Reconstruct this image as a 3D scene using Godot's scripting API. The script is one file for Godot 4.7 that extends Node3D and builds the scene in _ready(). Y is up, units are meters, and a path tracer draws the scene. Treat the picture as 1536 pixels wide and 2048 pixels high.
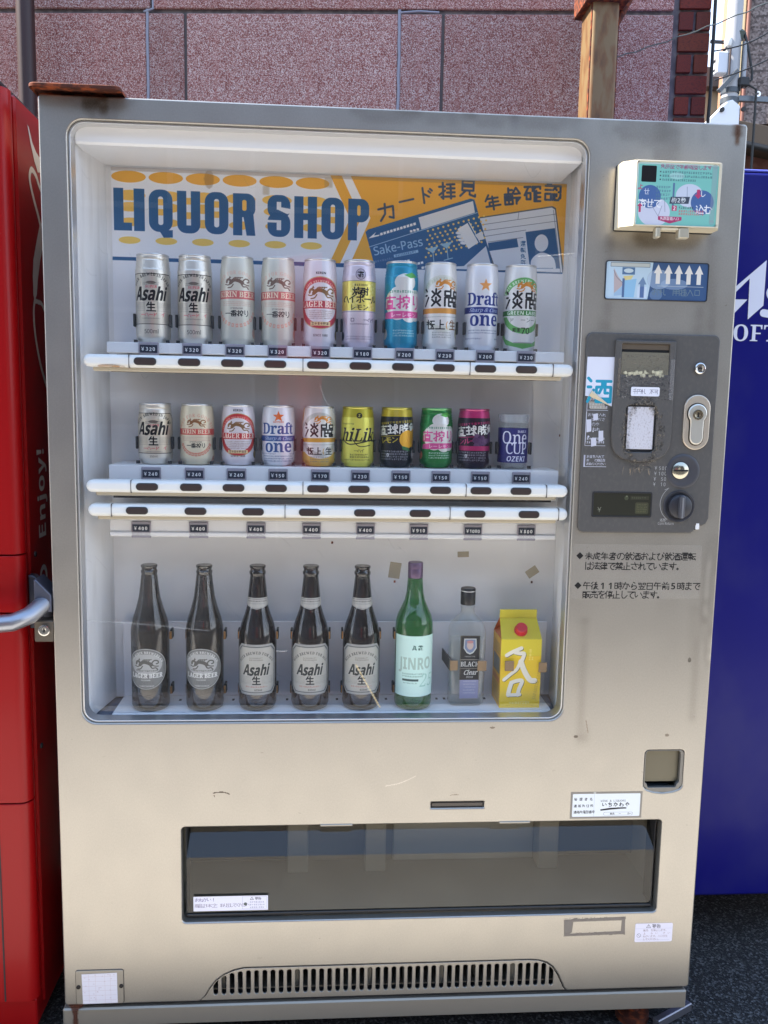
extends Node3D

# ---------------------------------------------------------------- flat print: a small drawing board, in millimetres

class Board:
	var im: Image
	var k: float
	var ss: int
	var t := Transform2D.IDENTITY
	static var fonts := {}
	static var signs := {}

	func _init(w: float, h: float, per_mm: float, bg: Color, fine := 2):
		ss = fine
		k = per_mm * fine
		im = Image.create_empty(int(round(w * per_mm)) * fine, int(round(h * per_mm)) * fine, false, Image.FORMAT_RGBA8)
		im.fill(bg)

	func fill(shapes: Array, c: Color) -> void:
		var rows := {}
		var high := im.get_height()
		for s in shapes:
			var n: int = s.size()
			for i in n:
				var a: Vector2 = t * s[i] * k
				var b: Vector2 = t * s[(i + 1) % n] * k
				if a.y > b.y:
					var q := a
					a = b
					b = q
				var y0 := int(ceil(a.y - 0.5))
				var y1 := int(ceil(b.y - 0.5))
				if y1 <= y0:
					continue
				var step := (b.x - a.x) / (b.y - a.y)
				for y in range(maxi(y0, 0), mini(y1, high)):
					var x := a.x + (y + 0.5 - a.y) * step
					if rows.has(y):
						rows[y].append(x)
					else:
						rows[y] = [x]
		var strip: Image = null
		if c.a < 0.995:
			strip = Image.create_empty(im.get_width(), 1, false, Image.FORMAT_RGBA8)
			strip.fill(c)
		for y in rows:
			var xs: Array = rows[y]
			xs.sort()
			for i in range(0, xs.size() - 1, 2):
				var x0 := maxi(int(round(xs[i])), 0)
				var x1 := mini(int(round(xs[i + 1])), im.get_width())
				if x1 > x0:
					if strip:
						im.blend_rect(strip, Rect2i(0, 0, x1 - x0, 1), Vector2i(x0, y))
					else:
						im.fill_rect(Rect2i(x0, y, x1 - x0, 1), c)

	func poly(p: Array, c: Color) -> void:
		var v := []
		for i in range(0, p.size(), 2):
			v.append(Vector2(p[i], p[i + 1]))
		fill([v], c)

	func rect(x: float, y: float, w: float, h: float, c: Color) -> void:
		poly([x, y, x + w, y, x + w, y + h, x, y + h], c)

	func frame(x: float, y: float, w: float, h: float, s: float, c: Color, cut := 0.0) -> void:
		line([x + cut, y, x + w - cut, y, x + w, y + cut, x + w, y + h - cut, x + w - cut, y + h, x + cut, y + h, x, y + h - cut, x, y + cut, x + cut, y], s, c)

	func round_rect(x: float, y: float, w: float, h: float, r: float, c: Color) -> void:
		var v := []
		for i in 4:
			var m := Vector2(x + (w - r if i in [0, 1] else r), y + (h - r if i in [1, 2] else r))
			for j in 7:
				var a := (i - 1 + j / 6.0) * PI / 2
				v.append(m + Vector2(cos(a), sin(a)) * r)
		fill([v], c)

	func oval(x: float, y: float, rx: float, ry: float, c: Color, inner := 0.0) -> void:
		var v := []
		var w := []
		for i in 40:
			var d := Vector2(cos(i * TAU / 40), sin(i * TAU / 40))
			v.append(Vector2(x, y) + d * Vector2(rx, ry))
			w.append(Vector2(x, y) + d * Vector2(rx - inner, ry - inner))
		fill([v, w] if inner > 0 else [v], c)

	func line(p: Array, w: float, c: Color, caps := true) -> void:
		var v := []
		for i in range(0, p.size(), 2):
			v.append(Vector2(p[i], p[i + 1]))
		stroke(v, w, c, caps)

	func stroke(v: Array, w: float, c: Color, caps := true) -> void:
		for i in v.size() - 1:
			var d: Vector2 = v[i + 1] - v[i]
			var side := d.orthogonal().normalized() * w / 2
			fill([[v[i] + side, v[i + 1] + side, v[i + 1] - side, v[i] - side]], c)
		if caps and w * k > 2.5:
			for q in v:
				var ring := []
				for j in 10:
					ring.append(q + Vector2(cos(j * TAU / 10), sin(j * TAU / 10)) * w / 2)
				fill([ring], c)

	func curve(p: Array, w: float, c: Color) -> void:
		var v := []
		var n := p.size() / 2
		var at := func(i): return Vector2(p[clampi(i, 0, n - 1) * 2], p[clampi(i, 0, n - 1) * 2 + 1])
		for i in n - 1:
			for j in 8:
				v.append(at.call(i).cubic_interpolate(at.call(i + 1), at.call(i - 1), at.call(i + 2), j / 8.0))
		v.append(at.call(n - 1))
		stroke(v, w, c)

	static func face(kind: String) -> Font:
		if not fonts.has(kind):
			var f := SystemFont.new()
			f.font_names = PackedStringArray(["Droid Serif" if kind.begins_with("serif") else "Droid Sans Mono" if kind == "mono" else "Droid Sans"])
			f.font_weight = 700 if kind.ends_with("bold") else 400
			fonts[kind] = f
		return fonts[kind]

	# Latin lettering from the font's outlines: centred on x, standing on y
	func text(s: String, x: float, y: float, size: float, c: Color, kind := "bold", wide := 1.0, slant := 0.0, fat := 0.0, gap := 0.0, arc := 0.0) -> void:
		var ts := TextServerManager.get_primary_interface()
		var rid: RID = face(kind).get_rids()[0]
		var unit := 64
		var f := size / unit
		var glyphs := []
		var total := 0.0
		for ch in s:
			var g := ts.font_get_glyph_index(rid, unit, ch.unicode_at(0), 0)
			var adv := ts.font_get_glyph_advance(rid, unit, g).x * f * wide + gap
			glyphs.append([g, total, adv])
			total += adv
		var keep := t
		for e in glyphs:
			var d: Dictionary = ts.font_get_glyph_contours(rid, unit, e[0])
			if d.is_empty():
				continue
			var pts: PackedVector3Array = d.points
			var ends: PackedInt32Array = d.contours
			if arc == 0.0:
				t = keep * Transform2D(Vector2(f * wide, 0), Vector2(-slant * f, f), Vector2(x - total / 2 + e[1], y))
			else:
				var a: float = (e[1] + e[2] / 2 - total / 2) / arc
				t = keep * Transform2D(a, Vector2(x, y)) * Transform2D(Vector2(f * wide, 0), Vector2(0, f), Vector2(-e[2] / 2, -arc))
			var outs := []
			var first := 0
			for last in ends:
				var o := []
				var n := last - first + 1
				for i in n:
					var p := pts[first + i]
					var q := pts[first + (i + 1) % n]
					var here := Vector2(p.x, p.y)
					if p.z == 1:
						o.append(here)
					else:
						var before := pts[first + (i + n - 1) % n]
						var a := Vector2(before.x, before.y)
						if before.z != 1:
							a = (a + here) / 2
						var b := Vector2(q.x, q.y)
						if q.z != 1:
							b = (b + here) / 2
						for j in [0.0, 0.25, 0.5, 0.75, 1.0]:
							o.append(a.lerp(here, j).lerp(here.lerp(b, j), j))
				outs.append(o)
				first = last + 1
			fill(outs, c)
			if fat > 0:
				for o in outs:
					stroke(o + [o[0]], fat / f, c)
		t = keep

	# Japanese lettering from strokes on a grid of nine: its top left at x, y
	func kanji(s: String, x: float, y: float, size: float, c: Color, weight := 0.1, gap := 0.0, wide := 1.0, down := false) -> void:
		var at := Vector2(x, y)
		for ch in s:
			if signs.has(ch):
				for one in signs[ch].split(" ", false):
					var v := []
					for i in range(0, one.length() - 1, 2):
						v.append(at + Vector2((one[i].to_int() + 0.4) * wide, one[i + 1].to_int() + 0.4) * size / 8.8)
					stroke(v, weight * size, c)
			elif ch != " ":
				text(ch, at.x + size * wide / 2, at.y + size * 0.92, size * 1.12, c, "bold" if weight > 0.09 else "plain")
			if down:
				at.y += size + gap
			else:
				at.x += size * wide + gap

	func turned(x: float, y: float, degrees: float) -> void:
		t = Transform2D(deg_to_rad(degrees), Vector2(x, y))

	func straight() -> void:
		t = Transform2D.IDENTITY

	# unreadable small print: rows of short dashes
	func small_print(x: float, y: float, w: float, rows: int, pitch: float, h: float, c: Color, seed_at: int) -> void:
		var r := RandomNumberGenerator.new()
		r.seed = seed_at
		for i in rows:
			var a := x
			while a < x + w - h * 0.6:
				var l := r.randf_range(0.5, 1.1) * h
				for j in 3:
					if r.randf() < 0.8:
						rect(a, y + i * pitch + h * (0.05 + j * 0.36), l, h * 0.17, c)
				rect(a + l * r.randf_range(0.2, 0.6), y + i * pitch, h * 0.16, h, c)
				a += l + h * 0.28

	func soft(shapes: Callable, shrink: int) -> void:
		var w := im.get_width()
		var h := im.get_height()
		var b := Board.new(1, 1, 1, Color(0, 0, 0, 0))
		b.im = Image.create_empty(w / shrink, h / shrink, false, Image.FORMAT_RGBA8)
		b.im.fill(Color(0.3, 0.26, 0.22, 0))
		b.k = k / shrink
		shapes.call(b)
		b.im.resize(maxi(b.im.get_width() / 2, 2), maxi(b.im.get_height() / 2, 2), Image.INTERPOLATE_TRILINEAR)
		b.im.resize(w / shrink, h / shrink, Image.INTERPOLATE_CUBIC)
		b.im.resize(w, h, Image.INTERPOLATE_CUBIC)
		im.blend_rect(b.im, Rect2i(0, 0, w, h), Vector2i.ZERO)

	func texture() -> ImageTexture:
		if ss == 2:
			im.shrink_x2()
		return ImageTexture.create_from_image(im)


# ---------------------------------------------------------------- solid shapes: one Shape becomes one mesh

class Shape:
	var v := PackedVector3Array()
	var n := PackedVector3Array()
	var u := PackedVector2Array()

	# corners counter-clockwise as seen from outside
	func tri(a: Vector3, b: Vector3, c: Vector3, na := Vector3.ZERO, nb := Vector3.ZERO, nc := Vector3.ZERO, ua := Vector2.ZERO, ub := Vector2.ZERO, uc := Vector2.ZERO) -> void:
		if na == Vector3.ZERO:
			na = (b - a).cross(c - a).normalized()
			nb = na
			nc = na
		v.append_array(PackedVector3Array([a, c, b]))
		n.append_array(PackedVector3Array([na, nc, nb]))
		u.append_array(PackedVector2Array([ua, uc, ub]))

	func quad(a: Vector3, b: Vector3, c: Vector3, d: Vector3, uv := []) -> void:
		if uv.is_empty():
			uv = [Vector2(0, 1), Vector2(1, 1), Vector2(1, 0), Vector2(0, 0)]
		var m := (c - a).cross(d - b).normalized()
		tri(a, b, c, m, m, m, uv[0], uv[1], uv[2])
		tri(a, c, d, m, m, m, uv[0], uv[2], uv[3])

	func quad_n(p: Array, m: Array, uv: Array) -> void:
		tri(p[0], p[1], p[2], m[0], m[1], m[2], uv[0], uv[1], uv[2])
		tri(p[0], p[2], p[3], m[0], m[2], m[3], uv[0], uv[2], uv[3])

	func box(x0: float, y0: float, z0: float, x1: float, y1: float, z1: float, b := 0.0) -> Shape:
		var lo := Vector3(x0, y0, z0)
		var hi := Vector3(x1, y1, z1)
		var m := (lo + hi) / 2
		var h := (hi - lo) / 2
		b = minf(b, minf(h.x, minf(h.y, h.z)) * 0.9)
		for ax in 3:
			var e := (ax + 1) % 3
			var f := (ax + 2) % 3
			for s in [-1.0, 1.0]:
				var q := []
				for k in [[-1, -1], [1, -1], [1, 1], [-1, 1]]:
					var p := m
					p[ax] += s * h[ax]
					p[e] += k[0] * (h[e] - b)
					p[f] += k[1] * (h[f] - b)
					q.append(p)
				if s < 0:
					q.reverse()
				if ax == 2:
					var uv := []
					for p in q:
						uv.append(Vector2((p.x - x0) / (x1 - x0), 1 - (p.y - y0) / (y1 - y0)))
					quad(q[0], q[1], q[2], q[3], uv)
				else:
					quad(q[0], q[1], q[2], q[3])
			if b > 0:
				for s in [-1.0, 1.0]:
					for r in [-1.0, 1.0]:
						var q := []
						for k in [[0, -1], [0, 1], [1, 1], [1, -1]]:
							var p := m
							p[e] += s * (h[e] - (b if k[0] == 1 else 0.0))
							p[f] += r * (h[f] - (0.0 if k[0] == 1 else b))
							p[ax] += k[1] * (h[ax] - b)
							q.append(p)
						if s * r > 0:
							q.reverse()
						var out := Vector3.ZERO
						out[e] = s
						out[f] = r
						if (q[2] - q[0]).cross(q[3] - q[1]).dot(out) < 0:
							q.reverse()
						quad(q[0], q[1], q[2], q[3])
		if b > 0:
			for i in 8:
				var s := Vector3(-1 if i & 1 else 1, -1 if i & 2 else 1, -1 if i & 4 else 1)
				var q := []
				for ax in 3:
					var p := m + s * (h - Vector3(b, b, b))
					p[ax] = m[ax] + s[ax] * h[ax]
					q.append(p)
				if (q[1] - q[0]).cross(q[2] - q[0]).dot(s) < 0:
					q.reverse()
				tri(q[0], q[1], q[2])
		return self

	# radius and height pairs from bottom to top, turned about the upright through c; u = 0.5 looks along +z
	func lathe(p: Array, c := Vector3.ZERO, sides := 36, from := 0.0, to := TAU, flat := 1.0) -> Shape:
		var q := []
		for i in range(0, p.size(), 2):
			q.append(Vector2(p[i], p[i + 1]))
		var seg := []
		var tall: float = q[-1].y - q[0].y
		for i in q.size() - 1:
			var d: Vector2 = (q[i + 1] - q[i]).normalized()
			seg.append(Vector2(d.y, -d.x))
		for i in q.size() - 1:
			var na: Vector2 = seg[i]
			var nb: Vector2 = seg[i]
			if i > 0 and seg[i].dot(seg[i - 1]) > 0.7:
				na = (seg[i] + seg[i - 1]).normalized()
			if i < seg.size() - 1 and seg[i].dot(seg[i + 1]) > 0.7:
				nb = (seg[i] + seg[i + 1]).normalized()
			for j in sides:
				var a := []
				var b := []
				var w := []
				for k in [[i, j, na], [i, j + 1, na], [i + 1, j + 1, nb], [i + 1, j, nb]]:
					var g: float = from + (to - from) * k[1] / sides
					var d := Vector3(-sin(g), 0, -cos(g))
					a.append(c + Vector3(d.x * q[k[0]].x, q[k[0]].y, d.z * q[k[0]].x * flat))
					b.append(Vector3(d.x * k[2].x, k[2].y, d.z * k[2].x / flat).normalized())
					w.append(Vector2(float(k[1]) / sides, 1 - (q[k[0]].y - q[0].y) / tall if tall != 0 else 0.0))
				quad_n(a, b, w)
		return self

	func tube(path: Array, r: float, sides := 10, ends := true) -> Shape:
		var rings := []
		var side := Vector3.UP
		for i in path.size():
			var d: Vector3 = (path[mini(i + 1, path.size() - 1)] - path[maxi(i - 1, 0)]).normalized()
			if absf(d.dot(side)) > 0.9:
				side = Vector3.RIGHT if absf(d.x) < 0.8 else Vector3.BACK
			side = (side - d * d.dot(side)).normalized()
			var up := d.cross(side)
			var ring := []
			for j in sides + 1:
				ring.append((side * cos(j * TAU / sides) + up * sin(j * TAU / sides)))
			rings.append(ring)
		for i in path.size() - 1:
			for j in sides:
				quad_n([path[i] + rings[i][j] * r, path[i] + rings[i][j + 1] * r, path[i + 1] + rings[i + 1][j + 1] * r, path[i + 1] + rings[i + 1][j] * r],
					[rings[i][j], rings[i][j + 1], rings[i + 1][j + 1], rings[i + 1][j]], [Vector2(float(j) / sides, 0), Vector2(float(j + 1) / sides, 0), Vector2(float(j + 1) / sides, 1), Vector2(float(j) / sides, 1)])
		if ends:
			for j in sides:
				tri(path[0], path[0] + rings[0][j + 1] * r, path[0] + rings[0][j] * r)
				tri(path[-1], path[-1] + rings[-1][j] * r, path[-1] + rings[-1][j + 1] * r)
		return self

	# a flat plate facing +z at height z, d thick, edges rounded by b; outline and holes in metres; uv over the rectangle given
	func plate(outline: Array, holes: Array, z: float, d: float, b := 0.0, over := Rect2(), rounds := 2) -> Shape:
		var outer := ring_of(outline, true)
		var inner := []
		for h in holes:
			inner.append(ring_of(h, true))
		var flat_outer := inset(outer, b)
		var cuts := []
		var flat_inner := []
		for h in inner:
			var g := inset(h, -b)
			flat_inner.append(g)
			var box := bounds(g)
			cuts.append(box.get_center().x)
		cuts.sort()
		var all := bounds(flat_outer)
		if not over.has_area():
			over = bounds(outer)
		var left := all.position.x - 1.0
		for i in cuts.size() + 1:
			var right: float = cuts[i] if i < cuts.size() else all.end.x + 1.0
			if right - left > 1e-6:
				var band := PackedVector2Array([Vector2(left, all.position.y - 1), Vector2(right, all.position.y - 1), Vector2(right, all.end.y + 1), Vector2(left, all.end.y + 1)])
				var pieces := Geometry2D.intersect_polygons(flat_outer, band)
				for g in flat_inner:
					var next: Array[PackedVector2Array] = []
					for piece in pieces:
						next.append_array(Geometry2D.clip_polygons(piece, g))
					pieces = next
				for piece in pieces:
					var order := Geometry2D.triangulate_polygon(piece)
					for k in range(0, order.size(), 3):
						var p := [piece[order[k]], piece[order[k + 1]], piece[order[k + 2]]]
						if (p[1] - p[0]).cross(p[2] - p[0]) < 0:
							p.reverse()
						var uv := []
						for e in p:
							uv.append(Vector2((e.x - over.position.x) / over.size.x, 1 - (e.y - over.position.y) / over.size.y))
						tri(Vector3(p[0].x, p[0].y, z), Vector3(p[1].x, p[1].y, z), Vector3(p[2].x, p[2].y, z), Vector3.BACK, Vector3.BACK, Vector3.BACK, uv[0], uv[1], uv[2])
			left = right
		rim(outer, 1.0, z, d, b, over, rounds)
		for h in inner:
			rim(h, -1.0, z, d, b, over, rounds)
		return self

	func rim(ring: PackedVector2Array, way: float, z: float, d: float, b: float, over: Rect2, rounds: int) -> void:
		var m := ring.size()
		var side := sides_of(ring)
		var levels := []
		if b > 0:
			for i in rounds + 1:
				var a := PI / 2 * i / rounds
				levels.append([b * (1 - sin(a)), z - b * (1 - cos(a)), a])
		else:
			levels.append([0.0, z, PI / 2])
		levels.append([0.0, z - d, PI / 2])
		for l in levels.size() - 1:
			for i in m:
				var j := (i + 1) % m
				var p := []
				var q := []
				var uv := []
				var crease := side[i * 2 + 1]
				for e in [[i, l + 1], [j, l + 1], [j, l], [i, l]]:
					var lv: Array = levels[e[1]]
					var g: Vector2 = ring[e[0]] - side[e[0] * 2] * lv[0] * way
					p.append(Vector3(g.x, g.y, lv[1]))
					var out: Vector2 = side[e[0] * 2].normalized()
					if out.dot(crease) < 0.9:
						out = crease
					out *= way
					q.append(Vector3(out.x * sin(lv[2]), out.y * sin(lv[2]), cos(lv[2])))
					uv.append(Vector2((g.x - over.position.x) / over.size.x, 1 - (g.y - over.position.y) / over.size.y))
				if way < 0:
					p = [p[1], p[0], p[3], p[2]]
					q = [q[1], q[0], q[3], q[2]]
					uv = [uv[1], uv[0], uv[3], uv[2]]
				quad_n(p, q, uv)

	static func ring_of(a: Array, counter: bool) -> PackedVector2Array:
		var r := PackedVector2Array(a)
		if Geometry2D.is_polygon_clockwise(r) == counter:
			r.reverse()
		return r

	# per corner: the mitred outward direction, then the outward direction of the edge that follows
	static func sides_of(r: PackedVector2Array) -> PackedVector2Array:
		var m := r.size()
		var out := PackedVector2Array()
		for i in m:
			var a := (r[i] - r[(i + m - 1) % m]).normalized()
			var b := (r[(i + 1) % m] - r[i]).normalized()
			var na := Vector2(a.y, -a.x)
			var nb := Vector2(b.y, -b.x)
			var s := na + nb
			out.append(s / maxf(s.dot(nb), 0.35))
			out.append(nb)
		return out

	static func inset(r: PackedVector2Array, b: float) -> PackedVector2Array:
		if b == 0:
			return r
		var side := sides_of(r)
		var out := PackedVector2Array()
		for i in r.size():
			out.append(r[i] - side[i * 2] * b)
		return out

	static func bounds(r: PackedVector2Array) -> Rect2:
		var b := Rect2(r[0], Vector2.ZERO)
		for p in r:
			b = b.expand(p)
		return b

	# a rectangle facing +z, and one facing +x whose left is its front
	func quad_front(x0: float, y0: float, x1: float, y1: float, z: float) -> Shape:
		quad(Vector3(x0, y0, z), Vector3(x1, y0, z), Vector3(x1, y1, z), Vector3(x0, y1, z))
		return self

	func quad_side(x: float, y0: float, y1: float, z0: float, z1: float) -> Shape:
		quad(Vector3(x, y0, z1), Vector3(x, y0, z0), Vector3(x, y1, z0), Vector3(x, y1, z1))
		return self

	# an upright prism over four floor corners, counter-clockwise seen from above
	func quad_box(p: Array, tall: float) -> Shape:
		var up := Vector3(0, tall, 0)
		var m: Vector3 = (p[0] + p[1] + p[2] + p[3]) / 4
		for i in 4:
			var a: Vector3 = p[i]
			var b: Vector3 = p[(i + 1) % 4]
			if (b - a).cross(up).dot((a + b) / 2 - m) > 0:
				quad(a, b, b + up, a + up)
			else:
				quad(b, a, a + up, b + up)
		if (p[1] - p[0]).cross(p[2] - p[0]).y > 0:
			quad(p[0] + up, p[1] + up, p[2] + up, p[3] + up)
			quad(p[3], p[2], p[1], p[0])
		else:
			quad(p[3] + up, p[2] + up, p[1] + up, p[0] + up)
			quad(p[0], p[1], p[2], p[3])
		return self

	# rounded-square rings [half width, half depth, height, squareness], bottom to top
	func loft(r: Array, sides := 40) -> Shape:
		var at := func(e: Array, j: int) -> Vector3:
			var a := j * TAU / sides
			var c := cos(a)
			var s := sin(a)
			return Vector3(e[0] * signf(c) * pow(absf(c), 2.0 / e[3]), e[2], e[1] * signf(s) * pow(absf(s), 2.0 / e[3]))
		for i in r.size() - 1:
			for j in sides:
				var p := [at.call(r[i], j + 1), at.call(r[i], j), at.call(r[i + 1], j), at.call(r[i + 1], j + 1)]
				var m := []
				for k in [j + 1, j, j, j + 1]:
					var e: Vector3 = at.call(r[i], k + 1) - at.call(r[i], k - 1)
					var f: Vector3 = at.call(r[i + 1], k) - at.call(r[i], k)
					if f.length() < 1e-6 or e.length() < 1e-6:
						m.append(Vector3.UP)
					else:
						m.append(f.cross(e).normalized())
				quad_n(p, m, [Vector2(0, 1), Vector2(1, 1), Vector2(1, 0), Vector2(0, 0)])
		return self

	func moved(x: Transform3D) -> Shape:
		for i in v.size():
			v[i] = x * v[i]
			n[i] = (x.basis * n[i]).normalized()
		return self

	func mesh() -> ArrayMesh:
		var a := []
		a.resize(Mesh.ARRAY_MAX)
		a[Mesh.ARRAY_VERTEX] = v
		a[Mesh.ARRAY_NORMAL] = n
		a[Mesh.ARRAY_TEX_UV] = u
		var m := ArrayMesh.new()
		m.add_surface_from_arrays(Mesh.PRIMITIVE_TRIANGLES, a)
		return m


func round_box(x0: float, y0: float, x1: float, y1: float, r: float, steps := 6) -> Array:
	var p := []
	var mids := [Vector2(x1 - r, y0 + r), Vector2(x1 - r, y1 - r), Vector2(x0 + r, y1 - r), Vector2(x0 + r, y0 + r)]
	for i in 4:
		for j in steps + 1:
			var a := (i - 1 + float(j) / steps) * PI / 2
			p.append(mids[i] + Vector2(cos(a), sin(a)) * r)
	return p


func disc(x: float, y: float, rx: float, ry := 0.0, steps := 28) -> Array:
	var p := []
	for i in steps:
		p.append(Vector2(x + cos(i * TAU / steps) * rx, y + sin(i * TAU / steps) * (ry if ry > 0 else rx)))
	return p


func points(a: Array) -> Array:
	var p := []
	for i in range(0, a.size(), 2):
		p.append(Vector2(a[i], a[i + 1]))
	return p


# ---------------------------------------------------------------- nodes, names, labels

var taken := {}

func numbered(called: String, under: Node) -> String:
	var key := str(under.get_instance_id()) + called
	taken[key] = taken.get(key, -1) + 1
	return called if taken[key] == 0 else "%s_%03d" % [called, taken[key]]


func obj(called: String, s: Shape, m: Material, parent: Node = self) -> MeshInstance3D:
	return put(called, s.mesh(), m, parent)


func put(called: String, mesh: Mesh, m: Material, parent: Node = self, at := Vector3.ZERO) -> MeshInstance3D:
	var o := MeshInstance3D.new()
	o.name = numbered(called, parent)
	o.mesh = mesh
	o.material_override = m
	o.position = at
	parent.add_child(o, true)
	return o


func tag(o: Node, label: String, category: String, group := "") -> Node:
	o.set_meta("label", label)
	o.set_meta("category", category)
	if group:
		o.set_meta("group", group)
	return o


func thing(called: String, label: String, category: String, at := Vector3.ZERO, group := "", turn := 0.0) -> Node3D:
	var o := Node3D.new()
	o.name = numbered(called, self)
	o.position = at
	o.rotation.y = turn
	add_child(o, true)
	tag(o, label, category, group)
	return o


func structure(o: Node) -> void:
	o.set_meta("kind", "structure")


func mat(c: Color, rough := 0.6, metal := 0.0, tex: Texture2D = null) -> StandardMaterial3D:
	var m := StandardMaterial3D.new()
	m.albedo_color = c
	m.roughness = rough
	m.metallic = metal
	if tex:
		m.albedo_texture = tex
	return m


func printed(tex: Texture2D, rough := 0.55, see_through := false, metal := 0.0) -> StandardMaterial3D:
	var m := mat(Color.WHITE, rough, metal, tex)
	m.texture_repeat = false
	if see_through:
		m.transparency = BaseMaterial3D.TRANSPARENCY_ALPHA
	return m


func pane(c: Color, rough := 0.03) -> StandardMaterial3D:
	var m := mat(c, rough)
	m.transparency = BaseMaterial3D.TRANSPARENCY_ALPHA
	return m


func noise_tex(side: int, freq: float, colors: Array, stops: Array, kind := FastNoiseLite.TYPE_SIMPLEX_SMOOTH, octaves := 4, seed_at := 1, cell_value := false) -> NoiseTexture2D:
	var f := FastNoiseLite.new()
	f.seed = seed_at
	f.noise_type = kind
	f.frequency = freq
	f.fractal_octaves = octaves
	if kind == FastNoiseLite.TYPE_CELLULAR:
		f.fractal_type = FastNoiseLite.FRACTAL_NONE
		f.cellular_return_type = FastNoiseLite.RETURN_CELL_VALUE if cell_value else FastNoiseLite.RETURN_DISTANCE
	var n := NoiseTexture2D.new()
	n.width = side
	n.height = side
	n.seamless = true
	n.noise = f
	var g := Gradient.new()
	g.offsets = PackedFloat32Array(stops)
	g.colors = PackedColorArray(colors)
	n.color_ramp = g
	return n


func triplanar(m: StandardMaterial3D, metres: float) -> StandardMaterial3D:
	m.uv1_triplanar = true
	m.uv1_world_triplanar = true
	m.uv1_scale = Vector3.ONE / metres
	return m


# a second, fainter layer of dirt or grain laid over a material by its own coordinates
func weathered(m: StandardMaterial3D, tex: Texture2D, scale: float) -> StandardMaterial3D:
	m.detail_enabled = true
	m.detail_albedo = tex
	m.detail_blend_mode = BaseMaterial3D.BLEND_MODE_MIX
	m.detail_uv_layer = BaseMaterial3D.DETAIL_UV_1
	m.uv1_scale = Vector3.ONE * scale
	return m



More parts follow.
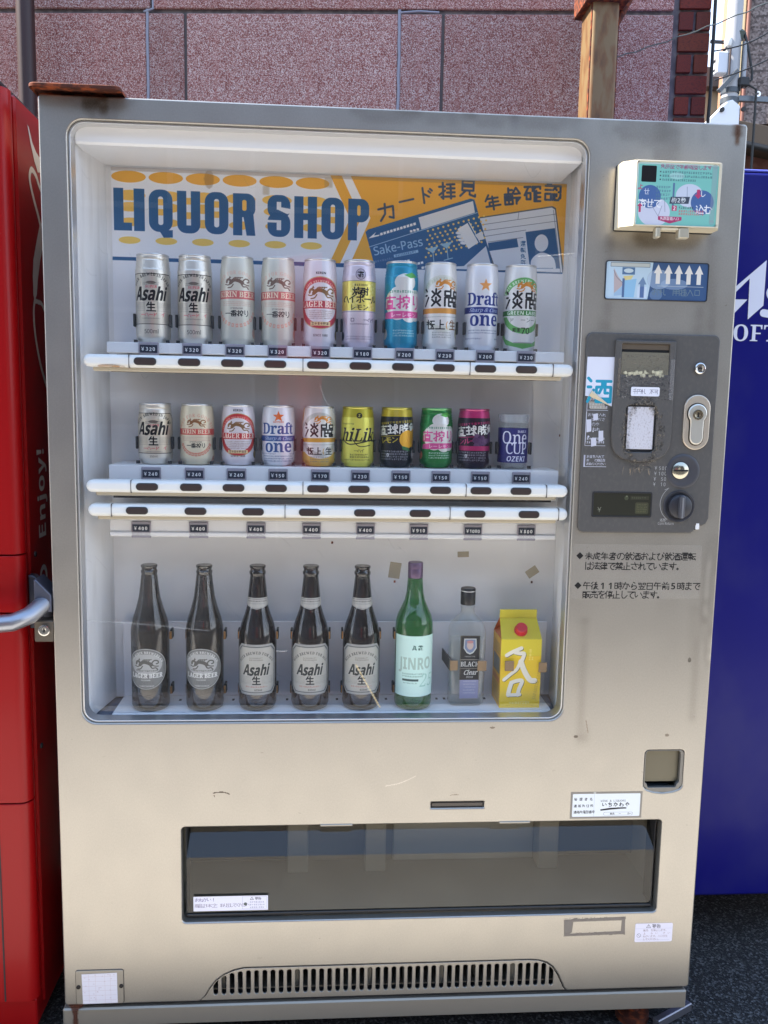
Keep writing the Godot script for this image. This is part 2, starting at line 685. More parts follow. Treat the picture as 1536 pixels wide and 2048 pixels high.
func learn_signs() -> void:
	Board.signs = {
		"未": "1272 0484 4048 4417 4487", "成": "1282 121408 14343726 40436888 7447 5171", "年": "2003 1272 2474 2426 0686 4148",
		"者": "1161 4043 0383 7107 2565682825 2666", "の": "413527170512416183866858", "飲": "2003 2043 1333361613 1535 1318 1838 3647 6044 528273 634748 6588",
		"酒": "0011 0313 0824 3181 3383883833 515345 616575 3787", "お": "0252 303728170615446478 6183", "よ": "4272 404728180716465778", "び": "0231141628486662 6285 7081",
		"運": "22208082 3171 3272753532 3373 2686 5157 0112 04141708 173888", "転": "0141 0242450502 0343 0646 2028 5181 4484 644787 7688", "は": "1018 3282 60675838364688",
		"法": "0011 0313 0824 3181 5054 2484 543787 6688", "律": "2002 2305 1418 3171 2383 3474 7174 2676 2787 5058", "で": "01815234365878 6475 7384",
		"禁": "0141 2024 2103 2143 4181 6064 6144 6183 1575 0686 4648 2708 6788", "止": "4048 4474 1418 0888", "さ": "0282 4065 2516276868", "れ": "2028 033207 064362677887",
		"て": "01815234365878", "い": "0105172635 6285", "ま": "1171 1373 4046381807163678", "す": "0282 5055463514233454 5548", "。": "1627180716",
		"午": "2004 1171 0484 4148", "後": "2002 2305 1418 604162 623373 5437 457538 4688", "時": "0131370701 0434 4181 6063 3383 3585 737868 4657", "か": "0252564837 3007 6285",
		"ら": "3051 22163464765828", "翌": "013133 0223 518183 5273 4345 1575 2637 6657 0888", "日": "1171781811 1474", "前": "2031 6051 0282 18144448 1545 1646 6467 848878",
		"販": "0131360601 0232 0434 1608 2638 81414538 447448 5488", "売": "1171 4042 2262 06048486 3608 55578887", "を": "0171 4014335456 8336383878", "停": "2003 1218 3181 5051 4272744442 36358586 4676 565848",
		"し": "2026385885", "カ": "02827857 403508", "ー": "0484", "ド": "2028 2355 5263 6172", "拝": "0232 202817 0634 4181 4383 4585 3787 6168", "見": "1070751510 1272 1373 3508 55578887",
		"齢": "2023 2141 0343 04084844 2427 1416 3436 6043 6083 5373 458567 6568", "確": "0131 2105 1434371714 42418182 6143 5358 6368 5484 5686 5888",
		"認": "1030 0141 0333 0535380805 41818474 6143 5263 4548 55587886 6566 8587", "免": "3003 1151 5142 1363651513 4345 3508 55578887", "許": "1030 0141 0333 0535380805 5043 4181 3585 6168",
		"証": "1030 0141 0333 0535380805 4181 6168 6484 4448 3888", "生": "2003 1272 1575 0888 4048", "一": "0484", "番": "7011 4044 0282 4205 4285 1575781815 1676 4548",
		"搾": "0232 202817 0634 43418183 6061 5344 7384 5547 6568 6575 6777", "り": "202535 60746748", "焼": "0213 4233 202508 2447 5181 4383 6063 3585 553748 65678786",
		"酎": "0141 0343480803 1115 3135 0646 5282 707868 5465", "ハ": "310527 5188", "イ": "7004 4348", "ボ": "0272 404838 2507 6587 7081 6172", "ル": "212508 505785", "レ": "202884",
		"モ": "1171 0484 31375878", "ン": "1132 186583", "直": "0181 4043 2363672723 2464 2666 040888", "淡": "0011 0313 0824 6062 6244 6284 4152 8172 6466 6648 6688 4556 8576",
		"麗": "0131330301 5181835351 3031 0484 0408 2474762624 4446 2628 2838 5658 5888 6787", "極": "0232 2028 2304 2344 4181 515543 6484 647457 6477 3888", "上": "4048 4474 0888",
		"球": "0131 0434 0737 2027 4282 606857 4354 4756 8364 6487 7081", "勝": "08113138 1333 1535 5051 8071 4282 4484 6144 6488 567668 6547", "負": "3003 215143 1363661613 1464 1565 2608 5688",
		"眞": "2061 4042 2262662622 2464 0686 2708 5788", "露": "1060 02018183 4044 2232 5262 0535370705 1618 0838 6458 5475 5888", "寄": "4041 02018182 2272 4235 4274 0585 757868 1646482816",
		"せ": "0383 606656 202878", "込": "0112 04141708 173888 405136 5185", "む": "0252 202516051425286865 6284", "約": "201122 320434 2428 0507 4547 5043 52827868 5465",
		"秒": "4010 0242 2028 2205 2244 6064 5144 7183 8448", "入": "314108 4188", "口": "1171771711", "挿": "0232 202817 0634 7041 4282 6068 4484866646 3888", "管": "1002 1131 5042 5181 4243 05048485 2528 25656626 2676782826",
		"理": "0131 0434 0837 2028 4080844440 4282 4686 3888 6068", "名": "3003 216107 2344 3575783835", "連": "2181 3272753532 3373 2686 5057 0112 04141708 173888",
		"絡": "201122 320434 2428 0507 4547 6043 517144 5285 5575785855", "先": "2002 1272 4044 0484 340708 54578786", "住": "2003 1218 5061 4282 4575 3888 6268", "所": "0141 0232340402 0208 7051 515538 5484 7478",
		"電": "1070 03028283 4044 2333 5363 2575772725 2676 454888", "話": "1030 0141 0333 0535380805 7041 4383 6065 5575785855", "号": "2060632320 0484 2426666858", "ち": "0272 30255475774828", "わ": "2028 033207 064374867858",
		"や": "0452728465 4051 2148", "警": "0141 1012 3032 13333513 6043 4281 7154 5184 0585 2666 2868", "告": "2002 1272 4044 0484 1575781815", "ね": "2028 033207 0653738678574688", "が": "0252564837 3007 6285 7081",
		"商": "4041 0181 2123 6163 08038388 3415 5476 2666672726", "品": "2060632320 0535380805 5585885855", "本": "0282 4048 4306 4386 2666", "ご": "1272 05163878 7081", "と": "2042 7214071878", "取": "0141 1117 3138 0737 1333 1535 518457 5488",
		"出": "4048 10134444 7074 1414 05088885", "く": "601478", "だ": "0242 2007 4373 456777 7081", "金": "4003 4083 2363 1575 4348 0888 1726 7756", "札": "0232 2028 2305 2345 60678887", "用": "08018188 1383 1585 4148", "千": "6011 0484 4048",
		"円": "08018188 1484 4144", "不": "0181 4108 4148 4386", "可": "0181 2353562623 717868", "返": "0112 04141708 173888 3181 3137 335436 4386", "却": "0141 2023 0343 320738 3648 5158 518185 8576", "缶": "2003 1272 0484 4048 07088885",
	}



# ---------------------------------------------------------------- colours that come back

const INK := Color(0.09, 0.09, 0.11)
const WHITE := Color(0.93, 0.93, 0.92)
const NAVY := Color(0.16, 0.37, 0.56)
const AMBER := Color(0.93, 0.68, 0.24)
const PAPER := Color(0.93, 0.935, 0.95)
const NOTHING := Color(0, 0, 0, 0)

var M := {}


func _ready() -> void:
	set_view()
	set_sky_and_sun()
	learn_signs()
	mix_materials()
	build_ground()
	build_street()
	build_wall()
	build_post_and_wires()
	build_distance()
	build_red_machine()
	build_blue_machine()
	build_liquor_machine()
	stock_cans()
	stock_bottles()
	build_extras()


func set_view() -> void:
	var cam := Camera3D.new()
	cam.name = "camera"
	cam.position = Vector3(0.49813, 1.31445, 1.6157)
	cam.rotation = Vector3(-0.12735, -0.07199, 0.01923)
	cam.fov = 61.136
	cam.near = 0.05
	cam.far = 300.0
	add_child(cam)


func set_sky_and_sun() -> void:
	var e := Environment.new()
	e.background_mode = Environment.BG_SKY
	var sky := ProceduralSkyMaterial.new()
	sky.sky_top_color = Color(0.5, 0.61, 0.77)
	sky.sky_horizon_color = Color(0.9, 0.93, 0.96)
	sky.sky_curve = 0.22
	sky.sky_energy_multiplier = 1.0
	sky.ground_bottom_color = Color(0.3, 0.29, 0.27)
	sky.ground_horizon_color = Color(0.6, 0.6, 0.6)
	sky.sun_angle_max = 20.0
	e.sky = Sky.new()
	e.sky.sky_material = sky
	e.tonemap_mode = Environment.TONE_MAPPER_LINEAR
	e.tonemap_exposure = 3.75
	e.sdfgi_enabled = true
	e.ssao_enabled = true
	e.ssil_enabled = true
	var w := WorldEnvironment.new()
	w.name = "environment"
	w.environment = e
	add_child(w)
	# the sun stands to the left, just behind the plane of the machine's face
	var sun := DirectionalLight3D.new()
	sun.name = "sun"
	var towards := Vector3(-cos(deg_to_rad(50)), sin(deg_to_rad(50)), -0.09)
	sun.look_at_from_position(towards, Vector3.ZERO, Vector3.UP)
	sun.light_color = Color(1.0, 0.96, 0.9)
	sun.light_energy = 1.5
	sun.light_angular_distance = 0.5
	sun.shadow_enabled = true
	add_child(sun)


func mix_materials() -> void:
	M.white = mat(Color(0.91, 0.91, 0.91), 0.45)
	M.rail = mat(Color(0.89, 0.89, 0.87), 0.32)
	M.inner = weathered(mat(Color(0.9, 0.9, 0.9), 0.55), noise_tex(512, 0.006, [Color(0.5, 0.46, 0.4, 0.0), Color(0.5, 0.46, 0.4, 0.15)], [0.45, 0.9]), 1.0)
	M.steel = mat(Color(0.66, 0.64, 0.6), 0.42, 0.85)
	M.chrome = mat(Color(0.8, 0.79, 0.77), 0.16, 1.0)
	M.bright = mat(Color(0.86, 0.86, 0.86), 0.3, 0.9)
	M.black = mat(Color(0.05, 0.05, 0.055), 0.5)
	M.dark = mat(Color(0.13, 0.13, 0.14), 0.6)
	M.charcoal = weathered(mat(Color(0.325, 0.315, 0.305), 0.5), noise_tex(512, 0.03, [Color(0.6, 0.57, 0.52, 0.0), Color(0.62, 0.58, 0.52, 0.06)], [0.45, 0.85]), 1.5)
	M.button = mat(Color(0.25, 0.21, 0.2), 0.22)
	M.button_rim = mat(Color(0.2, 0.2, 0.2), 0.5)
	M.holder = mat(Color(0.6, 0.58, 0.61), 0.5)
	M.brass = mat(Color(0.72, 0.55, 0.36), 0.35, 0.8)
	M.champagne = mat(Color(0.65, 0.625, 0.58), 0.42, 0.7)
	M.rust = weathered(mat(Color(0.27, 0.11, 0.055), 0.85), noise_tex(256, 0.03, [Color(0.55, 0.25, 0.1, 0.0), Color(0.6, 0.28, 0.12, 0.8)], [0.4, 0.7]), 1.0)
	triplanar(M.rust, 0.25)
	M.red = mat(Color(0.6, 0.03, 0.045), 0.36)
	M.red.clearcoat_enabled = true
	M.red.clearcoat = 0.12
	M.red.metallic_specular = 0.35
	M.red.clearcoat_roughness = 0.12
	M.blue = mat(Color(0.03, 0.04, 0.42), 0.4)
	M.blue.metallic_specular = 0.3
	weathered(M.blue, noise_tex(512, 0.008, [Color(0.3, 0.3, 0.45, 0.0), Color(0.32, 0.32, 0.46, 0.13)], [0.45, 0.9], FastNoiseLite.TYPE_SIMPLEX_SMOOTH, 5, 41), 1.0)
	M.blue.clearcoat_enabled = true
	M.blue.clearcoat = 0.1
	M.blue.clearcoat_roughness = 0.15
	var soil := noise_tex(512, 0.09, [Color(0.06, 0.06, 0.065), Color(0.12, 0.12, 0.125), Color(0.16, 0.16, 0.16), Color(0.4, 0.4, 0.4)], [0.0, 0.45, 0.6, 1.0], FastNoiseLite.TYPE_CELLULAR, 1, 3, true)
	M.asphalt = triplanar(mat(Color(1, 1, 1), 0.85, 0.0, soil), 0.19)
	M.asphalt.heightmap_enabled = true
	M.asphalt.heightmap_texture = noise_tex(512, 0.09, [Color.BLACK, Color.WHITE], [0.0, 1.0], FastNoiseLite.TYPE_CELLULAR, 1, 3)
	M.asphalt.heightmap_scale = 0.25
	M.paving = triplanar(mat(Color(1, 1, 1), 0.9, 0.0, noise_tex(512, 0.02, [Color(0.66, 0.645, 0.615), Color(0.69, 0.675, 0.645)], [0.3, 0.7])), 2.0)
	var grit := noise_tex(1024, 0.13, [Color(0.46, 0.22, 0.19), Color(0.63, 0.37, 0.33), Color(0.74, 0.53, 0.49), Color(0.82, 0.68, 0.64), Color(0.93, 0.87, 0.84)], [0.0, 0.3, 0.52, 0.72, 1.0], FastNoiseLite.TYPE_CELLULAR, 1, 5, true)
	M.pebble = triplanar(mat(Color(1, 1, 1), 0.75, 0.0, grit), 0.33)
	M.pebble.heightmap_enabled = true
	M.pebble.heightmap_texture = noise_tex(1024, 0.13, [Color.WHITE, Color.BLACK], [0.0, 1.0], FastNoiseLite.TYPE_CELLULAR, 1, 5)
	M.pebble.heightmap_scale = 0.22
	M.mortar = triplanar(mat(Color(1, 1, 1), 0.9, 0.0, noise_tex(256, 0.04, [Color(0.4, 0.38, 0.38), Color(0.52, 0.49, 0.48)], [0.3, 0.7])), 0.5)
	M.sealant = mat(Color(0.6, 0.6, 0.64), 0.6)


func build_ground() -> void:
	var g := obj("ground", Shape.new().box(-60, -0.3, -60, 60, 0, 60), M.asphalt)
	structure(g)
	# the paved strip in front, in full sun
	var p := obj("pavement", Shape.new().box(-60, -0.1, 0.28, 60, 0.004, 1.95), M.paving)
	structure(p)


# the far side of the street, which the glass and the metal mirror
func build_street() -> void:
	var kerb := obj("kerb", Shape.new().box(-60, -0.1, 1.951, 60, 0.012, 2.1), M.mortar)
	structure(kerb)
	for e in [[0.12, 5.6, Color(0.7, 0.1, 0.1), "added red cloth banner on a thin pole, for reflections in the window"], [2.15, 5.2, Color(0.72, 0.72, 0.7), "added white cloth banner on a thin pole, for reflections in the window"], [-2.2, 5.4, Color(0.2, 0.28, 0.5), "added blue cloth banner on a thin pole, for reflections in the window"]]:
		var n := thing("added_banner", e[3], "banner", Vector3(e[0], 0.004, e[1]), "added banners for window reflections", deg_to_rad(40))  # added out of view, turned to the sun so the glass mirrors bright cloth
		obj("pole", Shape.new().tube([Vector3(0, 0.0, 0), Vector3(0, 2.5, 0)], 0.011, 8), M.bright, n)
		obj("base", Shape.new().lathe([0.0, 0.0, 0.16, 0.0, 0.16, 0.06, 0.04, 0.1, 0.0, 0.1], Vector3.ZERO, 20), M.dark, n)
		obj("crossbar", Shape.new().tube([Vector3(-0.01, 2.45, 0), Vector3(0.47, 2.45, 0)], 0.006, 6), M.bright, n)
		var cloth := Shape.new()
		for i in 14:
			var at := func(k: int, y: float): return Vector3(0.012 + k * 0.0325, y, 0.03 * sin(k * 0.8 + y * 2.0) * (2.45 - y) / 1.8)
			for j in 8:
				cloth.quad(at.call(i, 0.75 + j * 0.2125), at.call(i + 1, 0.75 + j * 0.2125), at.call(i + 1, 0.9625 + j * 0.2125), at.call(i, 0.9625 + j * 0.2125))
		obj("cloth", cloth, mat(e[2], 0.8), n)
	var faces := [["opposite_shop", "grey rendered shop across the street, mirrored in the window", -7.0, 2.4, 6.6, Color(0.42, 0.43, 0.45)], ["opposite_house", "brown timbered house across the street, mirrored in the window", 2.6, 9.5, 5.4, Color(0.36, 0.3, 0.26)], ["opposite_store", "pale blue grey storehouse across the street at far left", -18.0, -7.3, 7.5, Color(0.46, 0.49, 0.53)]]
	for e in faces:
		var b := thing(e[0], e[1], "building", Vector3(e[2], 0, 9.5))
		var w: float = e[3] - e[2]
		obj("wall", Shape.new().box(0, 0, 0, w, e[4], 7), mat(e[5], 0.85), b)
		obj("roof", Shape.new().box(-0.3, e[4] + 0.002, -0.5, w + 0.2, e[4] + 0.35, 7.2, 0.03), mat(Color(0.22, 0.22, 0.24), 0.7), b)
		for i in 3:
			var x := w * (0.1 + i * 0.3)
			for y in [0.9, 3.6]:
				var f := obj("window", Shape.new().box(x, y, -0.06, x + w * 0.2, y + 1.5, -0.002), mat(Color(0.75, 0.75, 0.74), 0.5), b)
				obj("pane", Shape.new().box(x + 0.06, y + 0.06, -0.066, x + w * 0.2 - 0.06, y + 1.44, -0.0605), mat(Color(0.1, 0.12, 0.14), 0.08), f)


func build_wall() -> void:
	# the shop's side wall: slabs of washed pebble concrete between joints, then a pier of red brick
	var w := thing("building_wall", "pink washed pebble slab wall with a red brick edge behind the machines", "wall", Vector3(-0.6, 0, -1.77), "", deg_to_rad(-6.164))
	obj("backing", Shape.new().box(-3.5, 0, -0.35, 2.446, 4.2, -0.014), M.mortar, w)
	var rows := [[0.0, 1.3], [1.312, 2.667], [2.683, 4.2]]
	var across := [[[-3.5, -0.95], [-0.938, 0.452], [0.466, 1.355], [1.367, 2.316]], [[-3.5, -0.95], [-0.938, 0.456], [0.467, 0.5935], [0.604, 1.3555], [1.3665, 1.5095], [1.5205, 2.316]], [[-3.5, -0.95], [-0.938, 0.473], [0.484, 2.316]]]
	for i in 3:
		for a in across[i]:
			var tone: StandardMaterial3D = M.pebble.duplicate()
			tone.albedo_color = [Color(1, 1, 1), Color(0.93, 0.94, 0.95), Color(0.97, 0.94, 0.93), Color(0.9, 0.9, 0.9)][(i * 3 + int(a[1] * 7.0)) % 4]
			tone.uv1_offset = Vector3(a[0] * 3.7, i * 0.37, 0)
			obj("slab", Shape.new().box(a[0], rows[i][0], -0.014, a[1], rows[i][1], 0.0, 0.003), tone, w)
	# joint filler, squeezed out in places
	var r := RandomNumberGenerator.new()
	r.seed = 11
	for x in [0.4615, 1.361]:
		var path := []
		for i in 14:
			path.append(Vector3(x + r.randf_range(-0.0015, 0.0015), 2.2 + i * 0.037, -0.004))
		obj("sealant", Shape.new().tube(path, 0.0058, 8), M.sealant, w)
	for x in [0.5988, 1.515]:
		obj("sealant", Shape.new().box(x - 0.0045, 2.2, -0.0139, x + 0.0045, 2.667, -0.006), mat(Color(0.36, 0.33, 0.32), 0.7), w)
	obj("smear", Shape.new().tube([Vector3(0.45, 2.672, -0.003), Vector3(0.468, 2.676, -0.001), Vector3(0.484, 2.684, -0.003), Vector3(0.483, 2.72, -0.004)], 0.0045, 6), M.sealant, w)
	obj("smear", Shape.new().tube([Vector3(1.36, 2.672, -0.003), Vector3(1.43, 2.676, -0.001), Vector3(1.5, 2.673, -0.003)], 0.004, 6), M.sealant, w)
	# red bricks of the pier
	var tones := []
	for i in 5:
		var c := Color(0.39 + 0.03 * (i % 3), 0.115 + 0.012 * i, 0.06 + 0.006 * (i % 2))
		tones.append(weathered(mat(c, 0.75), noise_tex(128, 0.06, [Color(0.25, 0.06, 0.04, 0.0), Color(0.2, 0.05, 0.04, 0.6)], [0.4, 0.8], FastNoiseLite.TYPE_SIMPLEX_SMOOTH, 4, 20 + i), 1.0))
	var full: ArrayMesh = Shape.new().box(-0.0535, 0, -0.012, 0.0535, 0.059, 0.002, 0.0012).mesh()
	var half: ArrayMesh = Shape.new().box(-0.024, 0, -0.012, 0.024, 0.059, 0.002, 0.0012).mesh()
	var k := 0
	for i in 58:
		var y := 0.02 + i * 0.0702
		if i % 2 == 0:
			put("brick", full, tones[k % 5], w, Vector3(2.3895, y, 0))
			k += 1
		else:
			for x in [2.36, 2.419]:
				put("brick", half, tones[(k * 3) % 5], w, Vector3(x, y, 0))
				k += 1
	# the drain pipe that runs down the slabs
	var pipe := mat(Color(0.23, 0.14, 0.13), 0.5)
	var at: Vector3 = w.transform * Vector3(0.0575, 0, 0.08)
	var d := thing("drain_pipe", "dark plastic drain pipe running up the pebble wall at far left", "pipe", at)
	obj("pipe", Shape.new().lathe([0.031, 0.0, 0.031, 4.2], Vector3.ZERO, 24), pipe, d)
	for y in [1.4, 2.9]:
		obj("clip", Shape.new().lathe([0.034, y, 0.034, y + 0.025], Vector3.ZERO, 24), M.dark, d)


func build_post_and_wires() -> void:
	var rusty := weathered(mat(Color(0.5, 0.41, 0.28), 0.6, 0.25), noise_tex(512, 0.018, [Color(0.45, 0.27, 0.13, 0.0), Color(0.45, 0.25, 0.11, 0.5), Color(0.3, 0.17, 0.1, 0.6)], [0.35, 0.6, 0.85], FastNoiseLite.TYPE_SIMPLEX_SMOOTH, 5, 8), 1.0)
	triplanar(rusty, 0.5)
	rusty.uv1_world_triplanar = false
	rusty.uv1_scale = Vector3(2.4, 0.8, 2.4)
	var p := thing("steel_post", "rusty cream square steel post rising behind the grey machine", "post", Vector3(1.395, 0, -1.365))
	obj("shaft", Shape.new().plate(round_box(-0.045, -0.065, 0.045, 0.065, 0.014), [], 0.0, 2.66).moved(Transform3D(Basis(Vector3.RIGHT, -PI / 2), Vector3(0, 2.66, 0))), rusty, p)
	for x in [-0.0455, 0.0425]:
		obj("rust_edge", Shape.new().box(x, 1.2, 0.048, x + 0.003, 2.6, 0.0585), M.rust, p)
	obj("collar", Shape.new().box(-0.066, 2.6, -0.085, 0.072, 2.75, 0.085, 0.004), M.rust, p)
	obj("brace", Shape.new().tube([Vector3(0.046, 2.545, 0), Vector3(0.12, 2.69, 0)], 0.012, 6), M.rust, p)
	# a thin twisted wire from the post up to the right
	var path := []
	for i in 25:
		var s := i / 24.0
		path.append(Vector3(1.44, 2.44, -1.32).lerp(Vector3(2.286, 2.825, -1.43), s) + Vector3(0, -0.02 * sin(s * PI) + 0.003 * sin(i * 2.3), 0))
	tag(obj("guy_wire", Shape.new().tube(path, 0.0021, 5), mat(Color(0.36, 0.38, 0.36), 0.5, 0.5)), "thin twisted grey wire running from the rusty post to the upper right", "wire")
	# the black cable that drops along the corner of the brick edge
	var c := []
	for i in 12:
		c.append(Vector3(1.83 + 0.003 * sin(i * 1.9), 0.3 + i * 0.3, -1.48 + 0.002 * cos(i * 2.7)))
	tag(obj("black_cable", Shape.new().tube(c, 0.0065, 6), M.black), "black cable hanging down the outer corner of the red brick edge", "cable")


func build_distance() -> void:
	# the concrete utility pole far behind
	var conc := mat(Color(0.66, 0.66, 0.67), 0.8)
	var p := thing("utility_pole", "pale concrete utility pole with brackets and cables beyond the brick edge", "utility pole", Vector3(9.4, 0, -18))
	obj("shaft", Shape.new().lathe([0.23, 0.0, 0.18, 7.6, 0.165, 9.6, 0.15, 13.0], Vector3.ZERO, 24), conc, p)
	for y in [7.98, 8.18]:
		obj("band", Shape.new().lathe([0.2, y, 0.2, y + 0.11], Vector3.ZERO, 20), mat(Color(0.3, 0.32, 0.34), 0.5, 0.6), p)
	obj("crossarm", Shape.new().box(0.1, 8.04, -0.05, 1.5, 8.16, 0.05, 0.01), mat(Color(0.42, 0.44, 0.46), 0.5, 0.7), p)
	obj("stay_arm", Shape.new().box(-0.6, -0.045, 0.1, 0.0, 0.045, 0.19, 0.005).moved(Transform3D(Basis(Vector3.BACK, 0.85), Vector3(0.03, 8.6, 0.1))), mat(Color(0.36, 0.37, 0.38), 0.5, 0.6), p)
	obj("strut", Shape.new().tube([Vector3(-0.1, 9.2, 0.1), Vector3(-0.5, 8.75, 0.1)], 0.025, 6), M.dark, p)
	obj("strut", Shape.new().tube([Vector3(-0.1, 9.02, 0.1), Vector3(-0.5, 8.55, 0.1)], 0.018, 6), M.dark, p)
	obj("strut", Shape.new().box(-0.55, 9.2, 0.05, -0.1, 9.26, 0.1), M.dark, p)
	obj("insulator", Shape.new().lathe([0.0, 9.1, 0.07, 9.13, 0.09, 9.22, 0.06, 9.32, 0.0, 9.36], Vector3(-0.17, 0, 0.12), 14), mat(Color(0.85, 0.84, 0.82), 0.3), p)
	obj("cable_head", Shape.new().lathe([0.0, 9.28, 0.13, 9.32, 0.17, 9.45, 0.1, 9.52, 0.0, 9.54], Vector3(0.1, 0, 0.0), 14), mat(Color(0.3, 0.33, 0.3), 0.8), p)
	obj("junction_box", Shape.new().box(-0.42, 8.55, -0.05, -0.17, 9.0, 0.2, 0.02), mat(Color(0.78, 0.79, 0.82), 0.5), p)
	obj("box_hinge", Shape.new().tube([Vector3(-0.15, 8.5, 0.23), Vector3(-0.15, 9.05, 0.23)], 0.022, 6), mat(Color(0.24, 0.18, 0.17), 0.7), p)
	obj("conduit", Shape.new().tube([Vector3(0.23, 8.3, 0.1), Vector3(0.24, 9.25, 0.1)], 0.06, 8), mat(Color(0.62, 0.63, 0.65), 0.6), p)
	obj("cable", Shape.new().tube([Vector3(0.2, 9.4, 0.12), Vector3(0.3, 9.0, 0.16), Vector3(0.4, 8.6, 0.16), Vector3(0.4, 8.45, 0.16), Vector3(0.3, 8.36, 0.16), Vector3(0.52, 8.25, 0.16), Vector3(0.53, 6.2, 0.16)], 0.03, 6), M.black, p)
	obj("cable_loop", Shape.new().tube([Vector3(0.14, 8.2, 0.18), Vector3(0.14, 9.3, 0.18)], 0.016, 6), M.black, p)
	obj("clamp", Shape.new().box(0.1, 8.3, 0.02, 0.34, 8.5, 0.22, 0.03), M.dark, p)
	obj("shackle", Shape.new().lathe([0.03, -0.02, 0.06, -0.02, 0.06, 0.02, 0.03, 0.02, 0.03, -0.02], Vector3.ZERO, 14).moved(Transform3D(Basis(Vector3.RIGHT, PI / 2), Vector3(0.56, 8.16, 0.16))), M.bright, p)
	# the white wedge-shaped shroud round the pole's foot of fittings
	obj("shroud", Shape.new().plate(points([-0.62, 6.2, 0.1, 6.2, 0.12, 7.85, -0.06, 7.98, -0.16, 7.95, -0.55, 7.55]), [], 0.3, 0.25, 0.02), mat(Color(0.86, 0.86, 0.87), 0.5), p)
	for q in [[-0.3, 7.75], [0.18, 7.78], [0.13, 7.42]]:
		obj("bolt", Shape.new().lathe([0.0, 0.0, 0.05, 0.0, 0.05, 0.05, 0.0, 0.05], Vector3.ZERO, 10).moved(Transform3D(Basis(Vector3.RIGHT, PI / 2), Vector3(q[0], q[1], 0.3))), M.black, p)
	# the house beside it
	var tile := triplanar(mat(Color(1, 1, 1), 0.85, 0.0, noise_tex(512, 0.03, [Color(0.3, 0.26, 0.25), Color(0.47, 0.41, 0.39), Color(0.55, 0.5, 0.48)], [0.2, 0.5, 0.8], FastNoiseLite.TYPE_CELLULAR, 1, 9, true)), 0.8)
	var b := thing("neighbour_house", "grey brown tiled house with cream corner trim beyond the blue machine", "house", Vector3(13.5, -2.03, -26.0))
	b.scale = Vector3.ONE * 2.55
	b.rotation.y = deg_to_rad(-20)
	obj("wall", Shape.new().box(-0.04, 4.75, -2.4, 7, 9.5, 0), tile, b)
	obj("corner_trim", Shape.new().box(-0.16, 4.3, -0.5, -0.045, 9.5, 0.03, 0.01), mat(Color(0.8, 0.72, 0.56), 0.7), b)
	obj("side_wall", Shape.new().box(-0.145, 0, -2.4, -0.05, 9.5, -0.51), mat(Color(0.62, 0.46, 0.36), 0.8), b)
	obj("downspout", Shape.new().tube([Vector3(-0.015, 4.7, 0.04), Vector3(-0.015, 9.3, 0.04)], 0.022, 8), mat(Color(0.5, 0.33, 0.28), 0.6), b)
	obj("eave", Shape.new().plate(points([-0.1, 4.72, 3.0, 3.9, 3.0, 3.64, -0.1, 4.5]), [], 0.35, 0.6, 0.01), mat(Color(0.22, 0.18, 0.14), 0.7), b)
	obj("gutter", Shape.new().tube([Vector3(-0.1, 4.46, 0.36), Vector3(3.0, 3.6, 0.36)], 0.045, 8), M.black, b)
	obj("lower_wall", Shape.new().box(-0.04, 0, -2.4, 7, 4.6, -0.2), triplanar(mat(Color(1, 1, 1), 0.85, 0.0, noise_tex(256, 0.02, [Color(0.42, 0.26, 0.22), Color(0.52, 0.36, 0.32)], [0.3, 0.7])), 2.0), b)
	var f := thing("far_house", "cream and brown house far behind the utility pole, beside the brick edge", "house", Vector3(14.6, 0, -33))
	obj("wall", Shape.new().box(-1.6, 0, -6, 3.4, 11.6, 0), mat(Color(0.55, 0.42, 0.34), 0.8), f)
	obj("upper_wall", Shape.new().box(-1.3, 11.61, -5.8, 3.4, 13.6, -0.2), mat(Color(0.8, 0.72, 0.6), 0.8), f)
	obj("roof", Shape.new().plate(points([-1.8, 13.6, 3.8, 13.6, 3.4, 14.3, -1.0, 14.3]), [], 0.3, 6.4), mat(Color(0.45, 0.4, 0.38), 0.8), f)
	for y in [9.6, 12.2]:
		obj("window", Shape.new().box(-0.9, y, -0.19, 0.4, y + 1.1, 0.02), mat(Color(0.3, 0.34, 0.38), 0.1), f)
	var wires := [[Vector3(4.9, 5.35, -8.6), Vector3(6.3, 6.4, -8.6), 0.25], [Vector3(4.9, 5.0, -8.5), Vector3(6.4, 5.9, -8.5), 0.12], [Vector3(5.5, 5.72, -8.4), Vector3(6.5, 5.5, -8.4), 0.02]]
	var says := ["black service wire sagging deepest across the grey brown house wall", "thin black wire just below the deepest sagging one at the house", "nearly level black wire at mid height before the grey brown house"]
	for k in 3:
		var e: Array = wires[k]
		var path := []
		for i in 15:
			path.append(e[0].lerp(e[1], i / 14.0) - Vector3(0, e[2] * sin(i * PI / 14), 0))
		tag(obj("service_wire", Shape.new().tube(path, 0.008, 5), M.black), says[k], "wire", "service wires at the house")
	var white := []
	for q in [[5.5, 4.68], [5.62, 4.69], [5.7, 4.78], [5.78, 4.72], [5.95, 4.6]]:
		white.append(Vector3(q[0], q[1], -8.3))
	tag(obj("rope", Shape.new().tube(white, 0.012, 5), mat(Color(0.8, 0.78, 0.76), 0.8)), "pale frayed rope hanging just above the dark eave", "rope")


# ---------------------------------------------------------------- the red machine at the left

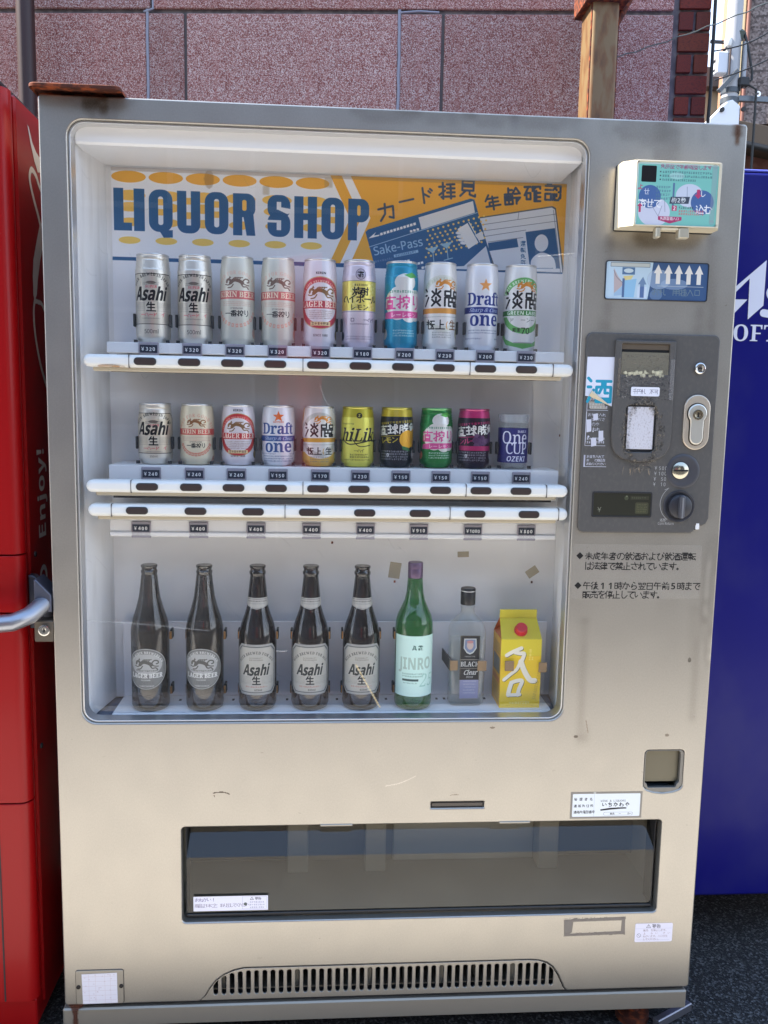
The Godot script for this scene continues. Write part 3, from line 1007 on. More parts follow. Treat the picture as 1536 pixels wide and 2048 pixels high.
func build_red_machine() -> void:
	var r := thing("red_vending_machine", "glossy red vending machine with white script on its side, left edge", "vending machine", Vector3(-0.06, 0, -0.02))
	# a cabinet with a separate door in three pieces, all with rounded upright edges
	obj("cabinet", Shape.new().box(-1.0, 0.075, -0.72, 0, 1.848, -0.047, 0.004), M.red, r)
	var pieces := [[0.112, 0.527], [0.53, 0.904], [0.907, 1.0145], [1.0175, 1.848]]
	for i in 4:
		var outline := round_box(-1.0, -0.047, 0, 0, 0.022, 8)
		var lo: float = pieces[i][0]
		var tall: float = pieces[i][1] - lo
		obj("door_panel", Shape.new().plate(outline, [], 0.0, tall, 0.002).moved(Transform3D(Basis(Vector3.RIGHT, -PI / 2), Vector3(0, lo + tall, -0.047))), M.red, r)
	obj("base", Shape.new().box(-1.0, 0.05, -0.7, -0.004, 0.1095, -0.01, 0.003), M.red, r)
	obj("top_cap", Shape.new().box(-1.0, 1.849, -0.71, -0.012, 1.862, -0.004, 0.004), M.dark, r)
	obj("door_seam", Shape.new().box(-0.062, 0.114, -0.001, -0.059, 0.52, 0.0006), M.dark, r)
	for q in [[0.92, 0.0], [0.615, 0.0], [1.005, 0.0]]:
		obj("screw", Shape.new().lathe([0.0, 0.0, 0.006, 0.0, 0.005, 0.003, 0.0, 0.003], Vector3.ZERO, 12).moved(Transform3D(Basis(Vector3.BACK, -PI / 2), Vector3(0.0, q[0], -0.075))), M.dark, r)
	# white print on its right side: z along, y up, in millimetres from the front top corner
	var b := Board.new(400, 1700, 0.8, Color(0.86, 0.84, 0.8, 0))
	var c := Color(0.86, 0.84, 0.8)
	b.poly([62.2, 15.0, 70.3, 17.9, 87.9, 40.0, 110.0, 52.2, 133.3, 58.1, 156.0, 77.9, 115.4, 88.0, 96.4, 71.5, 76.2, 43.2], c)
	b.curve([145.4, 123.4, 122.1, 111.7, 102.7, 96.7, 80.0, 91.3, 67.6, 102.6, 68.7, 119.6, 89.0, 147.2, 110.3, 170.7, 131.6, 202.7], 11, c)
	b.poly([140.7, 172.2, 114.5, 189.7, 93.3, 223.8, 72.2, 260.0, 66.5, 288.9, 65.7, 326.4, 73.4, 336.8, 86.5, 324.0, 95.3, 294.4, 114.4, 253.5, 143.3, 210.2], c)
	b.curve([73.6, 334.9, 65.8, 354.6, 66.0, 383.0, 77.1, 420.3, 100.2, 462.7, 137.0, 506.5], 10, c)
	b.curve([73.4, 336.8, 94.2, 336.5, 118.3, 339.7, 150.5, 366.0], 9, c)
	b.turned(98, 812, -90)
	b.text("Enjoy!", 100, 0, 60, c, "bold", 1.05)
	b.straight()
	b.oval(75, 880, 24, 26, c, 11)
	obj("side_print", Shape.new().quad_side(0.0006, 0.13, 1.83, -0.447, -0.047), printed(b.texture(), 0.4, true), r)
	# the grey latch plate between the two machines
	obj("hinge_plate", Shape.new().plate(points([-0.0, 0.868, 0.045, 0.868, 0.045, 0.93, 0.03, 0.955, 0.01, 0.972, 0.0, 0.972]), [], -0.03, 0.02, 0.003), mat(Color(0.3, 0.31, 0.34), 0.4, 0.7), r)
	# the bar that locks the red door: a top-level thing
	var bar := thing("locking_bar", "grey steel locking bar with a rounded bend across the red machine", "lock bar", Vector3(-0.03, 0.9, 0.0))
	obj("bar", Shape.new().tube([Vector3(-0.8, 0.002, 0.045), Vector3(-0.07, 0.0, 0.045), Vector3(-0.03, 0.003, 0.04), Vector3(-0.005, 0.012, 0.024), Vector3(0.022, 0.036, -0.03), Vector3(0.026, 0.04, -0.06)], 0.0165, 14), mat(Color(0.62, 0.63, 0.66), 0.33, 0.8), bar)
	obj("bracket", Shape.new().plate(points([-0.004, 0.012, 0.028, 0.012, 0.028, 0.045, 0.0, 0.075, -0.004, 0.073]), [], 0.0, 0.05, 0.004), mat(Color(0.36, 0.37, 0.42), 0.4, 0.6), bar)
	obj("lock_plate", Shape.new().box(-0.005, -0.045, -0.03, 0.03, -0.004, -0.001, 0.002), mat(Color(0.42, 0.39, 0.35), 0.45, 0.6), bar)
	var cyl := obj("lock_cylinder", Shape.new().lathe([0.0105, 0.0, 0.0105, 0.006, 0.008, 0.007, 0.0, 0.005], Vector3.ZERO, 24).moved(Transform3D(Basis(Vector3.RIGHT, PI / 2), Vector3(0.0145, -0.021, -0.001))), M.chrome, bar)
	obj("keyhole", Shape.new().box(0.0133, -0.025, 0.004, 0.0157, -0.017, 0.0056), M.black, cyl)


# ---------------------------------------------------------------- the blue machine at the right

func build_blue_machine() -> void:
	var m := thing("blue_vending_machine", "deep blue vending machine with white lettering, standing back at right edge", "vending machine", Vector3(1.32, 0, -0.3))
	obj("cabinet", Shape.new().box(0, 0.132, -0.7, 1.0, 1.827, -0.045, 0.006), M.blue, m)
	obj("door", Shape.new().plate(round_box(0, 0.132, 1.0, 1.827, 0.012), [], 0.0, 0.044, 0.008, Rect2(), 4), M.blue, m)
	obj("top_edge", Shape.new().box(0.004, 1.8285, -0.69, 0.996, 1.834, -0.004, 0.002), mat(Color(0.35, 0.38, 0.75), 0.3), m)
	for x in [0.08, 0.92]:
		for z in [-0.62, -0.1]:
			obj("foot", Shape.new().lathe([0.03, 0.0, 0.03, 0.02, 0.012, 0.024, 0.012, 0.1315], Vector3(x, 0, z), 14), M.dark, m)
	# lettering, in millimetres from (1.33, 1.72) on its face
	var b := Board.new(420, 320, 1.6, Color(0.85, 0.86, 0.92, 0))
	var c := Color(0.85, 0.86, 0.92)
	b.poly([146.2, 79.8, 146.3, 178.1, 112.2, 209.6, 110.3, 120.3, 83.1, 148.2, 46.7, 185.0, 23.8, 185.6, 45.5, 168.8], c)
	b.poly([56.8, 166.3, 108.5, 166.0, 84.0, 192.8, 60.2, 214.2, 31.6, 214.9, 75.3, 168.0], c)
	b.curve([215.1, 127.1, 180.8, 132.5, 162.1, 143.8, 160.7, 154.8, 174.4, 167.5, 184.8, 181.4, 172.0, 196.0, 147.6, 194.4], 17, c)
	b.text("SOFT DRINKS", 226, 256.6, 50, c, "serif bold", 1.0, 0.0, 0.0, 1.0)
	obj("lettering", Shape.new().quad_front(0.01, 1.40, 0.43, 1.72, 0.0012), printed(b.texture(), 0.4, true), m)



# ---------------------------------------------------------------- the grey machine

func build_liquor_machine() -> void:
	var m := thing("liquor_vending_machine", "large champagne grey liquor vending machine with a glass front, in the middle", "vending machine")
	var body := Shape.new()
	body.box(0.003, 0.118, -0.7, 0.006, 1.826, -0.0305)
	body.box(1.264, 0.118, -0.7, 1.267, 1.826, -0.0305)
	body.box(0.0062, 1.822, -0.699, 1.2638, 1.8255, -0.0305)
	body.box(0.0062, 0.119, -0.699, 1.2638, 0.122, -0.0305)
	body.box(0.0062, 0.1222, -0.7, 1.2638, 1.8218, -0.697)
	obj("cabinet", body, M.steel, m)
	build_front(m)
	build_display(m)
	build_delivery(m)
	build_coin_panel(m)
	build_card_readers(m)
	build_labels(m)
	# what it stands on
	var base := obj("base_plate", Shape.new().box(-0.005, 0.066, -0.69, 1.2675, 0.1065, -0.002, 0.003), mat(Color(0.62, 0.59, 0.54), 0.45, 0.6), m)
	obj("gap_shade", Shape.new().box(0.004, 0.107, -0.69, 1.262, 0.1155, -0.012), M.dark, m)
	for x in [0.09, 1.18]:
		obj("foot", Shape.new().lathe([0.035, 0.0, 0.035, 0.018, 0.014, 0.02, 0.014, 0.0655], Vector3(x, 0, -0.07), 16), M.rust, m)
	obj("rust_stain", Shape.new().quad_front(0.004, 0.066, 0.04, 0.118, -0.0016), printed(rust_run(), 0.9, true), base)


func rust_run() -> ImageTexture:
	var b := Board.new(36, 52, 2, Color(0.33, 0.15, 0.07, 0), 2)
	b.soft(func(s):
		s.poly([2, 0, 34, 0, 30, 8, 22, 12, 20, 26, 22, 52, 10, 52, 12, 26, 8, 10], Color(0.34, 0.15, 0.06, 0.75)), 4)
	return b.texture()


func build_front(m: Node) -> void:
	# painted steel front, champagne with metal flake; rust, grime and scuffs where they are on the real one
	var b := Board.new(1270, 1714, 0.8, Color(0.7, 0.68, 0.645), 1)
	b.soft(func(s):
		var grime := Color(0.3, 0.27, 0.24, 0.16)
		for q in [[102.2, 0.0, 70, 26], [111.2, 14.5, 30, 55], [602.7, 4.3, 60, 22], [692.1, 2.3, 75, 20], [791.4, 3.4, 50, 22], [891.7, 4.4, 70, 20], [1077.2, 19.5, 60, 22], [1115.4, 33.6, 26, 60]]:
			s.oval(q[0], q[1], q[2], q[3], grime)
		for q in [[1215.8, 207.3, 1221.0, 366.8, 20], [1024.4, 213.3, 1019.2, 258.3, 18], [1024.0, 330.6, 1018.5, 371.8, 22], [1199.5, 335.1, 1196.4, 375.7, 18], [1006.0, 931.0, 1015.0, 1174.8, 16], [1231.4, 900.6, 1238.8, 1135.2, 14]]:
			s.line([q[0], q[1], q[2], q[3]], q[4], Color(0.34, 0.31, 0.29, 0.13))
		s.oval(1126.3, 210.1, 70, 18, Color(0.3, 0.25, 0.18, 0.22))
		s.oval(1097.4, 202.1, 30, 22, Color(0.3, 0.25, 0.18, 0.2))
		for i in 26:
			var x := 720 + i * 18.5
			s.line([x, 3, x + 2, 28 + 16 * sin(i * 2.1)], 7, Color(0.36, 0.36, 0.38, 0.09 + 0.06 * sin(i * 1.3)))
		s.line([1255.8, 771.4, 1248.9, 890.5, 1268.0, 1022.1], 14, Color(0.86, 0.84, 0.8, 0.3))
		s.line([1246.9, 890.5, 1259.8, 961.0, 1272.8, 1032.3], 5, Color(0.35, 0.33, 0.3, 0.25)), 5)
	b.soft(func(s):
		s.line([1247.9, 4.0, 1247.6, 39.0], 9, Color(0.35, 0.17, 0.07, 0.55))
		s.line([1248.7, 2.2, 1248.0, 18.0], 15, Color(0.3, 0.15, 0.07, 0.5))
		s.line([110.7, -0.4, 112.7, 24.4], 18, Color(0.28, 0.2, 0.12, 0.35))
		s.line([89.3, 7.1, 90.7, 18.6], 30, Color(0.28, 0.22, 0.16, 0.25)), 3)
	var r := RandomNumberGenerator.new()
	r.seed = 5
	for i in 90:
		var x := r.randf() * 1270
		var y := r.randf() * 1700
		b.line([x, y, x + r.randf_range(-6, 9), y + r.randf_range(-2, 3)], 1.3, Color(0.35, 0.32, 0.29, r.randf_range(0.06, 0.3)), false)
	b.curve([291.9, 1275.5, 311.1, 1273.7, 324.5, 1278.0], 1.6, Color(0.22, 0.19, 0.17))
	b.line([294.8, 1279.6, 295.7, 1283.7], 1.6, Color(0.35, 0.3, 0.27))
	b.curve([627.0, 1265.6, 656.4, 1259.8, 687.7, 1245.7], 1.4, Color(0.9, 0.88, 0.85, 0.7))
	b.curve([756.3, 1287.1, 764.3, 1285.1, 774.2, 1285.2], 1.3, Color(0.45, 0.41, 0.37, 0.7))
	b.oval(1004.5, 1167.5, 4, 3, Color(0.42, 0.39, 0.36))
	b.oval(1225.6, 1011.8, 3, 5, Color(0.45, 0.43, 0.4))
	b.oval(1189.5, 1166.0, 4, 3, Color(0.5, 0.47, 0.43))
	b.oval(836.5, 1147.6, 5, 2, Color(0.5, 0.46, 0.42))
	b.line([1023.0, 1133.6, 1028.4, 1160.5], 1.5, Color(0.55, 0.5, 0.46))
	var paint := printed(b.texture(), 0.43, false, 0.85)
	paint.texture_repeat = true
	paint.roughness_texture = noise_tex(512, 0.03, [Color(0.92, 0.92, 0.92), Color(1, 1, 1)], [0.3, 0.7], FastNoiseLite.TYPE_SIMPLEX_SMOOTH, 5, 6)
	paint.roughness = 0.38
	weathered(paint, noise_tex(1024, 0.42, [Color(0.85, 0.84, 0.82, 0.08), Color(0.68, 0.66, 0.62, 0.0), Color(0.36, 0.35, 0.33, 0.07)], [0.3, 0.5, 0.7], FastNoiseLite.TYPE_SIMPLEX_SMOOTH, 2, 15), 1.0)
	M.paint = paint
	M.drips = noise_tex(512, 0.012, [Color(0.35, 0.27, 0.18, 0.0), Color(0.35, 0.27, 0.18, 0.4)], [0.5, 0.95], FastNoiseLite.TYPE_SIMPLEX_SMOOTH, 4, 12)
	# the outline, with the notch over the ventilation grille
	var o := [Vector2(0.262, 0.116)]
	for q in [[0.270, 0.120], [0.2775, 0.130], [0.285, 0.144], [0.297, 0.160], [0.314, 0.173], [0.332, 0.181], [0.352, 0.1855], [0.932, 0.1865], [0.951, 0.1845], [0.968, 0.1785], [0.980, 0.169], [0.991, 0.153], [1.0, 0.134], [1.006, 0.121], [1.013, 0.116]]:
		o.append(Vector2(q[0], q[1]))
	o.append_array(round_box(0, 0.116, 1.27, 1.83, 0.007, 4).slice(0, 15))
	o.append_array(round_box(0, 0.116, 1.27, 1.83, 0.007, 4).slice(15, 20))
	var window := round_box(0.0485, 0.6965, 0.9762, 1.79, 0.028, 8)
	var slot := round_box(0.2315, 0.2853, 1.1905, 0.4845, 0.008, 5)
	var coin := round_box(1.1475, 0.553, 1.2283, 0.632, 0.008, 4)
	var arc := []
	for p in coin:
		arc.append(Vector2(p.x, p.y - (0.010 * (1 - pow((p.x - 1.188) / 0.0404, 2)) if p.y < 0.57 else 0.0)))
	# two more points so that the lower lip of the coin cup is curved
	arc.insert(0, Vector2(1.188, 0.5428))
	arc.insert(0, Vector2(1.168, 0.5452))
	arc.insert(2, Vector2(1.208, 0.5452))
	var card := round_box(0.7189, 0.5167, 0.825, 0.5292, 0.001, 2)
	obj("front_panel", Shape.new().plate(o, [window, slot, arc, card], 0.0, 0.03, 0.0035, Rect2(0, 0.116, 1.27, 1.714), 3), paint, m)
	# window surround: a pale rolled lip set just inside the opening
	obj("window_trim", Shape.new().plate(round_box(0.0488, 0.6968, 0.9759, 1.7897, 0.0277, 8), [round_box(0.0522, 0.7, 0.9727, 1.7865, 0.025, 8)], -0.006, 0.03, 0.001), M.bright, m)
	# the grille: a pressed plate with upright slots
	var holes := []
	for i in 43:
		var x := 0.2955 + i * 0.01625
		var top := 0.178
		if x < 0.36:
			top = 0.178 - pow((0.36 - x) / 0.066, 2) * 0.012 - (0.36 - x) * 0.06
		if x > 0.952:
			top = 0.178 - pow((x - 0.952) / 0.03, 2) * 0.008
		holes.append(round_box(x - 0.0044, 0.1275, x + 0.0044, top, 0.0043, 4))
	var g := points([0.266, 0.1165, 0.276, 0.126, 0.2835, 0.14, 0.296, 0.1575, 0.3135, 0.171, 0.332, 0.179, 0.352, 0.1835, 0.932, 0.1845, 0.951, 0.1825, 0.967, 0.1768, 0.9785, 0.168, 0.9895, 0.152, 0.9985, 0.133, 1.0045, 0.12, 1.008, 0.1165])
	var grille := obj("ventilation_grille", Shape.new().plate(g, holes, -0.0025, 0.004, 0.0012, Rect2(0, 0.116, 1.27, 1.714)), paint, m)
	obj("grille_backing", Shape.new().box(0.268, 0.117, -0.12, 1.006, 0.187, -0.1), mat(Color(0.16, 0.155, 0.15), 0.7), grille)
	for i in 9:
		obj("fan_opening", Shape.new().lathe([0.0, 0.0, 0.027, 0.0, 0.027, 0.012], Vector3.ZERO, 20).moved(Transform3D(Basis(Vector3.RIGHT, PI / 2), Vector3(0.335 + i * 0.0745, 0.171, -0.1))), M.black, grille)
	for i in 9:
		obj("fin", Shape.new().box(0.303 + i * 0.0745, 0.124, -0.085, 0.311 + i * 0.0745, 0.182, -0.03), mat(Color(0.55, 0.53, 0.48), 0.6, 0.3), grille)


func build_display(m: Node) -> void:
	var c := Node3D.new()
	c.name = "display_case"
	m.add_child(c, true)
	# walls of the lit case: back, splayed sides, ceiling with its lamp housing, sill
	var back := obj("back_panel", Shape.new().box(0.066, 0.69, -0.19, 1.0, 1.79, -0.17), M.inner, c)
	obj("side_wall", Shape.new().quad_box([Vector3(0.05, 0.69, -0.031), Vector3(0.073, 0.69, -0.17), Vector3(0.02, 0.69, -0.17), Vector3(0.03, 0.69, -0.031)], 1.10), M.inner, c)
	obj("side_wall", Shape.new().quad_box([Vector3(0.9925, 0.69, -0.17), Vector3(0.975, 0.69, -0.031), Vector3(1.0, 0.69, -0.031), Vector3(1.02, 0.69, -0.17)], 1.10), M.inner, c)
	obj("lamp_housing", Shape.new().box(0.052, 1.757, -0.169, 0.9735, 1.82, -0.028, 0.004), M.white, c)
	obj("sill", Shape.new().box(0.04, 0.676, -0.18, 0.99, 0.684, -0.0285), mat(Color(0.42, 0.45, 0.52), 0.5), c)
	obj("sill_gasket", Shape.new().box(0.05, 0.684, -0.03, 0.975, 0.6885, -0.0275), mat(Color(0.22, 0.26, 0.36), 0.5), c)
	poster(c)
	# old tape marks and rust specks on the back
	for q in [[0.647, 1.048, 0.02, 0.03, 6], [0.925, 1.053, 0.026, 0.012, 12], [0.652, 0.962, 0.024, 0.034, -8], [0.945, 0.96, 0.026, 0.018, 35], [0.796, 0.997, 0.024, 0.012, 2]]:
		var t := mat(Color(0.74, 0.69, 0.58, 0.7), 0.7)
		t.transparency = BaseMaterial3D.TRANSPARENCY_ALPHA
		obj("tape_mark", Shape.new().quad_front(-q[2] / 2, -q[3] / 2, q[2] / 2, q[3] / 2, 0).moved(Transform3D(Basis(Vector3.BACK, deg_to_rad(q[4])), Vector3(q[0], q[1], -0.1694))), t, c)
	for q in [[0.652, 0.938], [0.945, 0.938], [0.992, 1.25], [0.52, 1.02], [0.47, 1.03]]:
		obj("speck", Shape.new().quad_front(q[0] - 0.002, q[1] - 0.0025, q[0] + 0.002, q[1] + 0.0025, -0.1692), M.rust, c)
	# the glass
	var glass := obj("window_pane", Shape.new().quad_front(0.0524, 0.7, 0.9725, 1.7862, -0.0315), pane(Color(0.9, 0.92, 0.92, 0.008), 0.0), c)
	var sc := Board.new(920, 1086, 0.8, Color(0.9, 0.89, 0.86, 0), 2)  # a few pale curved streaks drawn on the pane, plus fine random scuffs
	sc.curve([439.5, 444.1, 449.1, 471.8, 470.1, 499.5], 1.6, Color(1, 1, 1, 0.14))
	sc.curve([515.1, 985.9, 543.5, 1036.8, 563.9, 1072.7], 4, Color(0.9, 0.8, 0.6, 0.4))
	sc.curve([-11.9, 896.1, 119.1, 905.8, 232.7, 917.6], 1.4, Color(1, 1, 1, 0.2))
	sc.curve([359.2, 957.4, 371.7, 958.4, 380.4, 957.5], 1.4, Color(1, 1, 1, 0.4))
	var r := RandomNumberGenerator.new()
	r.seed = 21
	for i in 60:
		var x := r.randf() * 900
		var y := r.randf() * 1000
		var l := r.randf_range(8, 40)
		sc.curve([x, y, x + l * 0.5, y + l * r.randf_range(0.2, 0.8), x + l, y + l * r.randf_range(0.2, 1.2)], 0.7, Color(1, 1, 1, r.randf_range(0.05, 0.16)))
	obj("scuffs_and_streaks", Shape.new().quad_front(0.0525, 0.7, 0.9725, 1.786, -0.0308), printed(sc.texture(), 0.5, true), glass)
	# three rails of buttons, in front of the glass
	var rails := [[1.3775, 0.0645, 0.9673, [0.1467, 0.4606, 0.7705, 0.9277], [0.1756, 0.2544, 0.3320, 0.4100, 0.4882, 0.5662, 0.6447, 0.7214, 0.7993, 0.8767]],
		[1.1490, 0.0642, 0.9673, [0.1462, 0.4622, 0.7702, 0.9252], [0.1756, 0.2557, 0.3337, 0.4122, 0.4902, 0.5670, 0.6443, 0.7211, 0.7985, 0.8754]],
		[1.1045, 0.0667, 0.9692, [0.1100, 0.4290, 0.7408, 0.9505], [0.1567, 0.2636, 0.3696, 0.4750, 0.5785, 0.6835, 0.7884, 0.8926]]]
	for q in rails:
		var y: float = q[0]
		var rail := obj("button_rail", Shape.new().plate(round_box(q[1], y - 0.0115, q[2], y + 0.0115, 0.0114, 8), [], -0.003, 0.026, 0.008, Rect2(), 5), M.rail, m)
		obj("rail_lip", Shape.new().box(q[1] + 0.015, y - 0.0185, -0.03, q[2] - 0.02, y - 0.0105, -0.016, 0.002), mat(Color(0.72, 0.68, 0.6), 0.5), rail)
		for x in q[3]:
			obj("seam", Shape.new().box(x - 0.0006, y - 0.0119, -0.02, x + 0.0006, y + 0.0119, -0.0026), mat(Color(0.3, 0.28, 0.27), 0.6), rail)
		for x in q[4]:
			var bt := obj("button", Shape.new().plate(round_box(x - 0.0203, y - 0.0071, x + 0.0203, y + 0.0071, 0.007, 6), [], -0.0012, 0.004, 0.0012), M.button_rim, rail)
			obj("button_lens", Shape.new().plate(round_box(x - 0.0186, y - 0.0056, x + 0.0186, y + 0.0056, 0.0055, 6), [], -0.0004, 0.003, 0.0008), M.button, bt)
	# rust where water runs off the first rail
	obj("rail_stain", Shape.new().quad_front(0.085, 1.3657, 0.145, 1.373, -0.0026), printed(stain_at_rail(), 0.8, true), m)
	# shelves with their price rails and tags
	var tags := {}
	var shelves := [[1.3941, 1.4140, 0.0955, 0.9616, 1.4025, 0.0, [0.173, 0.2529, 0.3324, 0.4116, 0.4923, 0.5717, 0.6516, 0.7292, 0.8073, 0.8868], [320, 320, 320, 320, 320, 180, 200, 230, 200, 230]],
		[1.1563, 1.1850, 0.095, 0.9607, 1.1693, 0.0, [0.1741, 0.2555, 0.3346, 0.4134, 0.4946, 0.5715, 0.6499, 0.7279, 0.8053, 0.8863], [240, 240, 240, 150, 170, 230, 150, 150, 150, 240]],
		[1.0585, 1.0800, 0.0948, 0.9595, 1.0649, 1.0, [0.1538, 0.2622, 0.3716, 0.4782, 0.5829, 0.6874, 0.794, 0.9005], [400, 400, 400, 400, 400, 910, 1000, 800]]]
	for q in shelves:
		var low: bool = q[5] > 0
		var shelf := obj("price_rail", Shape.new().box(q[2], q[0], -0.058, q[3], q[1], -0.054, 0.001), M.white, c)
		if low:
			obj("rail_foot", Shape.new().box(q[2], 1.0485, -0.060, q[3], 1.0578, -0.0505, 0.002), M.white, shelf)
			obj("bracket_plate", Shape.new().box(q[2], 1.0803, -0.169, q[3], 1.0835, -0.052), M.inner, shelf)
		else:
			obj("can_shelf", Shape.new().box(q[2], q[1] - 0.004, -0.1695, q[3], q[1] - 0.0004, -0.0585), M.inner, shelf)
			obj("under_tray", Shape.new().box(q[2] + 0.01, q[0] - 0.028, -0.1695, q[3] - 0.02, q[0] - 0.0005, -0.09), mat(Color(0.5, 0.47, 0.43), 0.6), shelf)
			obj("dark_strip", Shape.new().box(q[2] + 0.005, q[0] - 0.035, -0.07, q[3] - 0.01, q[0] - 0.03, -0.064), mat(Color(0.22, 0.21, 0.2), 0.7), shelf)
		for i in q[6].size():
			var x: float = q[6][i]
			var y: float = q[4]
			var y0 := y - (0.019 if low else 0.0125)
			var holder := obj("price_tag", Shape.new().box(x - 0.0185, y0, -0.0538, x + 0.0185, y + 0.0125, -0.0505, 0.0012), M.holder, shelf)
			var price: int = q[7][i]
			if not tags.has(price):
				var b := Board.new(32, 15, 8, Color(0.1, 0.14, 0.22))
				var f := str(price)
				b.kanji("円", -20, -20, 1, WHITE)
				b.line([5.4 - 2, 4.4, 5.4, 8, 5.4 + 2, 4.4], 0.9, WHITE)
				b.line([5.4, 8, 5.4, 11], 0.9, WHITE)
				b.line([3.6, 8, 7.2, 8], 0.7, WHITE)
				b.line([3.6, 9.5, 7.2, 9.5], 0.7, WHITE)
				for k in f.length():
					b.text(f[k], 11.5 + k * (6.3 if f.length() == 3 else 5.3) + (1.5 if f.length() == 3 else 0.0), 11.2 + (0.5 if k % 2 else 0.0), 9.2, WHITE, "bold", 0.95)
				tags[price] = printed(b.texture(), 0.4)
			obj("price_card", Shape.new().quad_front(x - 0.016, y - 0.0072, x + 0.016, y + 0.0072, -0.0501), tags[price], holder)
	# clips that hold the cans
	for row in [[1.4145, 0.043, can_x(0)], [1.186, 0.04, can_x(1)]]:
		for x in row[2]:
			for s in [-1, 1]:
				obj("can_clip", Shape.new().box(x + s * 0.0335 - 0.002, row[0] + row[1] - 0.012, -0.102, x + s * 0.0335 + 0.002, row[0] + row[1] + 0.012, -0.086, 0.001), M.dark, c)
				obj("can_clip", Shape.new().box(x + s * 0.03 - 0.003, row[0] + 0.0003, -0.085, x + s * 0.03 + 0.003, row[0] + 0.006, -0.077), M.dark, c)
	# bottle shelf and the low board behind it
	var bs := obj("bottle_shelf", Shape.new().box(0.092, 0.6885, -0.1695, 0.968, 0.6985, -0.046, 0.0025), mat(Color(0.85, 0.86, 0.87), 0.6), c)
	obj("low_board", Shape.new().box(0.094, 0.6988, -0.153, 0.976, 0.857, -0.148, 0.0008), mat(Color(0.89, 0.89, 0.9), 0.55), c)
	for x in [0.2125, 0.32, 0.43, 0.533, 0.635, 0.741, 0.757, 0.842]:
		obj("shelf_slot", Shape.new().box(x - 0.0025, 0.6984, -0.128, x + 0.0025, 0.6988, -0.117), M.black, bs)
	for i in 6:
		var x: float = BOTTLE_X[i]
		for s in [-1, 1]:
			for y in [0.72, 0.833]:
				var k := obj("bottle_clip", Shape.new().box(x + s * 0.0385 - 0.0022, y, -0.12, x + s * 0.0385 + 0.0022, y + 0.02, -0.1, 0.001), M.black, c)
				obj("clip_tip", Shape.new().box(x + s * 0.0378 - 0.0018, y + 0.001, -0.0998, x + s * 0.0378 + 0.0018, y + 0.016, -0.0965), M.brass, k)


const BOTTLE_X := [0.1607, 0.2675, 0.3722, 0.4775, 0.5802, 0.6865, 0.7963, 0.9035]


func can_x(row: int) -> Array:
	if row == 0:
		return [0.1735, 0.2522, 0.3325, 0.4100, 0.4898, 0.5651, 0.6473, 0.7231, 0.8048, 0.8808]
	return [0.1742, 0.2542, 0.3338, 0.4111, 0.4907, 0.5666, 0.6439, 0.7226, 0.7980, 0.8775]


func stain_at_rail() -> ImageTexture:
	var b := Board.new(60, 8, 4, Color(0.6, 0.4, 0.15, 0))
	b.soft(func(s):
		s.oval(26, 6, 20, 3.5, Color(0.62, 0.4, 0.14, 0.6))
		s.oval(44, 7, 12, 3, Color(0.62, 0.42, 0.18, 0.4)), 4)
	return b.texture()


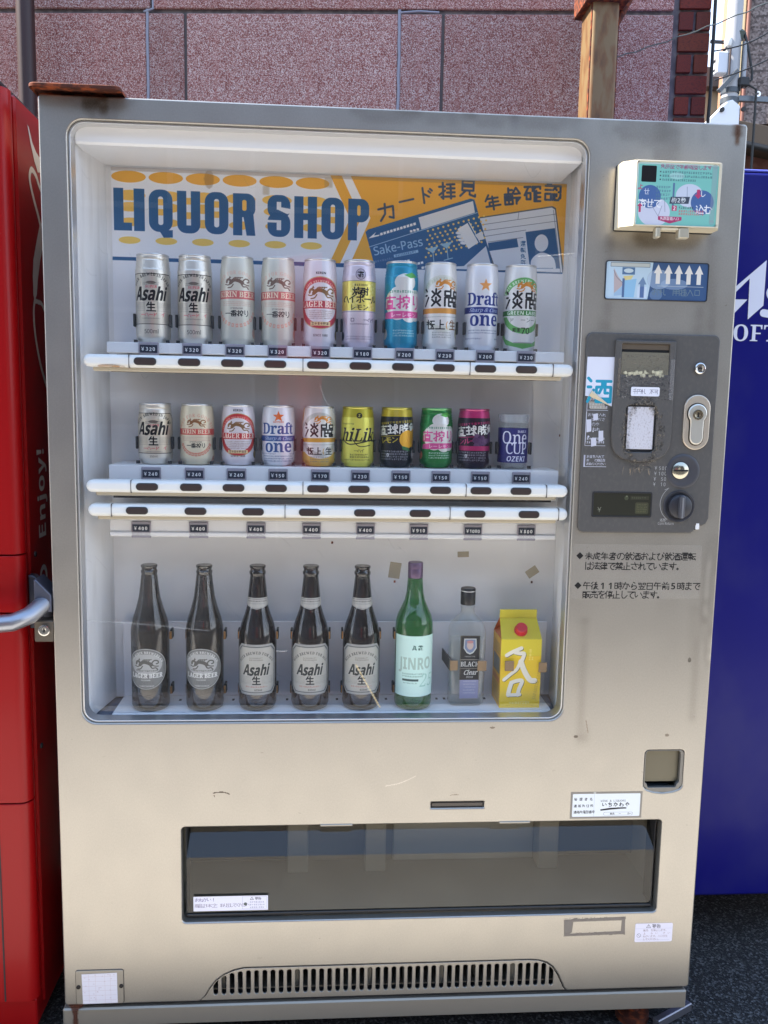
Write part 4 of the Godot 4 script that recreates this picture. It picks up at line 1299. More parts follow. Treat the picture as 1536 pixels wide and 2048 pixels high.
func poster(c: Node) -> void:
	var b := Board.new(900, 340, 2, PAPER)
	for i in 6:
		var x: float = 33.7 + i * 71.3
		b.oval(x, 16.6, 33, 11.2, AMBER)
	for row in [[51.3, 29, 10], [73.1, 26, 9], [101.5, 23, 8]]:
		for i in 6:
			b.oval(36.5 + i * 71.0, row[0], row[1], row[2], Color(0.95, 0.76, 0.36))
	for i in 6:
		b.oval(33.5 + i * 71.0, 136.2, 21, 7, Color(0.95, 0.8, 0.4))
	# the amber field with its two chevrons
	b.poly([421.2, -6.9, 443.8, -6.8, 486.6, 80.5, 446.0, 168.7, 425.1, 168.4, 464.8, 81.2], AMBER)
	b.poly([461.6, -7.4, 904.8, -7.2, 901.9, 173.0, 466.0, 169.1, 505.5, 78.9], AMBER)
	b.poly([0.2, 168.6, 899.5, 167.2, 898.9, 176.1, 0.0, 175.3], NAVY)
	# heavy condensed lettering
	var letters := [["L", 227, 262, 375], ["I", 266, 287, 376], ["Q", 295, 341, 377], ["U", 350, 395, 380], ["O", 404, 450, 380], ["R", 459, 503, 383], ["S", 527, 572, 384], ["H", 580, 625, 388], ["O", 634, 679, 389], ["P", 687, 729, 391]]
	var x0: float = 3.9
	var per := 0.9935
	for e in letters:
		var l: float = x0 + (e[1] - 227) * per
		var w: float = (e[2] - e[1]) * per
		var t: float = 38.2 + (e[3] - 375) * 0.3
		heavy(b, e[0], l, t, w, 80.0)
	# what the sign says in Japanese
	var sign := [["カ", 537.2, 65.3, 33, -14], ["ー", 576.7, 42.9, 31, -13], ["ド", 617.5, 30.9, 32, -8], ["拝", 657.3, 20.9, 34, -3], ["見", 699.5, 15.5, 33, 2], ["年", 750.8, 39.8, 32, -10], ["齢", 789.9, 26.8, 34, -5], ["確", 830.4, 19.6, 35, -2], ["認", 872.1, 16.2, 34, 1]]
	for e in sign:
		b.turned(e[1], e[2], e[4] - 1.0)
		b.kanji(e[0], -e[3] / 2.0, -e[3] / 2.0, e[3], Color(0.22, 0.3, 0.4), 0.13)
	b.straight()
	# the licence card behind, then the pass card in front
	b.poly([720.5, 70.8, 872.3, 43.4, 879.6, 47.0, 901.9, 173.0, 759.7, 173.2], Color(0.3, 0.36, 0.42))
	b.poly([722.5, 72.7, 871.4, 46.3, 877.7, 50.0, 898.7, 173.1, 761.7, 172.2], Color(0.88, 0.9, 0.93))
	for q in [[726.0, 85.2, 880.1, 58.7], [730.5, 96.7, 882.8, 72.3], [734.9, 107.3, 820.1, 91.9], [802.9, 71.0, 804.4, 58.3], [743.4, 117.8, 814.5, 106.7], [874.7, 51.1, 894.6, 172.3]]:
		b.line([q[0], q[1], q[2], q[3]], 0.9, Color(0.35, 0.4, 0.48))
	b.poly([743.5, 119.7, 802.3, 109.1, 806.0, 125.6, 746.0, 135.3], NAVY)
	b.poly([819.2, 95.8, 879.3, 86.1, 893.2, 165.4, 831.3, 167.2], NAVY)
	b.oval(852.9, 116.3, 14, 17, Color(0.88, 0.9, 0.93))
	b.curve([836.4, 165.0, 836.8, 150.2, 853.8, 137.9, 875.8, 146.1, 881.8, 163.7], 6, Color(0.88, 0.9, 0.93))
	b.poly([836.4, 166.0, 837.8, 150.2, 853.8, 137.9, 874.8, 146.1, 882.8, 164.7], Color(0.88, 0.9, 0.93))
	b.turned(815.1, 121.4, -3)
	b.kanji("運転免許", -5, -8, 10.5, NAVY, 0.1, 2.0, 1.0, true)
	b.straight()
	b.poly([496.0, 106.2, 500.9, 101.2, 705.1, 34.6, 713.2, 36.2, 754.1, 159.6, 752.5, 172.4, 516.2, 173.5], NAVY)
	b.poly([601.5, 74.7, 710.3, 39.2, 715.1, 61.3, 608.1, 97.7], Color(0.88, 0.89, 0.9))
	b.line([503.5, 134.9, 720.1, 61.1], 1.2, Color(0.7, 0.8, 0.9))
	b.poly([502.2, 118.5, 517.0, 105.5, 513.1, 112.4, 525.1, 110.1, 523.1, 113.0], WHITE)
	for i in 11:
		b.poly([525.0 + i * 6.6, 107.2 - i * 2.15, 525.0 + i * 6.6 + 5, 107.2 - i * 2.15 - 1.6, 525.0 + i * 6.6 + 6, 107.2 - i * 2.15 + 3.2, 525.0 + i * 6.6 + 1, 107.2 - i * 2.15 + 5], WHITE)
	for i in 3:
		b.rect(585.0 + i * 6.6, 99.4 - i * 2.0, 5, 4.5, WHITE)
	for row in 7:
		for i in 12:
			var p := Vector2(621.3, 100.2) + Vector2(10.2 * i - 0.5 * row + (5 if row % 2 else 0), 8.5 * row - 3.0 * i)
			if p.x < 742.9 - 4 and p.y > 62 and p.y < 170 - 0.31 * (p.x - 640):
				b.oval(p.x, p.y, 2.1, 2.1, Color(0.95, 0.8, 0.4))
	b.poly([696.1, 166.2, 739.6, 125.7, 754.5, 172.4, 606.9, 172.8], Color(0.86, 0.88, 0.91))
	b.turned(562.7, 136.0, -13)
	b.text("Sake-Pass", 0, 4, 23, Color(0.62, 0.76, 0.86), "plain", 1.0, 0.0, 0.4)
	b.rect(-12, 10, 50, 5.5, Color(0.62, 0.76, 0.86))
	b.small_print(-9, 10.8, 44, 1, 5, 3.8, NAVY, 3)
	b.small_print(-52, 14, 38, 1, 5, 4, Color(0.45, 0.55, 0.68), 4)
	for i in 6:
		b.rect(6 + i * 6.5, 34, 5, 4.6, WHITE)
		b.rect(38 + i * 6.5, 44, 5, 4.6, WHITE)
		b.rect(-20 + i * 6.5, 25, 5, 4.6, WHITE)
	b.straight()
	# two cocktail glasses, and a hand holding a card
	for q in [[630.3, 136.9], [658.4, 127.2]]:
		b.poly([q[0] - 13, q[1] - 2, q[0] + 13, q[1] - 8, q[0] + 2, q[1] + 6], Color(0.6, 0.75, 0.82))
		b.line([q[0] + 2, q[1] + 4, q[0] + 5, q[1] + 26], 1.6, Color(0.6, 0.75, 0.82))
		b.line([q[0] - 3, q[1] + 29, q[0] + 14, q[1] + 24], 1.8, Color(0.6, 0.75, 0.82))
	b.poly([680.7, 94.4, 700.6, 82.1, 724.1, 119.3, 704.2, 132.7], Color(0.92, 0.92, 0.92))
	b.line([703.5, 80.1, 727.1, 118.3], 1.6, WHITE)
	for q in [[684.0, 102.1], [686.2, 108.8], [689.4, 115.5], [693.7, 121.3]]:
		b.oval(q[0], q[1], 7, 3, Color(0.9, 0.9, 0.9))
	b.poly([716.5, 104.9, 730.5, 96.7, 736.1, 112.1, 725.0, 115.4], Color(0.9, 0.9, 0.9))
	# grime and old tape
	b.soft(func(s):
		s.oval(188.3, 15.7, 9, 18, Color(0.45, 0.34, 0.2, 0.35))
		s.rect(293.1, 25.1, 12, 16, Color(0.6, 0.52, 0.38, 0.4))
		s.rect(414.4, 4.7, 15, 18, Color(0.6, 0.52, 0.38, 0.4))
		s.oval(38.9, -6.9, 6, 4, Color(0.3, 0.22, 0.15, 0.3))
		s.rect(0, 0, 900, 6, Color(0.55, 0.48, 0.4, 0.4)), 4)
	obj("poster", Shape.new().quad_front(0.083, 1.414, 0.983, 1.754, -0.1685), printed(b.texture(), 0.4), c)


# condensed poster capitals, drawn with thick rounded strokes
func heavy(b: Board, ch: String, x: float, y: float, w: float, h: float) -> void:
	var s := 18.0
	var c := NAVY
	match ch:
		"L":
			b.rect(x, y, s + 1, h, c)
			b.rect(x, y + h - 15, w, 15, c)
		"I":
			b.rect(x, y, w, h, c)
		"U":
			b.round_rect(x, y + h / 2, w, h / 2, 17, c)
			b.rect(x, y, w, h * 0.7, c)
			b.rect(x + s, y - 1, w - 2 * s, h - 14, PAPER)
			for q in [0.16, 0.5]:
				b.rect(x + s, y + h * q, w - 2 * s, h * 0.16, Color(0.95, 0.76, 0.36))
		"O", "Q":
			b.round_rect(x, y, w, h, 19, c)
			b.round_rect(x + s, y + 13, w - 2 * s, h - 26, 4.5, PAPER)
			for q in [0.22, 0.46]:
				b.rect(x + s, y + h * q, w - 2 * s, h * 0.15, Color(0.95, 0.76, 0.36))
			if ch == "Q":
				b.poly([x + w * 0.42, y + h - 3, x + w, y + h - 4, x + w, y + h + 10, x + w * 0.62, y + h + 11], c)
		"R", "P":
			b.rect(x, y, s, h, c)
			b.round_rect(x + 4, y, w - 4, h * 0.56, 16, c)
			b.rect(x, y, w * 0.6, h * 0.56, c)
			b.round_rect(x + s, y + 12, w - 2 * s + 1, h * 0.56 - 24, 4, Color(0.95, 0.76, 0.36))
			if ch == "R":
				b.poly([x + w * 0.45, y + h * 0.5, x + w - 4, y + h * 0.46, x + w, y + h, x + w - s + 1, y + h], c)
		"H":
			b.rect(x, y, s, h, c)
			b.rect(x + w - s, y, s, h, c)
			b.rect(x, y + h * 0.4, w, 13, c)
		"S":
			b.round_rect(x, y, w, h * 0.56, 18, c)
			b.round_rect(x, y + h * 0.42, w, h * 0.58, 18, c)
			b.rect(x + s, y + 13, w - 2 * s, 15, PAPER)
			b.poly([x + s, y + 22, x + w + 1, y + 26, x + w + 1, y + 34, x + w - 6, y + 36, x + s, y + 27], PAPER)
			b.poly([x - 1, y + h * 0.6, x + w - s, y + h * 0.6, x + w - s, y + h - 13, x + s, y + h - 13, x + s, y + h * 0.66, x - 1, y + h * 0.66], PAPER)


func build_delivery(m: Node) -> void:
	var d := Node3D.new()
	d.name = "delivery_bay"
	m.add_child(d, true)
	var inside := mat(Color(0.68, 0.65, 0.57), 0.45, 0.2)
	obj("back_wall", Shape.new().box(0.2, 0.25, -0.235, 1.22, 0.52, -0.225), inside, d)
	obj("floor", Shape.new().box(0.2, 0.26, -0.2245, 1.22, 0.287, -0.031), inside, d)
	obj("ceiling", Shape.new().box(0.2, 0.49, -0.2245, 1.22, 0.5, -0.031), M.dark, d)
	obj("bright_plate", Shape.new().box(0.665, 0.2875, -0.2245, 0.984, 0.4895, -0.215, 0.002), mat(Color(0.9, 0.88, 0.8), 0.4, 0.15), d)
	for x in [0.205, 1.205]:
		obj("end_wall", Shape.new().box(x, 0.2875, -0.2245, x + 0.01, 0.4895, -0.031), inside, d)
	for q in [[0.43, 0.475], [0.60, 0.645], [0.985, 1.03]]:
		obj("divider", Shape.new().box(q[0], 0.2875, -0.2245, q[1], 0.4895, -0.17, 0.002), mat(Color(0.72, 0.69, 0.6), 0.5, 0.2), d)
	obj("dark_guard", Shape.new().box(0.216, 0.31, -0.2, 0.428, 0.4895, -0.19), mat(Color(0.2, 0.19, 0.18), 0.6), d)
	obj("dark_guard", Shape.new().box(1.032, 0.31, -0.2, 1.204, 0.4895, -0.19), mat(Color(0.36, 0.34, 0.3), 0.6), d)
	# the smoked flap: a sloping upper facet over an upright one
	var smoke := pane(Color(0.14, 0.12, 0.08, 0.48), 0.04)
	var f := Shape.new()
	for e in [[0.2385, 0.4835, -0.062, 0.413, -0.016], [0.2385, 0.413, -0.016, 0.2945, -0.018]]:
		f.quad(Vector3(e[0], e[3], e[4]), Vector3(1.184, e[3], e[4]), Vector3(1.184, e[1], e[2]), Vector3(e[0], e[1], e[2]))
	var flap := obj("flap", f, smoke, d)
	obj("flap_edge", Shape.new().box(0.2385, 0.2885, -0.022, 1.184, 0.2944, -0.0145, 0.001), mat(Color(0.16, 0.15, 0.14), 0.35), flap)
	for x in [0.2365, 1.1842]:
		obj("flap_cheek", Shape.new().box(x, 0.29, -0.06, x + 0.0019, 0.4825, -0.018), M.dark, flap)
	for q in [[0.501, 0.5645], [0.857, 0.9195]]:
		obj("hinge_tab", Shape.new().box(q[0], 0.4825, -0.02, q[1], 0.4868, 0.0015, 0.001), M.champagne, d)
	# its paper notice
	var b := Board.new(102, 22, 6, Color(0.93, 0.92, 0.95))
	b.kanji("おねがい!", 2, 2.2, 5.6, Color(0.55, 0.5, 0.62), 0.1)
	b.kanji("商品は1本ごとに取り出してください", 2, 11, 5.6, Color(0.6, 0.55, 0.62), 0.1, -1.3)
	b.frame(67, 1.5, 33, 18.5, 0.4, Color(0.7, 0.68, 0.75))
	b.kanji("警告", 84, 2.2, 4.4, Color(0.4, 0.38, 0.42), 0.1)
	b.line([77.5, 6, 79.8, 2.4, 82.1, 6, 77.5, 6], 0.6, Color(0.4, 0.38, 0.42))
	b.oval(71, 12.5, 2.4, 2.4, Color(0.35, 0.38, 0.36))
	b.small_print(77, 8.5, 21, 3, 4, 2.4, Color(0.68, 0.66, 0.74), 9)
	obj("paper_notice", Shape.new().quad_front(0.2515, 0.3015, 0.3985, 0.3325, -0.0128), printed(b.texture(), 0.5), flap)
	# slot for the card above
	obj("card_slot_lining", Shape.new().box(0.716, 0.514, -0.02, 0.828, 0.532, -0.006), mat(Color(0.27, 0.24, 0.22), 0.6), m)
	obj("card_slot_flap", Shape.new().box(0.7215, 0.5185, -0.0055, 0.823, 0.526, -0.0035, 0.0006), mat(Color(0.36, 0.33, 0.3), 0.5, 0.3), m)
	# coin return cup
	var cup := Node3D.new()
	cup.name = "coin_return"
	m.add_child(cup, true)
	obj("cup_wall", Shape.new().box(1.142, 0.535, -0.055, 1.234, 0.64, -0.05), mat(Color(0.34, 0.32, 0.28), 0.5, 0.3), cup)
	obj("cup_floor", Shape.new().box(1.1425, 0.536, -0.0495, 1.2335, 0.548, -0.031), mat(Color(0.25, 0.27, 0.3), 0.5, 0.3), cup)
	for x in [1.1425, 1.2305]:
		obj("cup_side", Shape.new().box(x, 0.5485, -0.0495, x + 0.003, 0.6395, -0.031), mat(Color(0.4, 0.38, 0.33), 0.5, 0.3), cup)
	obj("cup_flap", Shape.new().quad_box([Vector3(1.147, 0.562, -0.012), Vector3(1.2215, 0.562, -0.012), Vector3(1.2215, 0.562, -0.015), Vector3(1.147, 0.562, -0.015)], 0.072), mat(Color(0.42, 0.4, 0.34), 0.35, 0.5), cup)
	var rim_o := []
	for p in round_box(1.1478, 0.5525, 1.228, 0.6317, 0.008, 4):
		rim_o.append(Vector2(p.x, p.y - (0.0095 if p.y < 0.57 and absf(p.x - 1.188) < 0.034 else 0.0)))
	var rim_i := []
	for p in round_box(1.1505, 0.5605, 1.2215, 0.6297, 0.007, 4):
		rim_i.append(Vector2(p.x, p.y - (0.007 if p.y < 0.58 and absf(p.x - 1.186) < 0.03 else 0.0)))
	obj("cup_rim", Shape.new().plate(rim_o, [rim_i], -0.002, 0.008, 0.001), mat(Color(0.5, 0.49, 0.47), 0.42, 0.6), cup)


func build_coin_panel(m: Node) -> void:
	var p := Node3D.new()
	p.name = "coin_panel"
	m.add_child(p, true)
	var o := round_box(0.9862, 1.0718, 1.2425, 1.449, 0.012, 6)
	o = o.slice(7)
	o.push_front(Vector2(1.2425, 1.101))
	o.push_front(Vector2(1.2375, 1.0905))
	o.push_front(Vector2(1.230, 1.0868))
	o.push_front(Vector2(1.2165, 1.0868))
	o.push_front(Vector2(1.2155, 1.077))
	o.push_front(Vector2(1.209, 1.0718))
	var face := 0.006
	obj("face_plate", Shape.new().plate(o, [], face, 0.0055, 0.003, Rect2(), 3), M.charcoal, p)
	# the bill slot: a raised bezel, its mouth, sooty tape across it
	var bill := Node3D.new()
	bill.name = "bill_slot"
	p.add_child(bill, true)
	var bo := points([1.0405, 1.4355, 1.0405, 1.262, 1.0425, 1.238, 1.050, 1.224, 1.064, 1.215, 1.080, 1.2105, 1.1, 1.209, 1.118, 1.2105, 1.134, 1.215, 1.147, 1.224, 1.1545, 1.238, 1.1565, 1.262, 1.1555, 1.4355])
	obj("bezel", Shape.new().plate(bo, [round_box(1.0525, 1.372, 1.144, 1.4295, 0.002, 2), round_box(1.066, 1.2275, 1.126, 1.316, 0.01, 4)], face + 0.0055, 0.0053, 0.002, Rect2(), 2), M.charcoal, bill)
	obj("mouth", Shape.new().box(1.0528, 1.419, face - 0.005, 1.1437, 1.4292, face + 0.002), mat(Color(0.36, 0.31, 0.25), 0.6), bill)
	obj("mouth_gap", Shape.new().box(1.0528, 1.414, face + 0.0004, 1.1437, 1.4185, face + 0.001), M.black, bill)
	obj("mouth_ramp", Shape.new().quad_box([Vector3(1.0528, 1.3722, face + 0.004), Vector3(1.1437, 1.3722, face + 0.004), Vector3(1.1437, 1.3722, face + 0.0003), Vector3(1.0528, 1.3722, face + 0.0003)], 0.0415), mat(Color(0.5, 0.48, 0.42), 0.35, 0.3), bill)
	obj("tray", Shape.new().box(1.0662, 1.2277, face - 0.004, 1.1258, 1.3158, face + 0.0005), M.dark, bill)
	obj("white_card", Shape.new().box(1.0708, 1.233, face + 0.0006, 1.1217, 1.3128, face + 0.0028, 0.0005), weathered(mat(Color(0.82, 0.81, 0.83), 0.6), noise_tex(256, 0.05, [Color(0.5, 0.4, 0.4, 0.0), Color(0.45, 0.36, 0.35, 0.5)], [0.55, 0.95], FastNoiseLite.TYPE_SIMPLEX_SMOOTH, 5, 31), 1.0), bill)
	# clear tape gone grey with soot
	var b := Board.new(118, 230, 3, Color(0.55, 0.54, 0.52, 0))
	var r := RandomNumberGenerator.new()
	r.seed = 44
	for i in 900:
		var x := r.randf() * 106 + 4
		var y := r.randf() * 84 + 2
		var edge := 1.0 if y > 44 else 0.5
		b.oval(x, y, r.randf_range(0.5, 2.6), r.randf_range(0.4, 1.6), Color(0.62, 0.6, 0.58, 0.22 * edge) if r.randf() < 0.45 else Color(0.12, 0.12, 0.16, 0.24 * edge))
	for i in 46:
		b.oval(15 + r.randf() * 78, 33 + r.randf() * 9, r.randf_range(1.5, 4), r.randf_range(1.4, 3.6), Color(0.83, 0.8, 0.68, 0.55))
	b.rect(104, 10, 8, 76, Color(0.62, 0.61, 0.6, 0.4))
	b.rect(4, 10, 5, 70, Color(0.6, 0.55, 0.48, 0.35))
	for i in 700:
		var a := r.randf() * TAU
		var x := 58 + cos(a) * r.randf_range(26, 43)
		var y := 150 + sin(a) * r.randf_range(48, 70)
		b.oval(x, y, r.randf_range(0.5, 2.2), r.randf_range(0.5, 2.4), Color(0.6, 0.55, 0.47, 0.26) if r.randf() < 0.5 else Color(0.15, 0.13, 0.12, 0.3))
	for i in 14:
		var x := 24 + r.randf() * 66
		b.line([x, 212 + r.randf() * 8, x + r.randf_range(-3, 3), 222 + r.randf() * 7], 0.6, Color(0.66, 0.57, 0.45, 0.7))
	obj("sooty_tape", Shape.new().quad_front(1.0425, 1.182, 1.1605, 1.412, face + 0.0062), printed(b.texture(), 0.35, true), bill)
	var n := Board.new(57, 18, 6, Color(0.9, 0.9, 0.93, 0))
	n.round_rect(0.5, 0.5, 56, 17, 3, Color(0.9, 0.9, 0.93))
	n.kanji("千円札 不可", 4, 4, 9.5, Color(0.36, 0.33, 0.42), 0.08, -0.5, 0.92)
	obj("paper_note", Shape.new().quad_front(1.0725, 1.3322, 1.1285, 1.3502, face + 0.0068), printed(n.texture(), 0.6, true), bill)
	# locks
	var lock := obj("panel_lock", Shape.new().lathe([0.0105, 0.0, 0.0105, 0.004, 0.0085, 0.0055, 0.007, 0.005, 0.0, 0.005], Vector3.ZERO, 28).moved(Transform3D(Basis(Vector3.RIGHT, PI / 2), Vector3(1.205, 1.3866, face))), M.chrome, p)
	obj("keyhole", Shape.new().box(1.2, 1.3854, face + 0.0045, 1.2085, 1.388, face + 0.0056), M.black, lock)
	var st := obj("lock_plate", Shape.new().plate(round_box(1.1795, 1.2335, 1.2305, 1.3375, 0.0253, 10), [], face + 0.004, 0.0039, 0.002, Rect2(), 3), mat(Color(0.88, 0.83, 0.76), 0.34, 0.8), p)
	var handle := []
	for i in 21:
		var a := -0.75 + (PI + 1.5) * i / 20.0
		handle.append(Vector2(1.2045 + cos(a) * 0.0185, 1.302 + sin(a) * 0.0185))
	handle.append(Vector2(1.1915, 1.278))
	for i in 9:
		var a := PI + PI * i / 8.0
		handle.append(Vector2(1.2045 + cos(a) * 0.013, 1.256 + sin(a) * 0.013))
	handle.append(Vector2(1.2175, 1.278))
	obj("lock_groove", Shape.new().plate(Array(Shape.inset(Shape.ring_of(handle, true), -0.0016)), [], face + 0.0046, 0.002, 0.0), mat(Color(0.2, 0.17, 0.15), 0.5, 0.5), st)
	obj("lock_handle", Shape.new().plate(handle, [], face + 0.0085, 0.0035, 0.003, Rect2(), 3), mat(Color(0.88, 0.87, 0.83), 0.34, 0.8), st)
	obj("lock_barrel", Shape.new().lathe([0.0095, 0.0, 0.0095, 0.0025, 0.0075, 0.003, 0.006, 0.0022, 0.0, 0.0022], Vector3.ZERO, 26).moved(Transform3D(Basis(Vector3.RIGHT, PI / 2), Vector3(1.2043, 1.3, face + 0.0085))), mat(Color(0.62, 0.58, 0.5), 0.25, 1.0), st)
	obj("keyhole", Shape.new().box(1.2033, 1.2958, face + 0.0108, 1.2055, 1.3042, face + 0.0114), M.black, st)
	# coin slot in its dished surround
	var cs := obj("coin_slot", Shape.new().lathe([0.033, 0.0, 0.031, 0.0016, 0.026, 0.0012, 0.018, -0.0006, 0.0, -0.0006], Vector3.ZERO, 36).moved(Transform3D(Basis(Vector3.RIGHT, PI / 2), Vector3(1.185, 1.192, face + 0.0008))), mat(Color(0.27, 0.27, 0.29), 0.4), p)
	obj("slot_disc", Shape.new().lathe([0.0165, 0.0, 0.016, 0.003, 0.012, 0.0055, 0.006, 0.0068, 0.0, 0.007], Vector3.ZERO, 32).moved(Transform3D(Basis(Vector3.RIGHT, PI / 2), Vector3(1.179, 1.1937, face + 0.0006))), mat(Color(0.75, 0.73, 0.66), 0.2, 1.0), cs)
	obj("slot_gap", Shape.new().box(1.1655, 1.1925, face + 0.004, 1.1925, 1.1955, face + 0.0082), M.black, cs)
	# coin return knob
	var kn := obj("return_knob", Shape.new().lathe([0.031, 0.0, 0.03, 0.0016, 0.0245, 0.0004, 0.024, -0.0003, 0.0, -0.0003], Vector3.ZERO, 36).moved(Transform3D(Basis(Vector3.RIGHT, PI / 2), Vector3(1.1815, 1.1247, face + 0.0006))), mat(Color(0.24, 0.24, 0.26), 0.45), p)
	obj("knob_dial", Shape.new().lathe([0.0225, 0.0, 0.0225, 0.008, 0.0205, 0.0098, 0.0, 0.0098], Vector3.ZERO, 32).moved(Transform3D(Basis(Vector3.RIGHT, PI / 2), Vector3(1.182, 1.1247, face))), mat(Color(0.19, 0.19, 0.21), 0.4), kn)
	obj("knob_grip", Shape.new().plate(round_box(1.1765, 1.1025, 1.1875, 1.1475, 0.005, 5), [], face + 0.0185, 0.009, 0.003, Rect2(), 3), mat(Color(0.3, 0.3, 0.32), 0.35), kn)
	obj("knob_mark", Shape.new().box(1.1804, 1.104, face + 0.0186, 1.1836, 1.143, face + 0.019), mat(Color(0.5, 0.5, 0.51), 0.4), kn)
	# amount display
	var l := Board.new(112, 43, 5, Color(0.2, 0.2, 0.17))
	l.line([9, 27, 12, 32, 15, 27], 1.1, Color(0.5, 0.5, 0.44))
	l.line([12, 32, 12, 36], 1.1, Color(0.5, 0.5, 0.44))
	l.line([9, 32, 15, 32], 0.8, Color(0.5, 0.5, 0.44))
	l.oval(64, 9, 4, 4, Color(0.3, 0.31, 0.24))
	l.oval(64.5, 5.5, 2, 1.4, Color(0.44, 0.45, 0.36))
	l.rect(72, 5, 36, 7, Color(0.25, 0.25, 0.2))
	l.small_print(74, 6.5, 30, 1, 4, 3.6, Color(0.33, 0.33, 0.26), 2)
	l.round_rect(82, 17, 26, 22, 3, Color(0.29, 0.29, 0.22))
	l.small_print(85, 20, 20, 4, 4.4, 3, Color(0.38, 0.38, 0.28), 7)
	var screen := mat(Color.WHITE, 0.12, 0.0, l.texture())
	screen.texture_repeat = false
	var frame := obj("display_frame", Shape.new().plate(round_box(1.0115, 1.1023, 1.1285, 1.1512, 0.003, 3), [round_box(1.0142, 1.1052, 1.1258, 1.1483, 0.002, 3)], face + 0.0012, 0.0011, 0.0008), M.dark, p)
	obj("amount_screen", Shape.new().quad_front(1.0142, 1.1052, 1.1258, 1.1483, face + 0.0004), screen, frame)
	# print on the plate
	var t := Board.new(92, 118, 5, Color(0.72, 0.71, 0.7, 0))
	var g := Color(0.72, 0.71, 0.7)
	var amounts := ["500", "100", " 50", " 10"]
	for i in 4:
		for k in 3:
			t.text(amounts[i][k], 21 + k * 6.0 - i * 0.4, 11.0 + i * 10.3, 9.5, g, "plain", 0.85)
		var x := 13.0 - i * 0.4
		t.line([x - 1.8, 4.4 + i * 10.3, x, 7.6 + i * 10.3, x + 1.8, 4.4 + i * 10.3], 0.7, g)
		t.line([x, 7.6 + i * 10.3, x, 11 + i * 10.3], 0.7, g)
		t.line([x - 1.7, 8 + i * 10.3, x + 1.7, 8 + i * 10.3], 0.6, g)
	var arc := []
	for i in 17:
		var a := deg_to_rad(125 + i * 6.6)
		arc.append(Vector2(62.5 + cos(a) * 37, 76 + sin(a) * 37))
	t.stroke(arc, 0.8, g)
	t.line([33, 49, 41, 45.5], 0.8, g)
	t.kanji("返却", 27, 104, 6, g, 0.09)
	t.text("Coin Return", 39, 116.5, 7.4, g, "plain", 0.8)
	obj("panel_print", Shape.new().quad_front(1.119, 1.087, 1.211, 1.205, face + 0.0003), printed(t.texture(), 0.5, true), p)
	# the instruction sticker, half scraped off
	var s := Board.new(46, 112, 5, Color(0.8, 0.8, 0.82, 0))
	var w := Color(0.78, 0.78, 0.82)
	s.rect(2, 0, 41, 1, w)
	s.rect(1, 90, 1, -88, w)
	s.rect(2, 26, 40, 0.8, w)
	s.kanji("お札", 6, 2, 6, w, 0.1)
	s.small_print(6, 12, 34, 2, 6, 4.6, w, 5)
	s.poly([3, 9, 30, 10, 40, 24, 8, 24], Color(0.74, 0.71, 0.66, 0.7))
	s.kanji("お札を入れ", 4, 32, 6.4, w, 0.09, 0.6)
	s.kanji("てくださ", 10, 41, 6.4, w, 0.09, 0.6)
	s.kanji("のや投", 12, 50, 7, w, 0.08, 0.6)
	s.kanji("ねれ", 14, 60, 7, w, 0.08, 0.6)
	for q in [[14, 33, 10, 14], [2, 44, 10, 26], [26, 66, 10, 22], [12, 80, 11, 18], [5, 76, 4, 5], [14, 66, 3, 4]]:
		s.poly([q[0], q[1] + 1, q[0] + q[2] - 1, q[1], q[0] + q[2], q[1] + q[3] - 2, q[0] + 1, q[1] + q[3]], Color(0.8, 0.8, 0.85))
	s.line([1, 30, 1, 96, 40, 96], 0.8, w)
	s.small_print(4, 80, 34, 2, 7, 4.5, w, 8)
	obj("torn_sticker", Shape.new().quad_front(0.991, 1.223, 1.037, 1.33, face + 0.0003), printed(s.texture(), 0.5, true), p)
	var s2 := Board.new(46, 24, 6, Color(0.8, 0.8, 0.82, 0))
	s2.rect(0.5, 1, 3, 22, Color(0.7, 0.7, 0.76))
	s2.rect(0.5, 22.4, 44, 0.9, w)
	s2.kanji("お金を入れて", 6, 1, 5.4, w, 0.1, 0.3)
	s2.kanji("お好みの商品を", 6, 8, 5.4, w, 0.1, -0.2)
	s2.kanji("お取りください", 6, 15, 5.4, w, 0.1, -0.1)
	obj("instruction_sticker", Shape.new().quad_front(0.9905, 1.1975, 1.0365, 1.2215, face + 0.0003), printed(s2.texture(), 0.5, true), p)
	# the white sticker with its peeling corner
	var k := Board.new(56, 94, 5, Color(0.88, 0.89, 0.93, 0))
	k.poly([2, 1, 54.5, 0.5, 53, 92, 8, 74, 1, 73], Color(0.88, 0.89, 0.93))
	k.kanji("酒", 3.5, 38, 48, Color(0.1, 0.6, 0.72), 0.115)
	k.poly([9, 74, 20, 68, 53, 93.8], Color(0.2, 0.2, 0.2, 0.0))
	obj("sake_sticker", Shape.new().quad_front(0.9868, 1.3105, 1.0428, 1.4045, face + 0.0009), printed(k.texture(), 0.5, true), p)
	var curl := Shape.new()
	for i in 8:
		var a0 := i / 8.0
		var a1 := (i + 1) / 8.0
		var e := func(a: float, far: float): return Vector3(0.9945 + a * 0.044, 1.3315 - a * 0.0195, face + 0.0012) + Vector3(0.004, 0.0105, 0) * far * (1 - a) * 1.0 + Vector3(0, 0, 0.006 * sin(far * 2.2) * (1 - a))
		for j in 4:
			curl.quad(e.call(a0, j / 4.0), e.call(a1, j / 4.0), e.call(a1, (j + 1) / 4.0), e.call(a0, (j + 1) / 4.0))
	obj("peeling_corner", curl, mat(Color(0.82, 0.78, 0.68), 0.6), p)
	# the white latch at the lower corner
	obj("latch", Shape.new().box(1.2176, 1.0798, 0.0005, 1.2252, 1.0925, 0.0062, 0.001), M.white, p)
	obj("latch_shade", Shape.new().box(1.2166, 1.0788, 0.0004, 1.2263, 1.0945, 0.002), M.dark, p)


